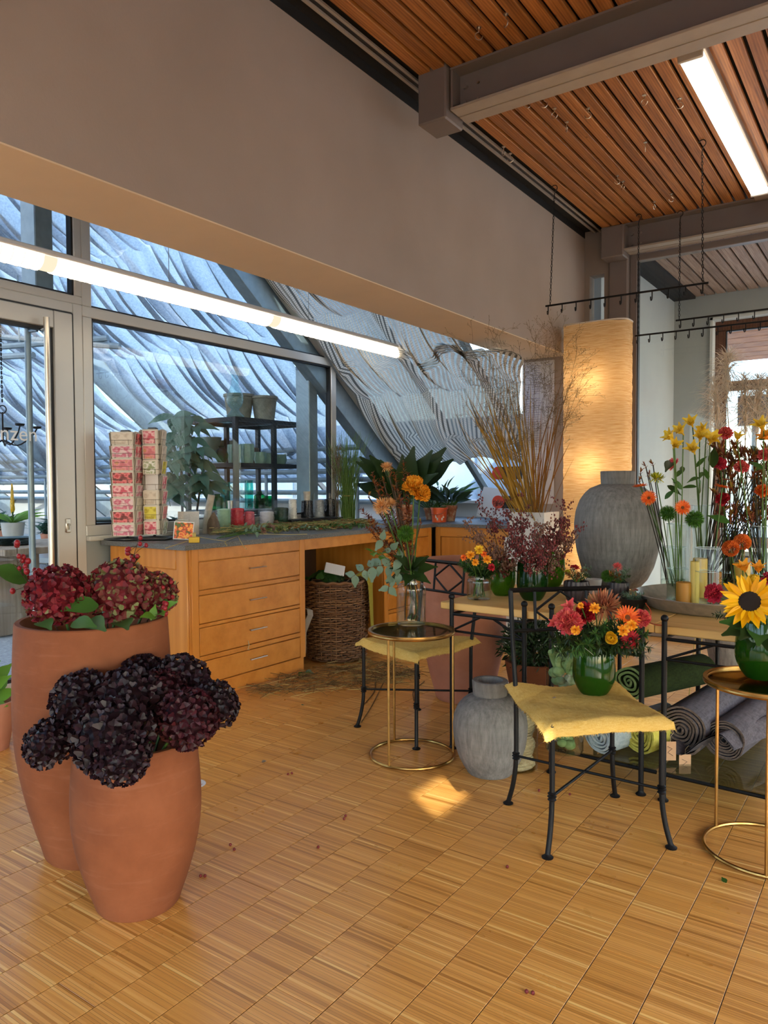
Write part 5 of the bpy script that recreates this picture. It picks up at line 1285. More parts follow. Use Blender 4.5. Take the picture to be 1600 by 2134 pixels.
# ================================================================== SUNFLOWER VASE
v2 = V3(g2[0] - .03, g2[1] + .03, GH + .004); h2 = .20
v2 = atZ(1585, 1412, GH + .004)
round_vase('green_vase', 'green glass vase with the sunflower bouquet on the brass table', v2, .086, h2, .072, 'glass_green')
n2 = v2 + V3(0, 0, h2); f = bouq(n2, v2 + V3(0, 0, .02), 'sunflower bouquet')
f('sunflower', 'large yellow sunflower on the right brass table', 1562, 1254, 2.58, 'sunflower', .096, 'p_sun', TOCAM(n2) + V3(-.05, -.1, .35), 'sun_eye'); f('carnation', 'crimson carnation left of the sunflower', 1490, 1238, 2.68, 'carnation', .038, 'p_crimson'); f('alstroemeria', 'orange lily bloom above the sunflower', 1552, 1190, 2.80, 'alst', .046, 'p_amber')
f('alstroemeria', 'second orange lily bloom above the sunflower at the right', 1580, 1192, 2.82, 'alst', .042, 'p_amber'); f('rose', 'pale yellow rose right above the sunflower', 1572, 1210, 2.72, 'rose', .04, 'p_yellow'); f('carnation', 'crimson carnation right of the sunflower', 1606, 1212, 2.72, 'carnation', .036, 'p_crimson'); f('rose', 'yellow rose right of the sunflower', 1598, 1232, 2.66, 'rose', .036, 'p_yellow')
for i, (px, py, D, L) in enumerate(((1520, 1300, 2.62, .15), (1500, 1275, 2.66, .14), (1540, 1310, 2.55, .14), (1580, 1320, 2.5, .15), (1600, 1330, 2.5, .15), (1510, 1250, 2.72, .12), (1560, 1330, 2.56, .13))):
    hp = atD(px, py, D); leaf_thing('broad_leaf', 'broad dark green leaf round the sunflower bouquet', n2 - V3(0, 0, .02), hp - n2, L, 'leaf_mid' if i % 2 else 'leaf_dark', .6, 'broad leaves of the sunflower bouquet')
for i, (px, py, D) in enumerate(((1500, 1205, 2.8), (1485, 1280, 2.72), (1515, 1215, 2.75), (1530, 1205, 2.8))): sprig('fern_sprig', 'dark filler sprig behind the sunflower', n2 - V3(0, 0, .03), atD(px, py, D), 'leaf_dark', 50, .022, .22, 'filler sprigs of the sunflower bouquet', (0, 0, .03), start=.3, seed=40 + i, lay='all', spread=1.)
# ================================================================== JAR BOUQUET ON THE PINE TABLE
j2 = atZ(998, 1249, TZ); jar('glass_jar', 'small clear jar bouquet holder at the left end of the pine table', j2, .062, .125, .047, water=.7)
n3 = V3(j2[0], j2[1], TZ + .125); f = bouq(n3, V3(j2[0], j2[1], TZ + .02), 'bouquet in the small clear jar')
for px, py, s, m, lab in ((980, 1157, .022, 'p_amber', 'orange marigold at the upper left of the small jar bouquet'), (1015, 1166, .022, 'p_amber', 'orange marigold at the right of the small jar bouquet'), (998, 1146, .022, 'p_yellow', 'yellow marigold on top of the small jar bouquet'), (966, 1162, .016, 'p_orange', 'small orange bloom at the left edge of the small jar bouquet'), (990, 1172, .018, 'p_amber', 'small amber daisy in the middle of the small jar bouquet'), (1008, 1155, .016, 'p_orange', 'small orange bloom near the top of the small jar bouquet'), (1024, 1182, .018, 'p_red', 'dark red bloom at the right edge of the small jar bouquet')): f('marigold', lab, px, py, 3.56, 'marigold', s * 1.25, m)
for i in range(16):
    a = i * .98; sprig('fern_sprig', 'fine green filler sprig in the small jar bouquet', n3 - V3(0, 0, .04), n3 + V3(.10 * math.cos(a), .10 * math.sin(a), .035 + .03 * (i % 3)), 'leaf_mid' if i % 3 else 'leaf_dark', 70, .024, .25, 'filler sprigs in the small jar bouquet', (0, 0, .02), seed=60 + i, lay='all', spread=1.)
for i in range(9): a = i * .7; flower('rose_hip_stem', 'cut stem in the small clear jar', V3(j2[0] + .03 * math.cos(a), j2[1] + .03 * math.sin(a), TZ + .015), n3 + V3(.015 * math.cos(a + 2), .015 * math.sin(a + 2), .03), 'marigold', .008, 'leaf_mid', group='cut stems in the small clear jar', sr=.0022, cat='stem')
# ================================================================== GREEN VASES WITH BERRY BRANCHES
gv = [(1046, 1240, .070, .185, 'glass_olive', 'olive green glass vase behind the small jar bouquet'), (1109, 1250, .078, .19, 'glass_green_dark', 'dark green glass vase with berry branches in the middle of the pine table'), (1150, 1232, .072, .19, 'glass_olive', 'olive green glass vase half hidden behind the dark green one')]
GV = []
for i, (px, py, R, H, m, lab) in enumerate(gv):
    p = atZ(px, py, TZ) if i < 2 else atZ(1150, 1222, TZ); GV.append((p, H)); round_vase('green_vase', lab, p, R, H, R * .93, m, 'green glass vases on the pine table')
def twig_branch(label, base, tip, seed, nb=26, spread=.22, m='berry_dark', grp='berry branches in the green vases', bs=.0040, dens=4):
    r = np.random.RandomState(seed); base = np.asarray(base, float); tip = np.asarray(tip, float); t = thing('berry_branch', label, 'branch', base, 0, grp); q = MB()
    pts = bez(base, (base + tip) / 2 + V3(0, 0, .05) + .02 * r.randn(3), tip, 14); q.tube(pts, np.linspace(.003, .0012, 14), 5); M = []; L = np.linalg.norm(tip - base)
    for k in range(nb):
        s = r.uniform(.3, 1.); i = int(s * 13); d = nrm(nrm(pts[min(13, i + 1)] - pts[i - 1]) * .8 + .75 * r.randn(3) + V3(0, 0, .25)); l = spread * r.uniform(.3, 1.) * L; e = pts[i] + d * l
        b = bez(pts[i], (pts[i] + e) / 2 + .12 * l * r.randn(3), e, 6); q.tube(b, np.linspace(.0011, .0006, 6), 4)
        for j in range(dens * 3):
            u = r.uniform(.25, 1.0); c = b[int(u * 5)] + .008 * r.randn(3); M.append(mat4(np.eye(3), c, bs * r.uniform(.7, 1.3)))
    part(t, 'twigs', q, 'stem_brown', world=True); B = MB().ball((0, 0, 0), 1, 6, 4, sz=1.3)
    o = part(t, 'berries', MB().inst(B.v[0], B.polys[0][0], M), m, world=True); o['kind'] = 'stuff'; return t
BR = [(1, 962, 1085, 3.75), (1, 1000, 1062, 3.85), (1, 1040, 1040, 3.9), (1, 1085, 1062, 3.8), (1, 1130, 1090, 3.7), (1, 1178, 1052, 3.9), (1, 1168, 1090, 3.8), (1, 1205, 1100, 3.75), (1, 1195, 1128, 3.7), (1, 1060, 1110, 3.6), (1, 1110, 1120, 3.6), (1, 1155, 1130, 3.65), (0, 985, 1110, 3.7), (0, 1020, 1085, 3.8), (0, 1055, 1130, 3.7), (2, 1140, 1105, 3.9), (2, 1185, 1105, 3.95), (2, 1120, 1130, 3.85), (1, 1090, 1140, 3.55), (1, 1135, 1145, 3.55), (0, 1035, 1140, 3.65)]
for i, (v, px, py, D) in enumerate(BR):
    p, H = GV[v]; twig_branch('dark red berry branch in the dark green vase' if v == 1 else ('thin berry branch in the left olive vase' if v == 0 else 'berry branch in the olive vase at the back'), p + V3(.02 * math.cos(i), .02 * math.sin(i), .03), atD(px, py, D), 100 + i, 16, .30, 'berry_dark' if i % 4 else 'pinkish')
# ================================================================== SMALL POTS ON THE TABLE
def ridged(an, z): return 1 + .045 * np.cos(an * 16)
def small_pot(label, px, py, R, H, fl, seed):
    p = atZ(px, py, TZ); t = thing('ridged_pot', label, 'plant pot', p, 0, 'small planted pots on the pine table')
    part(t, 'pot', MB().lathe([(.001, 0), (R * .72, 0), (R * .95, H * .35), (R, H * .8), (R * .93, H), (R * .85, H), (R * .85, H * .8), (.001, H * .8)], 96, wob=ridged), 'ceramic_dark')
    c = p + V3(0, 0, H)
    for i in range(12):
        a = i * 2.4; sprig('moss_sprig', 'dark moss and heather sprig in a small ridged pot', c - V3(0, 0, .015), c + V3(R * 1.15 * math.cos(a), R * 1.15 * math.sin(a), .03 + .02 * (i % 3)), ('leaf_dark', 'p_rust', 'leaf_euca')[i % 3], 34, .016, .28, 'moss sprigs in the small pots', (0, 0, .02), seed=seed + i, lay='all', spread=1.)
    for lab, dx, dz, s, k, m in fl: hp = c + _r * dx + V3(0, 0, dz); flower('pot_flower', lab, c - V3(0, 0, .01), hp, k, s, m, V3(0, 0, 1) + .5 * TOCAM(hp), group='blooms in the small pots', sr=.002)
small_pot('dark ridged pot with red leaves left of the big grey vase', 1201, 1250, .062, .095, [('dark red bloom in the left ridged pot', -.01, .065, .028, 'marigold', 'p_red'), ('rust red bloom at the right of the left ridged pot', .035, .05, .022, 'marigold', 'p_bronze'), ('yellow green leaf bloom at the left of the ridged pot', -.045, .045, .02, 'marigold', 'p_lime')], 300)
small_pot('dark ridged pot with a coral bloom in front of the big grey vase', 1288, 1248, .052, .085, [('coral bloom in the ridged pot before the big vase', -.005, .075, .034, 'mum', 'p_coral'), ('fluffy green ball in the ridged pot before the big vase', -.055, .03, .034, 'trick', 'trick')], 330)
p = atZ(1236, 1236, TZ); t = thing('white_pot', 'small plain white pot between the ridged pots', 'plant pot', p); lathe_part(t, 'pot', [(.001, 0), (.034, 0), (.045, .075), (.041, .075), (.036, .06), (.001, .06)], 'ceramic_white', 32)
p = atZ(1318, 1268, TZ); t = thing('black_bowl', 'low black bowl of succulents beside the metal dish', 'bowl', p); lathe_part(t, 'bowl', [(.001, 0), (.045, 0), (.07, .05), (.066, .05), (.045, .02), (.001, .02)], 'black_plastic', 36)
c = p + V3(0, 0, .03)
for i in range(9): a = i * 2.4; sprig('succulent_sprig', 'grey green spiky sprig in the low black bowl', c, c + V3(.05 * math.cos(a), .05 * math.sin(a), .04), 'leaf_euca', 30, .02, .12, 'sprigs in the low black bowl', seed=360 + i, lay='all', spread=1.)
flower('pot_flower', 'small rust red bloom in the low black bowl', c, c + V3(.015, 0, .055), 'marigold', .016, 'p_bronze', V3(0, -.3, 1), sr=.002)
solo('decorative_ribbon', 'thin orange cord curling over the edge of the pine table', 'cord', MB().tube(smoothpath([atZ(1345, 1257, TZ + .05), atZ(1356, 1275, TZ + .03), atZ(1352, 1295, TZ + .003), atZ(1368, 1302, TZ + .003), atZ(1388, 1303, TZ + .003)], 24), .0022, 6), 'berry_orange')
# ================================================================== METAL DISH WITH CYLINDERS, CANDLES AND FLOWERS
tc = atZ(1492, 1266, TZ); TR = .365
dz_ = TZ + .022
dt = thing('metal_dish', 'wide shallow hammered metal dish on the pine table', 'dish', (tc[0], tc[1], TZ))
part(dt, 'dish', MB().lathe([(.001, .0), (TR * .80, .0), (TR * .88, .012), (TR * .99, .062), (TR, .064), (TR * .985, .067), (TR * .87, .02), (TR * .79, .010), (.001, .010)], 80), 'galv')
def cyl(label, px, py, D, R, H, water=.35, z=TZ + .0115):
    p = atZ(px, py, z) if D is None else atD(px, py, D); p[2] = z
    t = thing('glass_cylinder', label, 'vase', p, 0, 'clear glass cylinders on the metal dish')
    part(t, 'glass', MB().lathe([(.0005, 0), (R, 0), (R, H), (R - .003, H), (R - .003, .008), (.0005, .008)], 40), 'glass_clear')
    part(t, 'rim', MB().tube([(R * math.cos(a), R * math.sin(a), H) for a in np.arange(40) * PI / 20], .0020, 5, True), 'glass_edge')
    part(t, 'base_ring', MB().tube([(R * .97 * math.cos(a), R * .97 * math.sin(a), .006) for a in np.arange(40) * PI / 20], .0026, 5, True), 'glass_edge')
    if water: part(t, 'water_line', MB().tube([((R - .004) * math.cos(a), (R - .004) * math.sin(a), H * water) for a in np.arange(40) * PI / 20], .0011, 4, True), 'glass_edge')
    if water: part(t, 'water', MB().lathe([(.0005, .009), (R - .004, .009), (R - .004, H * water), (.0005, H * water)], 32), 'water')
    return p
c_a = cyl('tall clear cylinder with gerberas at the left of the dish', 1412, 1252, None, .053, .375, .42)
c_b = cyl('short wide cylinder behind the mustard candle', 1402, 1236, None, .062, .24, .3)
c_c = cyl('clear cylinder in front of the tall candle', 1472, 1263, None, .053, .27, .6)
c_d = cyl('tallest clear cylinder at the back of the dish', 1462, 1226, None, .053, .45, .3)
c_e = cyl('clear cylinder at the back right of the dish', 1520, 1232, None, .05, .33, .3)
c_f = cyl('clear cylinder at the right edge of the dish', 1590, 1250, None, .06, .36, .35)
def candle(label, px, py, R, H, m, z=TZ + .0115):
    p = atZ(px, py, z); t = thing('pillar_candle', label, 'candle', p, 0, 'pillar candles on the metal dish')
    part(t, 'wax', MB().lathe([(.0005, 0), (R, 0), (R, H - .003), (R - .004, H), (R * .6, H - .003), (.0005, H - .006)], 32), m); part(t, 'wick', MB().tube([(0, 0, H - .006), (.001, 0, H + .008)], .001, 5), 'ink'); return p
candle('short mustard pillar candle at the left of the dish', 1424, 1259, .034, .105, 'candle_mustard'); candle('tall slim yellow pillar candle in the middle of the dish', 1447, 1260, .020, .205, 'candle_light'); candle('tall yellow pillar candle behind the front cylinder', 1458, 1244, .034, .195, 'candle_yellow'); candle('yellow pillar candle under the dahlias', 1546, 1240, .040, .165, 'candle_yellow'); candle('hidden amber candle behind the front cylinder', 1490, 1240, .03, .12, 'candle_mustard')
GD = 'flowers in the glass cylinders'
def cf_(name, label, c, px, py, D, kind, size, m, face=None, m2=None, Hc=.3, **k):
    hp = atD(px, py, D); b = c + V3(rnd.uniform(-.03, .03), rnd.uniform(-.03, .03), .012); s = .42; mid = b + (hp - b) * .5 + V3(0, 0, .05)
    return flower(name, label, b, hp, kind, size, m, TOCAM(hp) * .7 + V3(0, 0, .5) if face is None else face, m2, GD, ctrl=mid, sr=.0026, **k)
cf_('gerbera', 'orange gerbera facing the room left of the tall cylinder', c_b, 1352, 1038, 3.42, 'gerbera', .038, 'p_orange', TOCAM(c_a) + V3(-.2, 0, .1), 'gerb_eye_light'); cf_('gerbera', 'orange gerbera seen edge on at the far left of the dish', c_b, 1334, 1014, 3.5, 'gerbera', .038, 'p_orange', V3(-.15, .1, 1), 'gerb_eye_light')
cf_('gerbera', 'orange gerbera above the green ball flowers', c_a, 1422, 1058, 3.4, 'gerbera', .038, 'p_orange', TOCAM(c_a) + V3(.2, 0, .15), 'gerb_eye_light'); cf_('gerbera', 'orange gerbera seen edge on at the right of the dish', c_c, 1505, 1016, 3.45, 'gerbera', .040, 'p_orange', V3(.2, .1, 1), 'gerb_eye_light')
cf_('green_trick', 'left fluffy green ball flower above the tall cylinder', c_a, 1391, 1070, 3.5, 'trick', .040, 'trick'); cf_('green_trick', 'right fluffy green ball flower above the tall cylinder', c_d, 1447, 1082, 3.42, 'trick', .044, 'trick')
cf_('chrysanthemum', 'yellow green spider chrysanthemum at the left of the dish', c_b, 1368, 998, 3.55, 'mum', .052, 'p_lime', V3(.2, -.2, 1)); cf_('carnation', 'coral carnation below the yellow lilies', c_a, 1406, 970, 3.5, 'carnation', .034, 'p_coral', V3(-.7, -.2, .5))
for px, py, s, lab in ((1402, 915, .052, 'leftmost yellow lily bloom above the dish'), (1422, 903, .05, 'yellow lily bloom second from the left above the dish'), (1442, 886, .048, 'topmost yellow lily bloom above the dish'), (1404, 932, .045, 'lower left yellow lily bloom above the dish'), (1458, 915, .055, 'large yellow lily bloom in the middle above the dish'), (1480, 922, .058, 'large yellow lily bloom facing right above the dish'), (1446, 942, .052, 'drooping yellow lily bloom below the others'), (1470, 900, .045, 'back yellow lily bloom of the middle cluster')):
    cf_('alstroemeria', lab, c_d if px > 1430 else c_a, px, py, 3.42, 'alst', s * 1.12, 'p_alst', V3(rnd.uniform(-.5, .5), -.5, .5), leaves=((.75, rnd.uniform(0, 6), .08),))
cf_('alstroemeria', 'yellow lily bloom near the right edge above the dish', c_f, 1536, 916, 3.5, 'alst', .045, 'p_alst', V3(.2, -.3, .8)); cf_('alstroemeria', 'yellow orange lily bloom at the right edge of the photograph', c_f, 1590, 893, 3.4, 'alst', .062, 'p_alst', V3(-.2, -.5, .6), leaves=((.85, 1., .09), (.8, 3., .09)))
cf_('alstroemeria', 'second lily bloom at the right edge of the photograph', c_f, 1600, 915, 3.42, 'alst', .055, 'p_amber', V3(-.3, -.5, .4))
for px, py, m, lab in ((1512, 905, 'p_coral', 'coral carnation in the rusty cluster at the upper left'), (1500, 968, 'p_crimson', 'crimson carnation at the left of the rusty cluster'), (1545, 975, 'p_coral', 'salmon carnation in the middle of the rusty cluster'), (1592, 950, 'p_coral', 'coral carnation at the right of the rusty cluster'), (1505, 1042, 'p_red', 'dark red carnation below the edge on gerbera'), (1588, 1025, 'p_orange', 'orange carnation low in the rusty cluster')): cf_('carnation', lab, c_e if px < 1560 else c_f, px, py, 3.6, 'carnation', .036, m)
for i in range(64):
    px = 1490 + 115 * rnd.random(); py = 925 + 165 * rnd.random() ** 1.3
    cf_('kangaroo_paw', 'rust brown kangaroo paw stem in the dense cluster at the right of the dish', (c_e, c_f, c_d)[i % 3], px, py, 3.62 + .2 * rnd.random(), 'paw', .058, 'p_rust', V3(rnd.uniform(-.7, .7), rnd.uniform(-.5, .5), 1), stem='stem_dark')
for i, (px, py) in enumerate(((1334, 985), (1345, 972), (1352, 990), (1360, 968), (1332, 1002))): cf_('kangaroo_paw', 'rust brown kangaroo paw sprig at the left edge of the dish arrangement', c_b, px, py, 3.56, 'paw', .026, 'p_rust', V3(rnd.uniform(-.7, .3), -.2, 1), stem='stem_dark')
for i, (px, py, D, L) in enumerate(((1400, 960, 3.5, .12), (1455, 1000, 3.5, .11), (1485, 975, 3.55, .12), (1420, 1020, 3.5, .07), (1390, 1012, 3.6, .08), (1385, 1040, 3.6, .07), (1565, 930, 3.6, .10), (1580, 915, 3.55, .09), (1600, 1040, 3.6, .14), (1520, 1090, 3.6, .11))):
    p = atD(px, py, D); leaf_thing('flower_leaf', 'long green leaf among the flowers of the metal dish', p, V3(rnd.uniform(-.8, .8), rnd.uniform(-.5, .5), rnd.uniform(-.5, .9)), L, 'leaf_mid' if i % 2 else 'leaf_dark', .4, 'leaves among the flowers of the metal dish')
dp = atZ(1540, 1252, TZ + .0115)
cf_('dahlia', 'front orange pompon dahlia above the candle', dp, 1522, 1143, 3.36, 'ball', .038, 'p_dahlia', TOCAM(dp) + V3(-.3, 0, .4)); cf_('dahlia', 'rear orange pompon dahlia above the candle', dp, 1546, 1130, 3.44, 'ball', .040, 'p_dahlia', V3(.1, -.3, 1))
# pampas plumes further back
def pampas(label, base, mid, tip, seed):
    r = np.random.RandomState(seed); base, mid, tip = [np.asarray(x, float) for x in (base, mid, tip)]; t = thing('pampas_plume', label, 'pampas grass', base, 0, 'pampas plumes behind the flowers'); pts = bez(base, mid, tip, 30)
    part(t, 'stem', MB().tube(pts[:24], .003, 5), 'straw', world=True); q = MB(); M = []; L = np.linalg.norm(tip - base)
    V, F = petal_t(1, .03, 5, 1, .8, 1.3, 0, .6)
    for k in range(620):
        s = r.uniform(.60, 1.); i = int(s * 28); tg = nrm(pts[i + 1] - pts[i]); d = nrm(tg * .9 + .75 * r.randn(3)); u = math.sin(PI * min(1, (s - .58) / .44)) ** .7
        y_ = nrm(np.cross(V3(0, 0, 1) + .2 * r.randn(3), d)); M.append(mat4(np.stack([d, -y_, np.cross(d, -y_)], 1), pts[i], (.05 + .14 * u) * r.uniform(.6, 1.1)))
    o = part(t, 'plume', q.inst(V, F, M), 'pampas', world=True); o['kind'] = 'stuff'; return t
pvb = atD(1540, 1180, 4.9); pvb[2] = .3
pvv = thing('grey_vase', 'grey stoneware floor vase holding the pampas plumes', 'vase', (pvb[0], pvb[1], 0)); part(pvv, 'body', MB().lathe([(.06, 0), (.15, 0), (.22, .35), (.20, .62), (.10, .74), (.10, .82), (.085, .82), (.085, .7), (.001, .6)], 48), 'greystone')
for a, b, c, lab, s in (((1540, 1180), (1500, 950), (1486, 770), 'left pampas plume drooping at the porch window', 1), ((1545, 1180), (1500, 760), (1520, 740), 'pampas plume just right of the left one', 2), ((1550, 1180), (1555, 900), (1550, 770), 'tall pampas plume before the bright window', 3), ((1560, 1180), (1580, 900), (1580, 770), 'pampas plume leaning right before the bright window', 4), ((1570, 1180), (1610, 900), (1608, 760), 'rightmost pampas plume at the edge of the photograph', 5)):
    pampas(lab, atD(*a, 4.9), atD(*b, 4.9), atD(*c, 4.85), s)

# ================================================================== UNDER THE TABLES
SZ = .1225
wj = atZ(1172, 1512, SZ); wj = atD(1176, 1500, 3.30); wj[2] = SZ
t = thing('wool_jar', 'tall glass jar stuffed with green wool under the tables', 'jar', wj)
part(t, 'glass', MB().lathe(glass_wall([(.075, 0), (.082, .01), (.082, .36)], .003), 40), 'glass_clear')
q = MB(); r = np.random.RandomState(5)
for k in range(46):
    a = r.uniform(0, 6.28); z = .03 + .38 * k / 46; rr = .052 * math.sqrt(r.rand()); q.ball((rr * math.cos(a), rr * math.sin(a), z), r.uniform(.018, .032), 9, 6, sz=.8)
for k in range(7): a = k * .9; q.tube(smoothpath([(.03 * math.cos(a), .03 * math.sin(a), .36), (.05 * math.cos(a), .05 * math.sin(a), .41), (.07 * math.cos(a + .4), .06 * math.sin(a + .4), .43 + .015 * (k % 3))], 10), .014, 6)
part(t, 'wool', q, 'wool_green')
rj = atD(1082, 1480, 3.42); rj[2] = .0
t = thing('rope_jar', 'clear glass jar of natural rope behind the small grey vase', 'jar', rj)
part(t, 'glass', MB().lathe(glass_wall([(.075, 0), (.085, .012), (.085, .375)], .003), 40), 'glass_clear'); q = MB()
for k in range(22): a = np.linspace(0, 6.28, 18); z = .02 + .014 * k; q.tube([((.058 + .008 * math.sin(3 * x + k)) * math.cos(x), (.058 + .008 * math.sin(3 * x + k)) * math.sin(x), z + .005 * math.sin(2 * x + k)) for x in a], .009, 5)
q.tube(smoothpath([(-.02, 0, .33), (-.06, -.03, .37), (-.13, -.05, .36), (-.15, -.07, .30), (-.14, -.07, .26)], 24), .007, 6)
part(t, 'rope', q, 'rope')
def roll(name, label, c, axis, L, R, m, m_end, turns=6, squash=.85, grp='rolls of felt and wool under the tables', seed=0):
    """rolled blanket: spiral band extruded along its axis; c is the centre of the near end"""
    r = np.random.RandomState(seed); ax = nrm(axis); up = V3(0, 0, 1); sd = nrm(np.cross(up, ax)); n = turns * 26
    th = np.linspace(0, turns * 2 * PI, n); rad = .012 + (R - .012) * th / th[-1]; band = (R - .012) / turns
    w = 1 + .03 * np.sin(3 * th + 1) + .02 * np.sin(5 * th)
    x = rad * np.cos(th) * w; z = rad * np.sin(th) * squash * w
    t = thing(name, label, 'textile roll', c, 0, grp); c = np.asarray(c, float)
    q = MB()
    for off in (0., -band * .62):
        f = np.maximum(rad + off, .004) / np.maximum(rad, 1e-6); rows = []
        for s in (0, .25, .5, .75, 1): rows.append(np.stack([sd * (x[i] * f[i]) + up * (z[i] * f[i]) + ax * (L * s + .006 * math.sin(th[i] * 1.3)) for i in range(n)]))
        q.grid(np.array(rows), flip=off == 0)
    for s in (0, 1):
        a = np.stack([sd * x[i] + up * z[i] + ax * (L * s + .006 * math.sin(th[i] * 1.3)) for i in range(n)]); f = np.maximum(rad - band * .62, .004) / np.maximum(rad, 1e-6); b = np.stack([sd * x[i] * f[i] + up * z[i] * f[i] + ax * (L * s + .006 * math.sin(th[i] * 1.3)) for i in range(n)]); q.grid(np.array([a, b]), flip=bool(s), mi=1)
    part(t, 'rolled_cloth', q, [m, m_end]); return t
back = nrm(V3(.32, .95, 0))
p = atD(1416, 1506, 3.22); roll('felt_roll', 'thick grey felt roll lying under the right pine table', V3(p[0], p[1], SZ + .118), V3(.12, 1, .0), .62, .118, 'felt_grey', 'felt_brown', 7, .95)
p = atD(1508, 1555, 3.16); roll('felt_roll', 'brown grey felt roll half unrolled at the right of the low shelf', V3(p[0], p[1], SZ + .095), V3(.14, 1, 0), .62, .092, 'felt_grey', 'felt_brown', 8, .95, seed=2)
p = atD(1310, 1430, 3.35); roll('felt_roll', 'dark green felt roll on top of the wool rolls', V3(p[0], p[1], SZ + .29), V3(.4, .9, 0), .5, .1, 'felt_green', 'wool_green', 4, .8, seed=3)
p = atD(1248, 1545, 3.25); roll('wool_roll', 'pale blue wool roll on the low glass shelf', V3(p[0], p[1], SZ + .078), back, .5, .082, 'wool_blue', 'wool_blue', 5, .9, seed=4)
p = atD(1330, 1560, 3.24); roll('wool_roll', 'yellow wool roll on the low glass shelf', V3(p[0], p[1], SZ + .09), back, .5, .088, 'wool_yellow', 'wool_yellow', 5, .95, seed=5)
# flap of grey felt from the thick roll over the brown one
q = MB(); a = atD(1400, 1570, 3.2); b = atD(1470, 1560, 3.15); c = atD(1540, 1570, 3.1)
rows = []
for s in np.linspace(0, 1, 8): rows.append(smoothpath([atD(1385, 1552, 3.16) + back * .5 * s, atD(1420, 1570, 3.13) + back * .5 * s, atD(1462, 1542, 3.10) + back * .5 * s, atD(1500, 1530, 3.08) + back * .5 * s, atD(1530, 1560, 3.06) + back * .5 * s], 24))
R_ = np.array(rows); q.grid(R_); q.grid(R_ - V3(0, 0, .008), flip=True); solo('felt_flap', 'loose grey felt end draped over the brown roll', 'cloth', q, 'felt_grey')
for px, py, lab in ((1396, 1565, 'brown paper tag hanging from the thick grey felt roll'), (1427, 1592, 'larger brown paper tag on the low shelf beside the felt rolls')):
    p = atD(px, py, 3.14); t = thing('paper_tag', lab, 'tag', p, 0, 'paper tags on the felt rolls'); R = frame_z(TOCAM(p)); part(t, 'card', MB().box((0, 0, 0), (.05, .08, .001), np.stack([_r, V3(0, 0, 1), nrm(np.cross(_r, V3(0, 0, 1)))], 1)), 'paper_kraft', False)
    part(t, 'scribble', MB().tube([_r * -.012 - _fw * .002 + V3(0, 0, .02), _r * .008 - _fw * .002 + V3(0, 0, .01), _r * -.01 - _fw * .002 + V3(0, 0, -.005), _r * .012 - _fw * .002 + V3(0, 0, -.02)], .0009, 4), 'ink', False); part(t, 'string', MB().tube([V3(0, 0, .04), V3(0, .005, .06), V3(.01, .02, .075)], .0008, 4), 'rope')
p = atD(1294, 1518, 3.05); t = thing('paper_tag', 'white paper tag on the yellow wool roll', 'tag', p); part(t, 'card', MB().box((0, 0, 0), (.03, .02, .001), np.stack([_r, V3(0, 0, 1), nrm(np.cross(_r, V3(0, 0, 1)))], 1)), 'paper_white', False)
# fir plant in a pot behind, between planter and wool jar
p = atZ(1085, 1470, 0); p = V3(-1.72, 3.95, 0); t = thing('potted_fir', 'dark bushy conifer in a terracotta pot under the pine table', 'plant', p); lathe_part(t, 'pot', [(.001, 0), (.11, 0), (.16, .26), (.165, .30), (.15, .30), (.14, .25), (.001, .24)], 'terracotta', 40)
V, F = petal_t(1, .25, 2, 1, .8, .2, .1, .7); r = np.random.RandomState(8); M = []
for k in range(2600):
    d = nrm(r.randn(3) + V3(0, 0, .4)); p_ = V3(0, 0, .38) + d * r.uniform(.06, .2) * V3(1, 1, .8); M.append(mat4(frame_z(nrm(d + .6 * r.randn(3))) @ roty(-PI / 2), p_, r.uniform(.02, .045)))
o = part(t, 'foliage', MB().inst(V, F, M), 'leaf_dark'); o['kind'] = 'stuff'; part(t, 'trunk', MB().tube([(0, 0, .2), (0, 0, .45)], .01, 6), 'stem_brown')
# wooden reed sticks in the back, behind the rolls
for i, (x0, x1) in enumerate(((1430, 1448), (1448, 1462), (1466, 1452))):
    a, b = atD(x0, 1420, 4.0), atD(x1, 1330, 3.95); a[2] = .3; solo('reed_stick', 'thin wooden stick standing behind the felt rolls', 'stick', MB().tube([(a[0], a[1], 0.0), b], .003, 5), 'straw', group='wooden sticks behind the felt rolls')

# ================================================================== BASKET
bk = atZ(704, 1372, 0); bk = V3(bk[0] - .03, bk[1] + .03, 0); BR_, BH = .232, .585
t = thing('wicker_basket', 'tall round brown wicker basket in the open kneehole', 'basket', bk)
q = MB(); ns = 34
for k in range(ns): a = 2 * PI * k / ns; q.tube([(BR_ * .9 * math.cos(a), BR_ * .9 * math.sin(a), .01), (BR_ * .985 * math.cos(a), BR_ * .985 * math.sin(a), BH * .5), (BR_ * math.cos(a), BR_ * math.sin(a), BH)], .005, 5)
o = part(t, 'stakes', q, 'wicker'); o['kind'] = 'stuff'
q = MB(); nrow = 34; a = np.arange(ns * 4) * 2 * PI / (ns * 4)
wm_ = None
for k in range(nrow):
    z = .015 + (BH - .03) * k / (nrow - 1); R0 = BR_ * (.90 + .10 * min(1, z / BH * 1.6)); rr = R0 + .0085 * np.cos(a * ns / 2 + PI * (k % 2)) + .001 * nrs.randn(len(a)); zz_ = z + .0025 * np.sin(a * ns / 2 * .5 + k) + .0012 * nrs.randn(len(a))
    o = part(t, 'weave', MB().tube(np.stack([rr * np.cos(a), rr * np.sin(a), zz_], -1), .0078, 6, True), 'wicker')
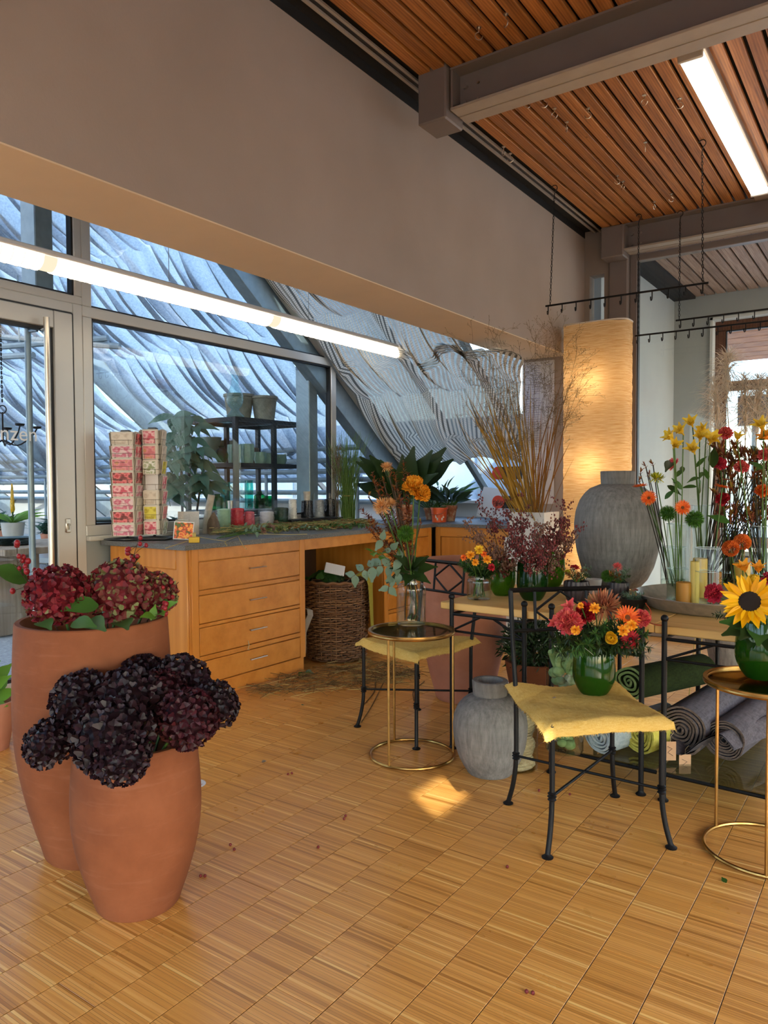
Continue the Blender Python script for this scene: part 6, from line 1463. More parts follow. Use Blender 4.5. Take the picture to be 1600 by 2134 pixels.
part(t, 'rim', MB().tube(np.stack([BR_ * np.cos(a), BR_ * np.sin(a), BH + .004 * np.sin(a * 17)], -1), .013, 7, True), 'wicker'); part(t, 'liner', MB().lathe([(.001, .02), (BR_ * .86, .02), (BR_ * .94, BH * .6), (BR_ * .955, BH - .02)], 40), 'black_void')
# papers and green bag in the basket, olive cloth over the rim
q = MB(); r = np.random.RandomState(3); u = np.linspace(-1, 1, 12); U, W_ = np.meshgrid(u, u); Z = .07 * (1 - U ** 2) * (1 - .5 * W_ ** 2) + .02 * r.randn(12, 12) * .6
q.grid(np.stack([bk[0] - .06 + U * .12, bk[1] - .06 + W_ * .13, BH + .0 + Z], -1)); solo('green_bag', 'crumpled dark green paper bag sticking out of the basket', 'bag', q, 'leaf_mid', (0, 0, 0))
q = MB().box((0, 0, 0), (.15, .10, .012), rotz(.5) @ rotx(.7) @ roty(.3), .004); o = solo('paper_parcel', 'grey white paper parcel lying on top of the basket', 'parcel', q, 'paper_white', (bk[0] + .03, bk[1] - .06, BH + .09))
ang0 = math.atan2(_r[1], _r[0]) - .25; rows = []
for s in np.linspace(0, 1, 16):
    if s < .35: rad = BR_ - .08 + .11 * s / .35; z = BH + .035 + .02 * math.sin(s * 9)
    else: rad = BR_ + .034 + .012 * s; z = BH + .02 - (s - .35) * .62
    rows.append([(bk[0] + rad * math.cos(ang0 + w_), bk[1] + rad * math.sin(ang0 + w_), z + .012 * math.sin(w_ * 8 + s * 3)) for w_ in np.linspace(-.32 + .2 * s, .26, 9)])
q = MB().grid(np.array(rows)); q.grid(np.array(rows) - V3(0, 0, .003), flip=True); solo('olive_cloth', 'olive yellow cloth hanging over the right rim of the basket', 'cloth', q, 'linen_olive')
# white tub leaning in the kneehole
p = V3(CX - .09, 4.035, 0); q = MB(); u = np.linspace(0, 1, 10); prof = [(-.05, .10), (-.04, .25), (.012, .33), (.035, .36), (.03, .40), (-.02, .42), (-.05, .42)]
rows = [[(p[0] + .0 + .01 * k, p[1] + .045 + a_, b_ + .0) for a_, b_ in prof] for k in range(6)]; q.grid(np.array(rows)); q.grid(np.array(rows) + V3(0, -.004, 0), flip=True); solo('plastic_tub', 'white plastic tub edge beside the wicker basket', 'tub', q, 'white_plastic')

# ================================================================== ON THE WORKTOP
def onTop(px, X, z=CT):
    p = atX(px, 1108, X); p[2] = z; return p
# revolving card stand: two towers
def card_tower(label, px, rows, faces_m, loc, W_, H_, portrait, empty=()):
    t = thing('card_stand', label, 'card stand', loc, 0, 'revolving card stands'); 
    part(t, 'base', MB().lathe([(.001, 0), (.09, 0), (.09, .008), (.03, .012), (.001, .012)], 32), 'black_plastic'); part(t, 'pole', MB().tube([(0, 0, .01), (0, 0, H_ + .02)], .009, 8), 'iron'); part(t, 'cap', MB().box((0, 0, H_ + .025), (.055, .05, .025), rotz(_yaw), .004), 'black_plastic')
    text(t, 'Karten', .009, tuple(_r * -.022 - V3(_fw[0], _fw[1], 0) * .0285 + V3(0, 0, H_ + .02)), (PI / 2, 0, _yaw), 'letter_white')
    hw = W_ / 2; part(t, 'core', MB().box((0, 0, .02 + H_ / 2 - .01), (W_ * .74, W_ * .74, H_ - .03), rotz(_yaw)), 'paper_white', False); cw, ch = (W_, H_ / rows)
    TX = ['', 'Herzlichen Glückwunsch', 'Vielen Dank', 'Glückwunsch', '', 'Alles Liebe\nzum Geburtstag', 'Alles Gute', 'Viele Glückwünsche']
    for fi in range(4):
        R = rotz(_yaw + fi * PI / 2)                          # local -Y is the face normal; face 0 looks at the room
        for k in range(rows):
            z = .02 + ch * k + ch * .5
            wq = MB(); y0 = -(W_ * .37 + .028)
            for dx in (-.3, .3): wq.tube([R @ V3(W_ * dx, -W_ * .36, z - ch * .42), R @ V3(W_ * dx, y0 - .004, z - ch * .46), R @ V3(W_ * dx, y0 - .006, z - ch * .12)], .0011, 4)
            wq.tube([R @ V3(-W_ * .46, -W_ * .36, z - ch * .12), R @ V3(-W_ * .44, y0 - .006, z - ch * .12), R @ V3(W_ * .44, y0 - .006, z - ch * .12), R @ V3(W_ * .46, -W_ * .36, z - ch * .12)], .0011, 4); part(t, 'wire_pocket', wq, 'steel_bolt')
            if fi == 0 and k in empty: continue
            if fi == 2: continue
            m = faces_m[(fi * 3 + (rows - 1 - k)) % len(faces_m)] if fi else faces_m[rows - 1 - k]
            w_, h_ = (W_ * (.86 if portrait else .94), ch * .92); nst = 5 if fi == 0 else 6
            o = thing('greeting_card', ('%s greeting card in row %s from the top of the %s' % (CN.get(m, 'printed'), ('one', 'two', 'three', 'four', 'five', 'six', 'seven', 'eight')[rows - 1 - k], ('wide card tower' if not portrait else 'narrow card tower'))) if fi == 0 else '%s cards stacked edge on at the side of the %s' % (CN.get(m, 'printed'), 'wide card tower' if not portrait else 'narrow card tower'), 'greeting card', np.asarray(loc) + R @ V3(0, -W_ * .37 - .004, z), 0, 'greeting cards in the revolving stands')
            for s in range(nst - 1): part(o, 'envelope', MB().box(R @ V3(.003 * (s % 2), .0 - .0045 * s, .002 * s), (w_, .0012, h_), R @ rotx(.06 + .015 * s)), 'paper_cream' if s % 2 else 'paper_seed', False)
            s = nst - 1; kk = part(o, 'card', MB().box(R @ V3(0, -.0045 * s - .002, 0), (w_, .0015, h_), R @ rotx(.06 + .015 * s)), 'paper_cream', False); part(kk, 'picture', MB().box(R @ V3(-w_ * (.05 if portrait else .0), -.0045 * s - .0032, .0), (w_ * (.78 if portrait else .94), .0006, h_ * .88), R @ rotx(.06 + .015 * s)), m, False)
            tx = TX[rows - 1 - k] if not portrait else ''
            if fi == 0 and tx: text(o, tx, .014 if '\n' not in tx else .011, tuple(R @ V3(-w_ * .38, -.0045 * s - .006, .012)), (PI / 2 + .06, 0, _yaw), 'ink_red' if 'Dank' not in tx else 'ink')
    return t
CN = {'card_pink': 'pink', 'card_rose': 'rose pink', 'card_autumn': 'peach toned', 'card_red': 'red floral', 'card_green': 'pale green', 'card_yellow': 'yellow', 'card_beige': 'plain beige'}
ca1 = onTop(266, -4.09, CT + .007); ca2 = onTop(322, -4.03, CT + .007)
sc1 = (ca1 - CAM_POS) @ _fw / FPX; sc2 = (ca2 - CAM_POS) @ _fw / FPX
card_tower('revolving stand of wide flower cards at the left end of the worktop', 268, 8, ['card_beige', 'card_pink', 'card_autumn', 'card_red', 'card_rose', 'card_pink', 'card_red', 'card_pink'], ca1, 46 * sc1, (1120 - 906) * sc1, False)
card_tower('revolving stand of square flower cards at the left end of the worktop', 322, 7, ['card_rose', 'card_autumn', 'card_green', 'card_beige', 'card_beige', 'card_yellow', 'card_rose'], ca2, 36 * sc2, (1122 - 905) * sc2, True, (3,))
solo('stand_board', 'flat black board under the card stands', 'board', MB().box((0, 0, .003), (.40, .24, .006), rotz(_yaw), .002), 'black_plastic', tuple((ca1 + ca2) / 2 + V3(.0, .0, .0001)))
# card in an acrylic holder
p = atZ(383, 1126, CT); Rn = rotz(_yaw + .15); t = thing('card_holder', 'clear holder with a red and orange flower card', 'card holder', p)
part(t, 'acrylic_stand', MB().box(Rn @ V3(0, .02, .05), (.125, .003, .10), Rn @ rotx(-.25)).box(Rn @ V3(0, .0, .002), (.125, .07, .003), Rn), 'acrylic', False)
part(t, 'card', MB().box(Rn @ V3(0, -.0, .062), (.125, .002, .115), Rn @ rotx(-.25) @ roty(.06)), 'paper_white', False); part(t, 'picture', MB().box(Rn @ V3(0, -.0022, .062), (.114, .001, .104), Rn @ rotx(-.25) @ roty(.06)), 'card_bloom', False)
p2 = atZ(392, 1116, CT); solo('seed_paper_card', 'speckled grey seed paper card behind the flower card', 'greeting card', MB().box(Rn @ V3(0, .03, .085), (.145, .003, .165), Rn @ rotx(-.18)), 'paper_seed', tuple(p2), smooth=False)
p = atZ(405, 1131, CT); t = thing('gold_tin', 'small gold paper box on the worktop edge', 'box', p); part(t, 'box', MB().box((0, 0, .018), (.065, .035, .036), Rn, .002), 'gold_card'); part(t, 'contents', MB().box((0, 0, .045), (.02, .02, .03), Rn @ rotx(.3)), 'straw')
# twine spools in clear bags
def spool(label, p, R, H, m, grp='spools of twine along the window', conic=.0, bag=True):
    t = thing('twine_spool', label, 'twine spool', p, 0, grp)
    a = np.linspace(0, 2 * PI * 26, 26 * 14); z = .008 + (H - .016) * (.5 + .5 * np.sin(np.linspace(0, 15.3 * PI, len(a)))); rr = R * (1 - conic * z / H) + .0014 * np.sin(np.linspace(0, 130, len(a)))
    part(t, 'core', MB().lathe([(.001, .002), (R * .97, .004), (R * .97 * (1 - conic), H - .004), (R * .4, H), (.001, H)], 28), m); part(t, 'winding', MB().tube(np.stack([rr * np.cos(a), rr * np.sin(a), z], -1), .0022, 4), m)
    if bag:
        n = 28; an = np.arange(n + 1) * 2 * PI / n; zz_ = np.linspace(.0, H * 1.32, 9); k = 1 + .04 * np.sin(an * 5)
        part(t, 'clear_bag', MB().grid(np.stack([np.stack([(R * 1.14) * k * np.cos(an), (R * 1.10) * k * np.sin(an), 0 * an + z_ + (.006 * np.sin(an * 3) if z_ > H else 0)], -1) for z_ in zz_])), 'plastic_bag')
    return t
k_ = .00335
for px, y0, y1, wd, m, lab in ((380, 1060, 1092, 28, 'yarn_cream', 'cream twine spool right of the card stands'), (467, 1057, 1105, 27, 'yarn_sage', 'sage green twine spool in a clear bag'), (495, 1056, 1103, 27, 'yarn_red', 'bright red twine spool in a clear bag'), (520, 1055, 1094, 22, 'yarn_pink', 'pink twine spool behind the red one'), (556, 1054, 1090, 28, 'yarn_lilac', 'pale lilac twine spool in a clear bag'), (586, 1054, 1096, 28, 'yarn_forest', 'dark green twine spool in a clear bag'), (610, 1038, 1080, 17, 'yarn_white', 'slim white twine spool right of the dark green one'), (640, 1042, 1080, 25, 'yarn_black', 'black twine spool under the small bark tumbler'), (664, 1040, 1078, 24, 'yarn_grey', 'grey twine spool between the black ones'), (687, 1039, 1077, 23, 'yarn_black', 'black twine spool beside the green grass')):
    p = onTop(px, -4.145 + (.03 if px == 520 else 0), CT + .006 if y1 > 1085 else 1.022); s = (p - CAM_POS) @ _fw / FPX; spool(lab, p, wd * s / 2, (y1 - y0) * s * 1.0, m, conic=.12 if wd < 26 else 0.)
pz = onTop(640, -4.145); q = MB(); a = onTop(597, -4.15); b = onTop(704, -4.15); q.bx(-4.215, -4.09, a[1], b[1], CT, 1.02, .003); solo('ledge', 'low dark ledge carrying the slim twine spools', 'ledge', q, 'black_plastic')
solo('bark_tumbler', 'small white and bark tumbler standing on the black spool', 'tumbler', MB().lathe([(.001, 0), (.024, 0), (.031, .085), (.028, .085), (.022, .006), (.001, .006)], 24), 'birch', (pz[0], pz[1], 1.022 + .142))
# driftwood, bark and an acrylic tray along the sill
p = onTop(428, -4.13); t = thing('driftwood', 'upright pale driftwood stick in the acrylic tray', 'wood piece', p); part(t, 'stick', MB().tube(smoothpath([(0, 0, .0), (.01, .01, .12), (.035, .03, .28)], 10), [.028, .026, .025, .027, .024, .026, .025, .025, .024][:9] if False else .026, 9), 'birch')
p = onTop(443, -4.03); t = thing('bark_piece', 'curved mossy bark piece beside the driftwood', 'wood piece', p); part(t, 'bark', MB().grid(np.array([[(R0 * .07 * math.cos(a), .03 * math.sin(a) * R0, z_ * (1 - .25 * math.cos(a) ** 2)) for a in np.linspace(.2, 2.9, 9)] for z_, R0 in zip(np.linspace(0, .16, 8), (.8, .95, 1, 1, .95, .85, .7, .45))])), 'bark')
q = MB(); a = onTop(366, -4.145); b = onTop(594, -4.145); d = nrm((b - a) * V3(1, 1, 0)); nn = V3(-d[1], d[0], 0); L = np.linalg.norm(b - a)
t = thing('acrylic_tray', 'long clear acrylic tray along the window sill', 'tray', a); Rt = np.stack([d, nn, V3(0, 0, 1)], 1)
part(t, 'front_wall', MB().box(d * L / 2 - nn * .085 + V3(0, 0, .085), (L, .004, .17), Rt), 'acrylic', False); part(t, 'back_wall', MB().box(d * L / 2 + nn * .085 + V3(0, 0, .085), (L, .004, .17), Rt), 'acrylic', False); part(t, 'floor_plate', MB().box(d * L / 2 + V3(0, 0, .0025), (L, .17, .004), Rt), 'acrylic', False)
for s in (.2, .4, .6, .8): part(t, 'divider', MB().box(d * L * s + V3(0, 0, .085), (.003, .166, .165), Rt), 'acrylic', False)
# cut flowers and trimmings lying on the worktop
def trim_heap(label, pts, n, L, m, spread, seed, name='plant_trimmings', zr=.03, fl=.02):
    r = np.random.RandomState(seed); q = MB()
    for k in range(n):
        i = r.randint(len(pts)); c = np.asarray(pts[i], float) + V3(r.uniform(-1, 1) * spread, r.uniform(-1, 1) * spread, .004 + zr * r.rand()); a = r.uniform(0, PI) if fl else 0; l = L * r.uniform(.4, 1.1); d = V3(math.cos(a), math.sin(a), .12 * r.randn()) * l / 2
        p0, p1 = c - d, c + d; zf = min(p0[2], p1[2]); lo = np.asarray(pts[i])[2] + .002; p0[2] = max(p0[2], lo); p1[2] = max(p1[2], lo); q.tube(bez(p0, c + V3(0, 0, .01) + .02 * r.randn(3) * V3(1, 1, .2), p1, 4), r.uniform(.0009, .0022), 4)
    return solo(name, label, 'trimmings', q, m, kind='stuff')
wl_ = [atZ(px, py, CT) for px, py in ((480, 1114), (510, 1112), (540, 1110), (570, 1107), (605, 1105), (640, 1102), (680, 1099), (720, 1097), (755, 1096), (700, 1101), (660, 1104))]
trim_heap('loose green stem trimmings scattered along the worktop', wl_, 420, .20, 'trim_green', .08, 31, 'plant_trimmings', .05); trim_heap('loose straw coloured trimmings along the worktop', wl_, 300, .22, 'straw', .08, 32, 'plant_trimmings', .04); trim_heap('dry brown twigs lying along the worktop', wl_[4:], 260, .16, 'twig_brown', .08, 33, 'twig_trimmings', .05)
q = MB(); r = np.random.RandomState(9)
for k in range(500):
    c = wl_[4 + r.randint(7)] + V3(r.uniform(-.1, .1), r.uniform(-.1, .12), .006 + .035 * r.rand()); q.ball(c, r.uniform(.0025, .0045), 6, 4)
solo('berry_trimmings', 'scattered red berries on the worktop before the window', 'berries', q, 'berry_orange', kind='stuff')
pr_b = atZ(470, 1126, CT)
for i, (px, py) in enumerate(((525, 1092), (540, 1098), (552, 1088), (560, 1096), (568, 1100), (575, 1090), (535, 1085), (548, 1105))):
    hp = atZ(px, py, CT + .05); b = atZ(452 + 6 * i, 1122 - i, CT + .008); flower('protea', 'cut pinkish protea stem lying on the worktop', b, hp, 'marigold', .03, 'pinkish', nrm(hp - b) + V3(0, 0, .3), group='cut protea stems lying on the worktop', sr=.003, ctrl=(b + hp) / 2, leaves=((.7, .5, .05), (.8, 2.5, .05), (.85, 4., .05)), lm='leaf_euca')
for i, pts in enumerate((((495, 1118), (470, 1128), (440, 1152)), ((495, 1115), (505, 1135), (514, 1152)), ((360, 1104), (420, 1120), (470, 1128)), ((345, 1142), (380, 1131), (400, 1124)), ((520, 1112), (600, 1114), (640, 1113)))):
    P = [atZ(a, b, CT + .006) for a, b in pts]
    if i in (0, 1): P[-1] = P[1] + nrm(P[1] - P[0]) * .07 + V3(.03, 0, -.02)
    solo('straw_stem', ('pale stem hanging over the worktop edge', 'forked pale stem hanging over the worktop edge', 'long yellow stem in front of the card holder', 'pale stem at the near corner of the worktop', 'long yellow stem lying flat before the spools')[i], 'stem', MB().tube(smoothpath(P, 12), .0022, 5), 'straw')
for i, (px, py, qx, qy) in enumerate(((590, 1107, 660, 1100), (620, 1104, 690, 1098), (650, 1103, 730, 1095), (690, 1098, 760, 1092), (560, 1108, 600, 1100), (720, 1099, 770, 1095), (500, 1114, 545, 1104), (600, 1108, 560, 1098))):
    sprig('cut_sprig', 'cut leafy sprig lying among the trimmings on the worktop', atZ(px, py, CT + .012), atZ(qx, qy, CT + .04), ('leaf_euca', 'trim_green', 'leaf_mid')[i % 3], 26, .03, .45, 'cut sprigs on the worktop', (0, 0, .02), seed=700 + i, lay='all', start=.1)
# tall green grass bundle
gb = onTop(724, -4.12); t = thing('grass_bundle', 'tall bundle of fine green grass standing on the worktop', 'grass bundle', gb); V, F = petal_t(1, .006, 6, 1, .8, .25, 0, .8); r = np.random.RandomState(4); q = MB()
for k in range(320):
    b = V3(.028 * r.randn(), .028 * r.randn(), 0.002); a = r.uniform(0, 6.28); e = b + V3(.05 * r.randn(), .05 * r.randn(), 1) * r.uniform(.5, .86); P = bez(b, (b + e) / 2, e + V3(.09 * r.randn(), .09 * r.randn(), -.02), 6); q.tube(P, np.linspace(.0026, .0008, 6), 3, caps=False)
o = part(t, 'blades', q, 'grass_green'); o['kind'] = 'stuff'; part(t, 'tie', MB().tube([(.05 * math.cos(a), .05 * math.sin(a), .25) for a in np.arange(20) * PI / 10], .005, 6, True), 'straw')
gb2 = onTop(703, -4.15); t = thing('grass_bundle', 'brown feathery dried grass beside the green bundle', 'grass bundle', gb2); q = MB()
for k in range(26):
    e = V3(.05 * r.randn(), .05 * r.randn(), 1) * r.uniform(.5, .75); q.tube(bez((.01 * r.randn(), .01 * r.randn(), 0), e / 2, e, 6), .0012, 3)
    for j in range(12): c = e * r.uniform(.75, 1.0); q.tube([c, c + V3(.012 * r.randn(), .012 * r.randn(), .03)], .0012, 3)
o = part(t, 'blades', q, 'grass_seed'); o['kind'] = 'stuff'
# potted plants on the far arm
def clay_pot(t, R, H, m): lathe_part(t, 'pot', [(.001, 0), (R * .68, 0), (R * .95, H * .78), (R * 1.04, H * .79), (R * 1.06, H), (R * .96, H), (R * .88, H * .8), (.001, H * .8)], m, 40)
def leafy(label, px, py, R, H, n, L, W__, m, pm, dirs=None, seed=0, tipz=.9, spread=.8, stem_h=.05):
    p = atZ(px, py, CT); t = thing('potted_plant', label, 'plant', p, 0, 'potted plants on the worktop'); clay_pot(t, R, H, pm); r = np.random.RandomState(seed)
    for k in range(n):
        a = k * 2.399 + r.uniform(-.3, .3); el = r.uniform(.25, 1.2); d = nrm(V3(math.cos(a) * spread, math.sin(a) * spread, math.sin(el) * tipz)); b = p + V3(.02 * math.cos(a), .02 * math.sin(a), H * .8); m0 = b + d * stem_h * r.uniform(.5, 1.6) + V3(0, 0, .03)
        part(t, 'stalk', MB().tube([b, (b + m0) / 2, m0], .003, 5), 'stem_green', world=True); put_leaf(t, m0, d, L * r.uniform(.75, 1.15), m, W=W__, bend=-.55)
    return t
leafy('large broad leaved dark green plant in a mossy clay pot', 842, 1091, .085, .17, 30, .42, .46, 'leaf_dark', 'terracotta_mossy', seed=1, tipz=1.25, spread=.75, stem_h=.16); leafy('bushy dark green plant with small leaves in the corner', 898, 1083, .07, .12, 46, .15, .36, 'leaf_dark', 'terracotta_mossy', seed=2, stem_h=.16); leafy('green plant in a dark clay pot right of the orange bucket', 937, 1086, .07, .15, 24, .17, .42, 'leaf_dark', 'terracotta_mossy', seed=3, stem_h=.08)
leafy('narrow leaved plant at the back of the corner', 922, 1083, .06, .12, 40, .17, .16, 'leaf_mid', 'terracotta_mossy', seed=6, stem_h=.2)
ob = atZ(915, 1088, CT); os_ = (ob - CAM_POS) @ _fw / FPX; R0 = 17 * os_; t = thing('orange_bucket', 'small orange plastic bucket with a white animal print', 'bucket', ob)
lathe_part(t, 'bucket', [(.001, 0), (R0 * .86, 0), (R0, R0 * 1.6), (R0 * 1.07, R0 * 1.6), (R0 * 1.07, R0 * 1.8), (R0 * .98, R0 * 1.8), (R0 * .9, R0 * .4), (.001, R0 * .4)], 'orange_plastic'); part(t, 'handle', MB().tube([(R0 * 1.07 * math.cos(a) * 1, -R0 * .3 - R0 * .8 * abs(math.sin(a)) * .9, R0 * 1.5 - .6 * R0 * math.sin(a)) for a in np.linspace(0, PI, 14)], .0018, 5), 'steel_bolt')
# four-legged animal silhouette wrapped on the bucket front
def wrapped(u, v): a = _yaw - PI / 2 + u; rr = R0 * (.86 + .14 * v / (R0 * 1.6)) + .0008; return (rr * math.cos(a), rr * math.sin(a), v)
out = [(-.62, .5), (-.60, .95), (-.3, 1.1), (.1, 1.1), (.4, 1.0), (.62, .72), (.66, .55), (.45, .58), (.40, .25), (.22, .25), (.2, .55), (-.22, .55), (-.24, .25), (-.42, .25), (-.44, .55)]
part(t, 'print', MB().add([wrapped(u * 1.0, v * R0) for u, v in out], [tuple(range(len(out)))]), 'white_print', False)
for i in range(16): a = i * 2.4; put_leaf(t, ob + V3(R0 * .5 * math.cos(a), R0 * .5 * math.sin(a), R0 * 1.6), V3(math.cos(a), math.sin(a), 1), .045, 'leaf_mid', W=.4)
# tape dispensers with red discs and a note stand
def dispenser(label, px, py, z=CT, s=1.0, extra=0):
    p = atY(px, py, 6.25); t = thing('tape_dispenser', label, 'dispenser', p, 0, 'black dispensers with red discs'); part(t, 'body', MB().box((.09, 0, 0), (.24, .08, .115), None, .01), 'black_plastic'); part(t, 'disc', MB().tube([(-.045, -.052, .0), (-.045, -.038, .0)], .060, 28), 'red_plastic'); part(t, 'bracket', MB().bx(.205, -2.772 - p[0], -.02, .02, -.02, .02), 'black_plastic')
    return t
dispenser('upper black dispenser with a red disc beside the price list', 1052, 986); dispenser('middle black dispenser with a red disc beside the price list', 1052, 1046); dispenser('lowest black dispenser with a red disc above the berry branches', 1052, 1105)
t = thing('glass_noteboard', 'slanted clear note stand with white handwritten sheets', 'note stand', atY(1032, 1075, 6.55)); part(t, 'sheet', MB().box((0, 0, .12), (.34, .004, .30), rotx(-.3) @ roty(.12), .001), 'paper_white', False); q = MB()
for i in range(9): q.box((-.02 - .03 * (i % 3), -.003 + .012 * 0 + (i - 4) * .0078 * 1.0, .12 + .025 * (4 - i)), (.2 - .04 * (i % 3), .0008, .004), rotx(-.3) @ roty(.12))
part(t, 'foot', MB().box((0, .02, -.07), (.3, .12, .008)), 'acrylic', False)
# price list on the pier
t = thing('price_list', 'tall white printed price list on the wall pier', 'poster', (-2.61, 6.098, 1.75)); part(t, 'sheet', MB().bx(-.135, .135, -.004, 0, -.62, .61), 'paper_white', False); q = MB(); r = np.random.RandomState(2)
for i in range(58):
    z = .57 - i * .0200; q.bx(-.12, -.12 + .018 + .02 * r.rand(), -.0052, -.0042, z, z + .004)
    if r.rand() < .9: q.bx(-.07, -.07 + .06 + .05 * r.rand(), -.0052, -.0042, z, z + .004)
    if i % 9 == 0: q.bx(.06, .11, -.0052, -.0042, z, z + .006)
o = part(t, 'print', q, 'ink_pale', False); o['kind'] = 'stuff'; part(t, 'frame_edge', MB().bx(-.155, -.14, -.012, 0, -.62, .61), 'paper_cream', False)
# ornamental dried grasses in a white crate
wv = atZ(1140, 1122, .955); wv = V3(-2.42, 5.55, 0); t = thing('white_pedestal', 'white pedestal box behind the berry branches', 'pedestal', wv); part(t, 'box', MB().box((0, 0, .44), (.36, .34, .88), None, .006), 'ceramic_white')
wp = wv + V3(0, 0, .882); t = thing('white_crate', 'square white planter full of dried grasses', 'planter', wp); part(t, 'walls', MB().bx(-.15, .15, -.15, -.135, 0, .2, .003).bx(-.15, .15, .135, .15, 0, .2, .003).bx(-.15, -.135, -.135, .135, 0, .2, .003).bx(.135, .15, -.135, .135, 0, .2, .003).bx(-.135, .135, -.135, .135, 0, .02), 'ceramic_white', False)
r = np.random.RandomState(12)
def blade(label, px0, py0, px1, py1, D, m, w=.011, bow=.0, seed=0, grp='golden dried grass blades'):
    b = wp + V3(.05 * r.randn(), .05 * r.randn(), .03); b[:2] = np.clip(b[:2], wp[:2] - .11, wp[:2] + .11); e = atD(px1, py1, D); t = thing('dried_grass', label, 'grass', b, 0, grp); c = (b + e) / 2 + V3(bow * r.randn(), bow * r.randn(), .04 + .05 * r.rand()); P = bez(b, c, e, 12); L = np.linalg.norm(e - b); sd = nrm(np.cross(P[-1] - P[0], _fw) + .3 * r.randn(3)); wd = w * np.sin(PI * np.linspace(.12, 1, 12) ** .9) + .001
    part(t, 'blade', MB().grid(np.stack([P - sd * wd[:, None] / 2, P + .15 * wd[:, None] * np.cross(sd, V3(0, 0, 1)), P + sd * wd[:, None] / 2], 1)), m, world=True); return t
for i in range(44): blade('golden dried grass blade leaning left from the white planter', 0, 0, 942 + 110 * r.rand() ** .8, 800 + 160 * r.rand(), 5.5 + .3 * r.rand(), 'grass_gold', .010, .05)
for i in range(16): blade('golden dried grass blade rising from the white planter', 0, 0, 1040 + 70 * r.rand(), 770 + 120 * r.rand(), 5.5 + .3 * r.rand(), 'grass_gold', .010, .03)
for i in range(16): blade('rust brown grass blade in front of the price list', 0, 0, 1110 + 88 * r.rand(), 760 + 200 * r.rand(), 5.4 + .3 * r.rand(), 'grass_rust', .009, .03)
def panicle(label, px, py, D, seed):
    r = np.random.RandomState(seed); b = wp + V3(.05 * r.randn(), .05 * r.randn(), .03); b[:2] = np.clip(b[:2], wp[:2] - .11, wp[:2] + .11); e = atD(px, py, D); t = thing('grass_panicle', label, 'grass', b, 0, 'airy grass panicles'); P = bez(b, (b + e) / 2 + V3(0, 0, .06), e, 20); q = MB().tube(P, np.linspace(.0018, .0006, 20), 4)
    for k in range(22):
        i = 11 + r.randint(9); d = nrm(.7 * nrm(P[i] - P[i - 1]) + .55 * r.randn(3)); l = r.uniform(.08, .22); f = P[i] + d * l; q.tube(bez(P[i], (P[i] + f) / 2 + .01 * r.randn(3), f, 4), .0008, 3, caps=False)
        for j in range(5): g = P[i] + d * l * r.uniform(.4, 1); h = g + nrm(d + .8 * r.randn(3)) * .035; q.tube([g, h], .0007, 3, caps=False); q.tube([h, h + .006 * nrm(d)], .0016, 3, caps=False)
    o = part(t, 'panicle', q, 'grass_seed', world=True); o['kind'] = 'stuff'; return t
for i, (px, py) in enumerate(((985, 720), (1010, 705), (1040, 700), (1065, 720), (1085, 760), (1115, 715), (1140, 690), (1160, 705), (1180, 720), (1200, 745), (1212, 790), (1150, 760), (1125, 800), (1185, 800), (980, 800), (1020, 780), (1045, 820))): panicle('airy dried grass panicle left of the price list' if px < 1100 else 'airy dried grass panicle in front of the paper lamp', px, py, (4.75 if px < 1100 else 5.2) + .2 * rnd.random(), 500 + i)

# ================================================================== FLOOR LITTER
q = thing('floor_sticker', 'round white floor sticker with red lettering beside the short planter', 'sticker', tuple(atZ(402, 1634, .0008))); part(q, 'disc', MB().lathe([(.001, 0), (.055, 0), (.055, .0006), (.001, .0006)], 40), 'paper_white'); text(q, 'Bitte\nAbstand', .022, (-.03, -.01, .0012), (0, 0, _yaw), 'ink_red')
fl_ = [atZ(px, py, 0) for px, py in ((560, 1440), (610, 1420), (650, 1410), (700, 1400), (740, 1400), (780, 1410), (800, 1390), (840, 1405), (760, 1430), (700, 1425), (640, 1440), (820, 1420), (740, 1380))]
trim_heap('dry stalks and cuttings swept together before the basket', fl_, 330, .24, 'twig_brown', .10, 41, 'floor_litter', .02); trim_heap('straw coloured stalks on the parquet before the basket', fl_, 130, .26, 'straw', .12, 42, 'floor_litter', .015)
for i, (px, py, L, m, lab) in enumerate(((633, 1402, .09, 'leaf_euca', 'round grey green leaf at the foot of the drawer cabinet'), (622, 1408, .07, 'leaf_mid', 'green leaf at the foot of the drawer cabinet'), (648, 1406, .06, 'leaf_mid', 'second green leaf at the foot of the drawer cabinet'), (632, 1468, .03, 'leaf_euca', 'small pale leaf on the parquet before the brass table'), (545, 1587, .025, 'bark', 'small dry leaf in the middle of the parquet'), (1513, 1840, .03, 'leaf_mid', 'small green leaf beside the right brass table'), (1160, 1455, .02, 'bark', 'dark seed husk on the yellow cloth'), (840, 1340, .05, 'leaf_mid', 'green leaf lying under the chair by the brass table'))):
    z = .4705 if 'cloth' in lab else .003; p = atZ(px, py, z); leaf_thing('fallen_leaf', lab, p, V3(math.cos(i * 1.7), math.sin(i * 1.7), .08), L, m, .6, bend=.1)
bm2 = MB().ball((0, 0, 0), .0055, 8, 5).mesh('fallen_berry', 'berry_dark')
for i, (px, py) in enumerate(((418, 1825), (427, 1825), (600, 1613), (608, 1611), (488, 1770), (480, 1760), (1057, 1806), (1097, 2066), (1110, 2069), (1123, 1647), (1187, 1655), (720, 1700), (717, 1706), (663, 1765))):
    p = atZ(px, py, .005); o = link('fallen_berry', bm2); o.location = tuple(p); tag(o, 'tiny dark fallen berry lying on the parquet', 'berry', 'fallen berries on the parquet')
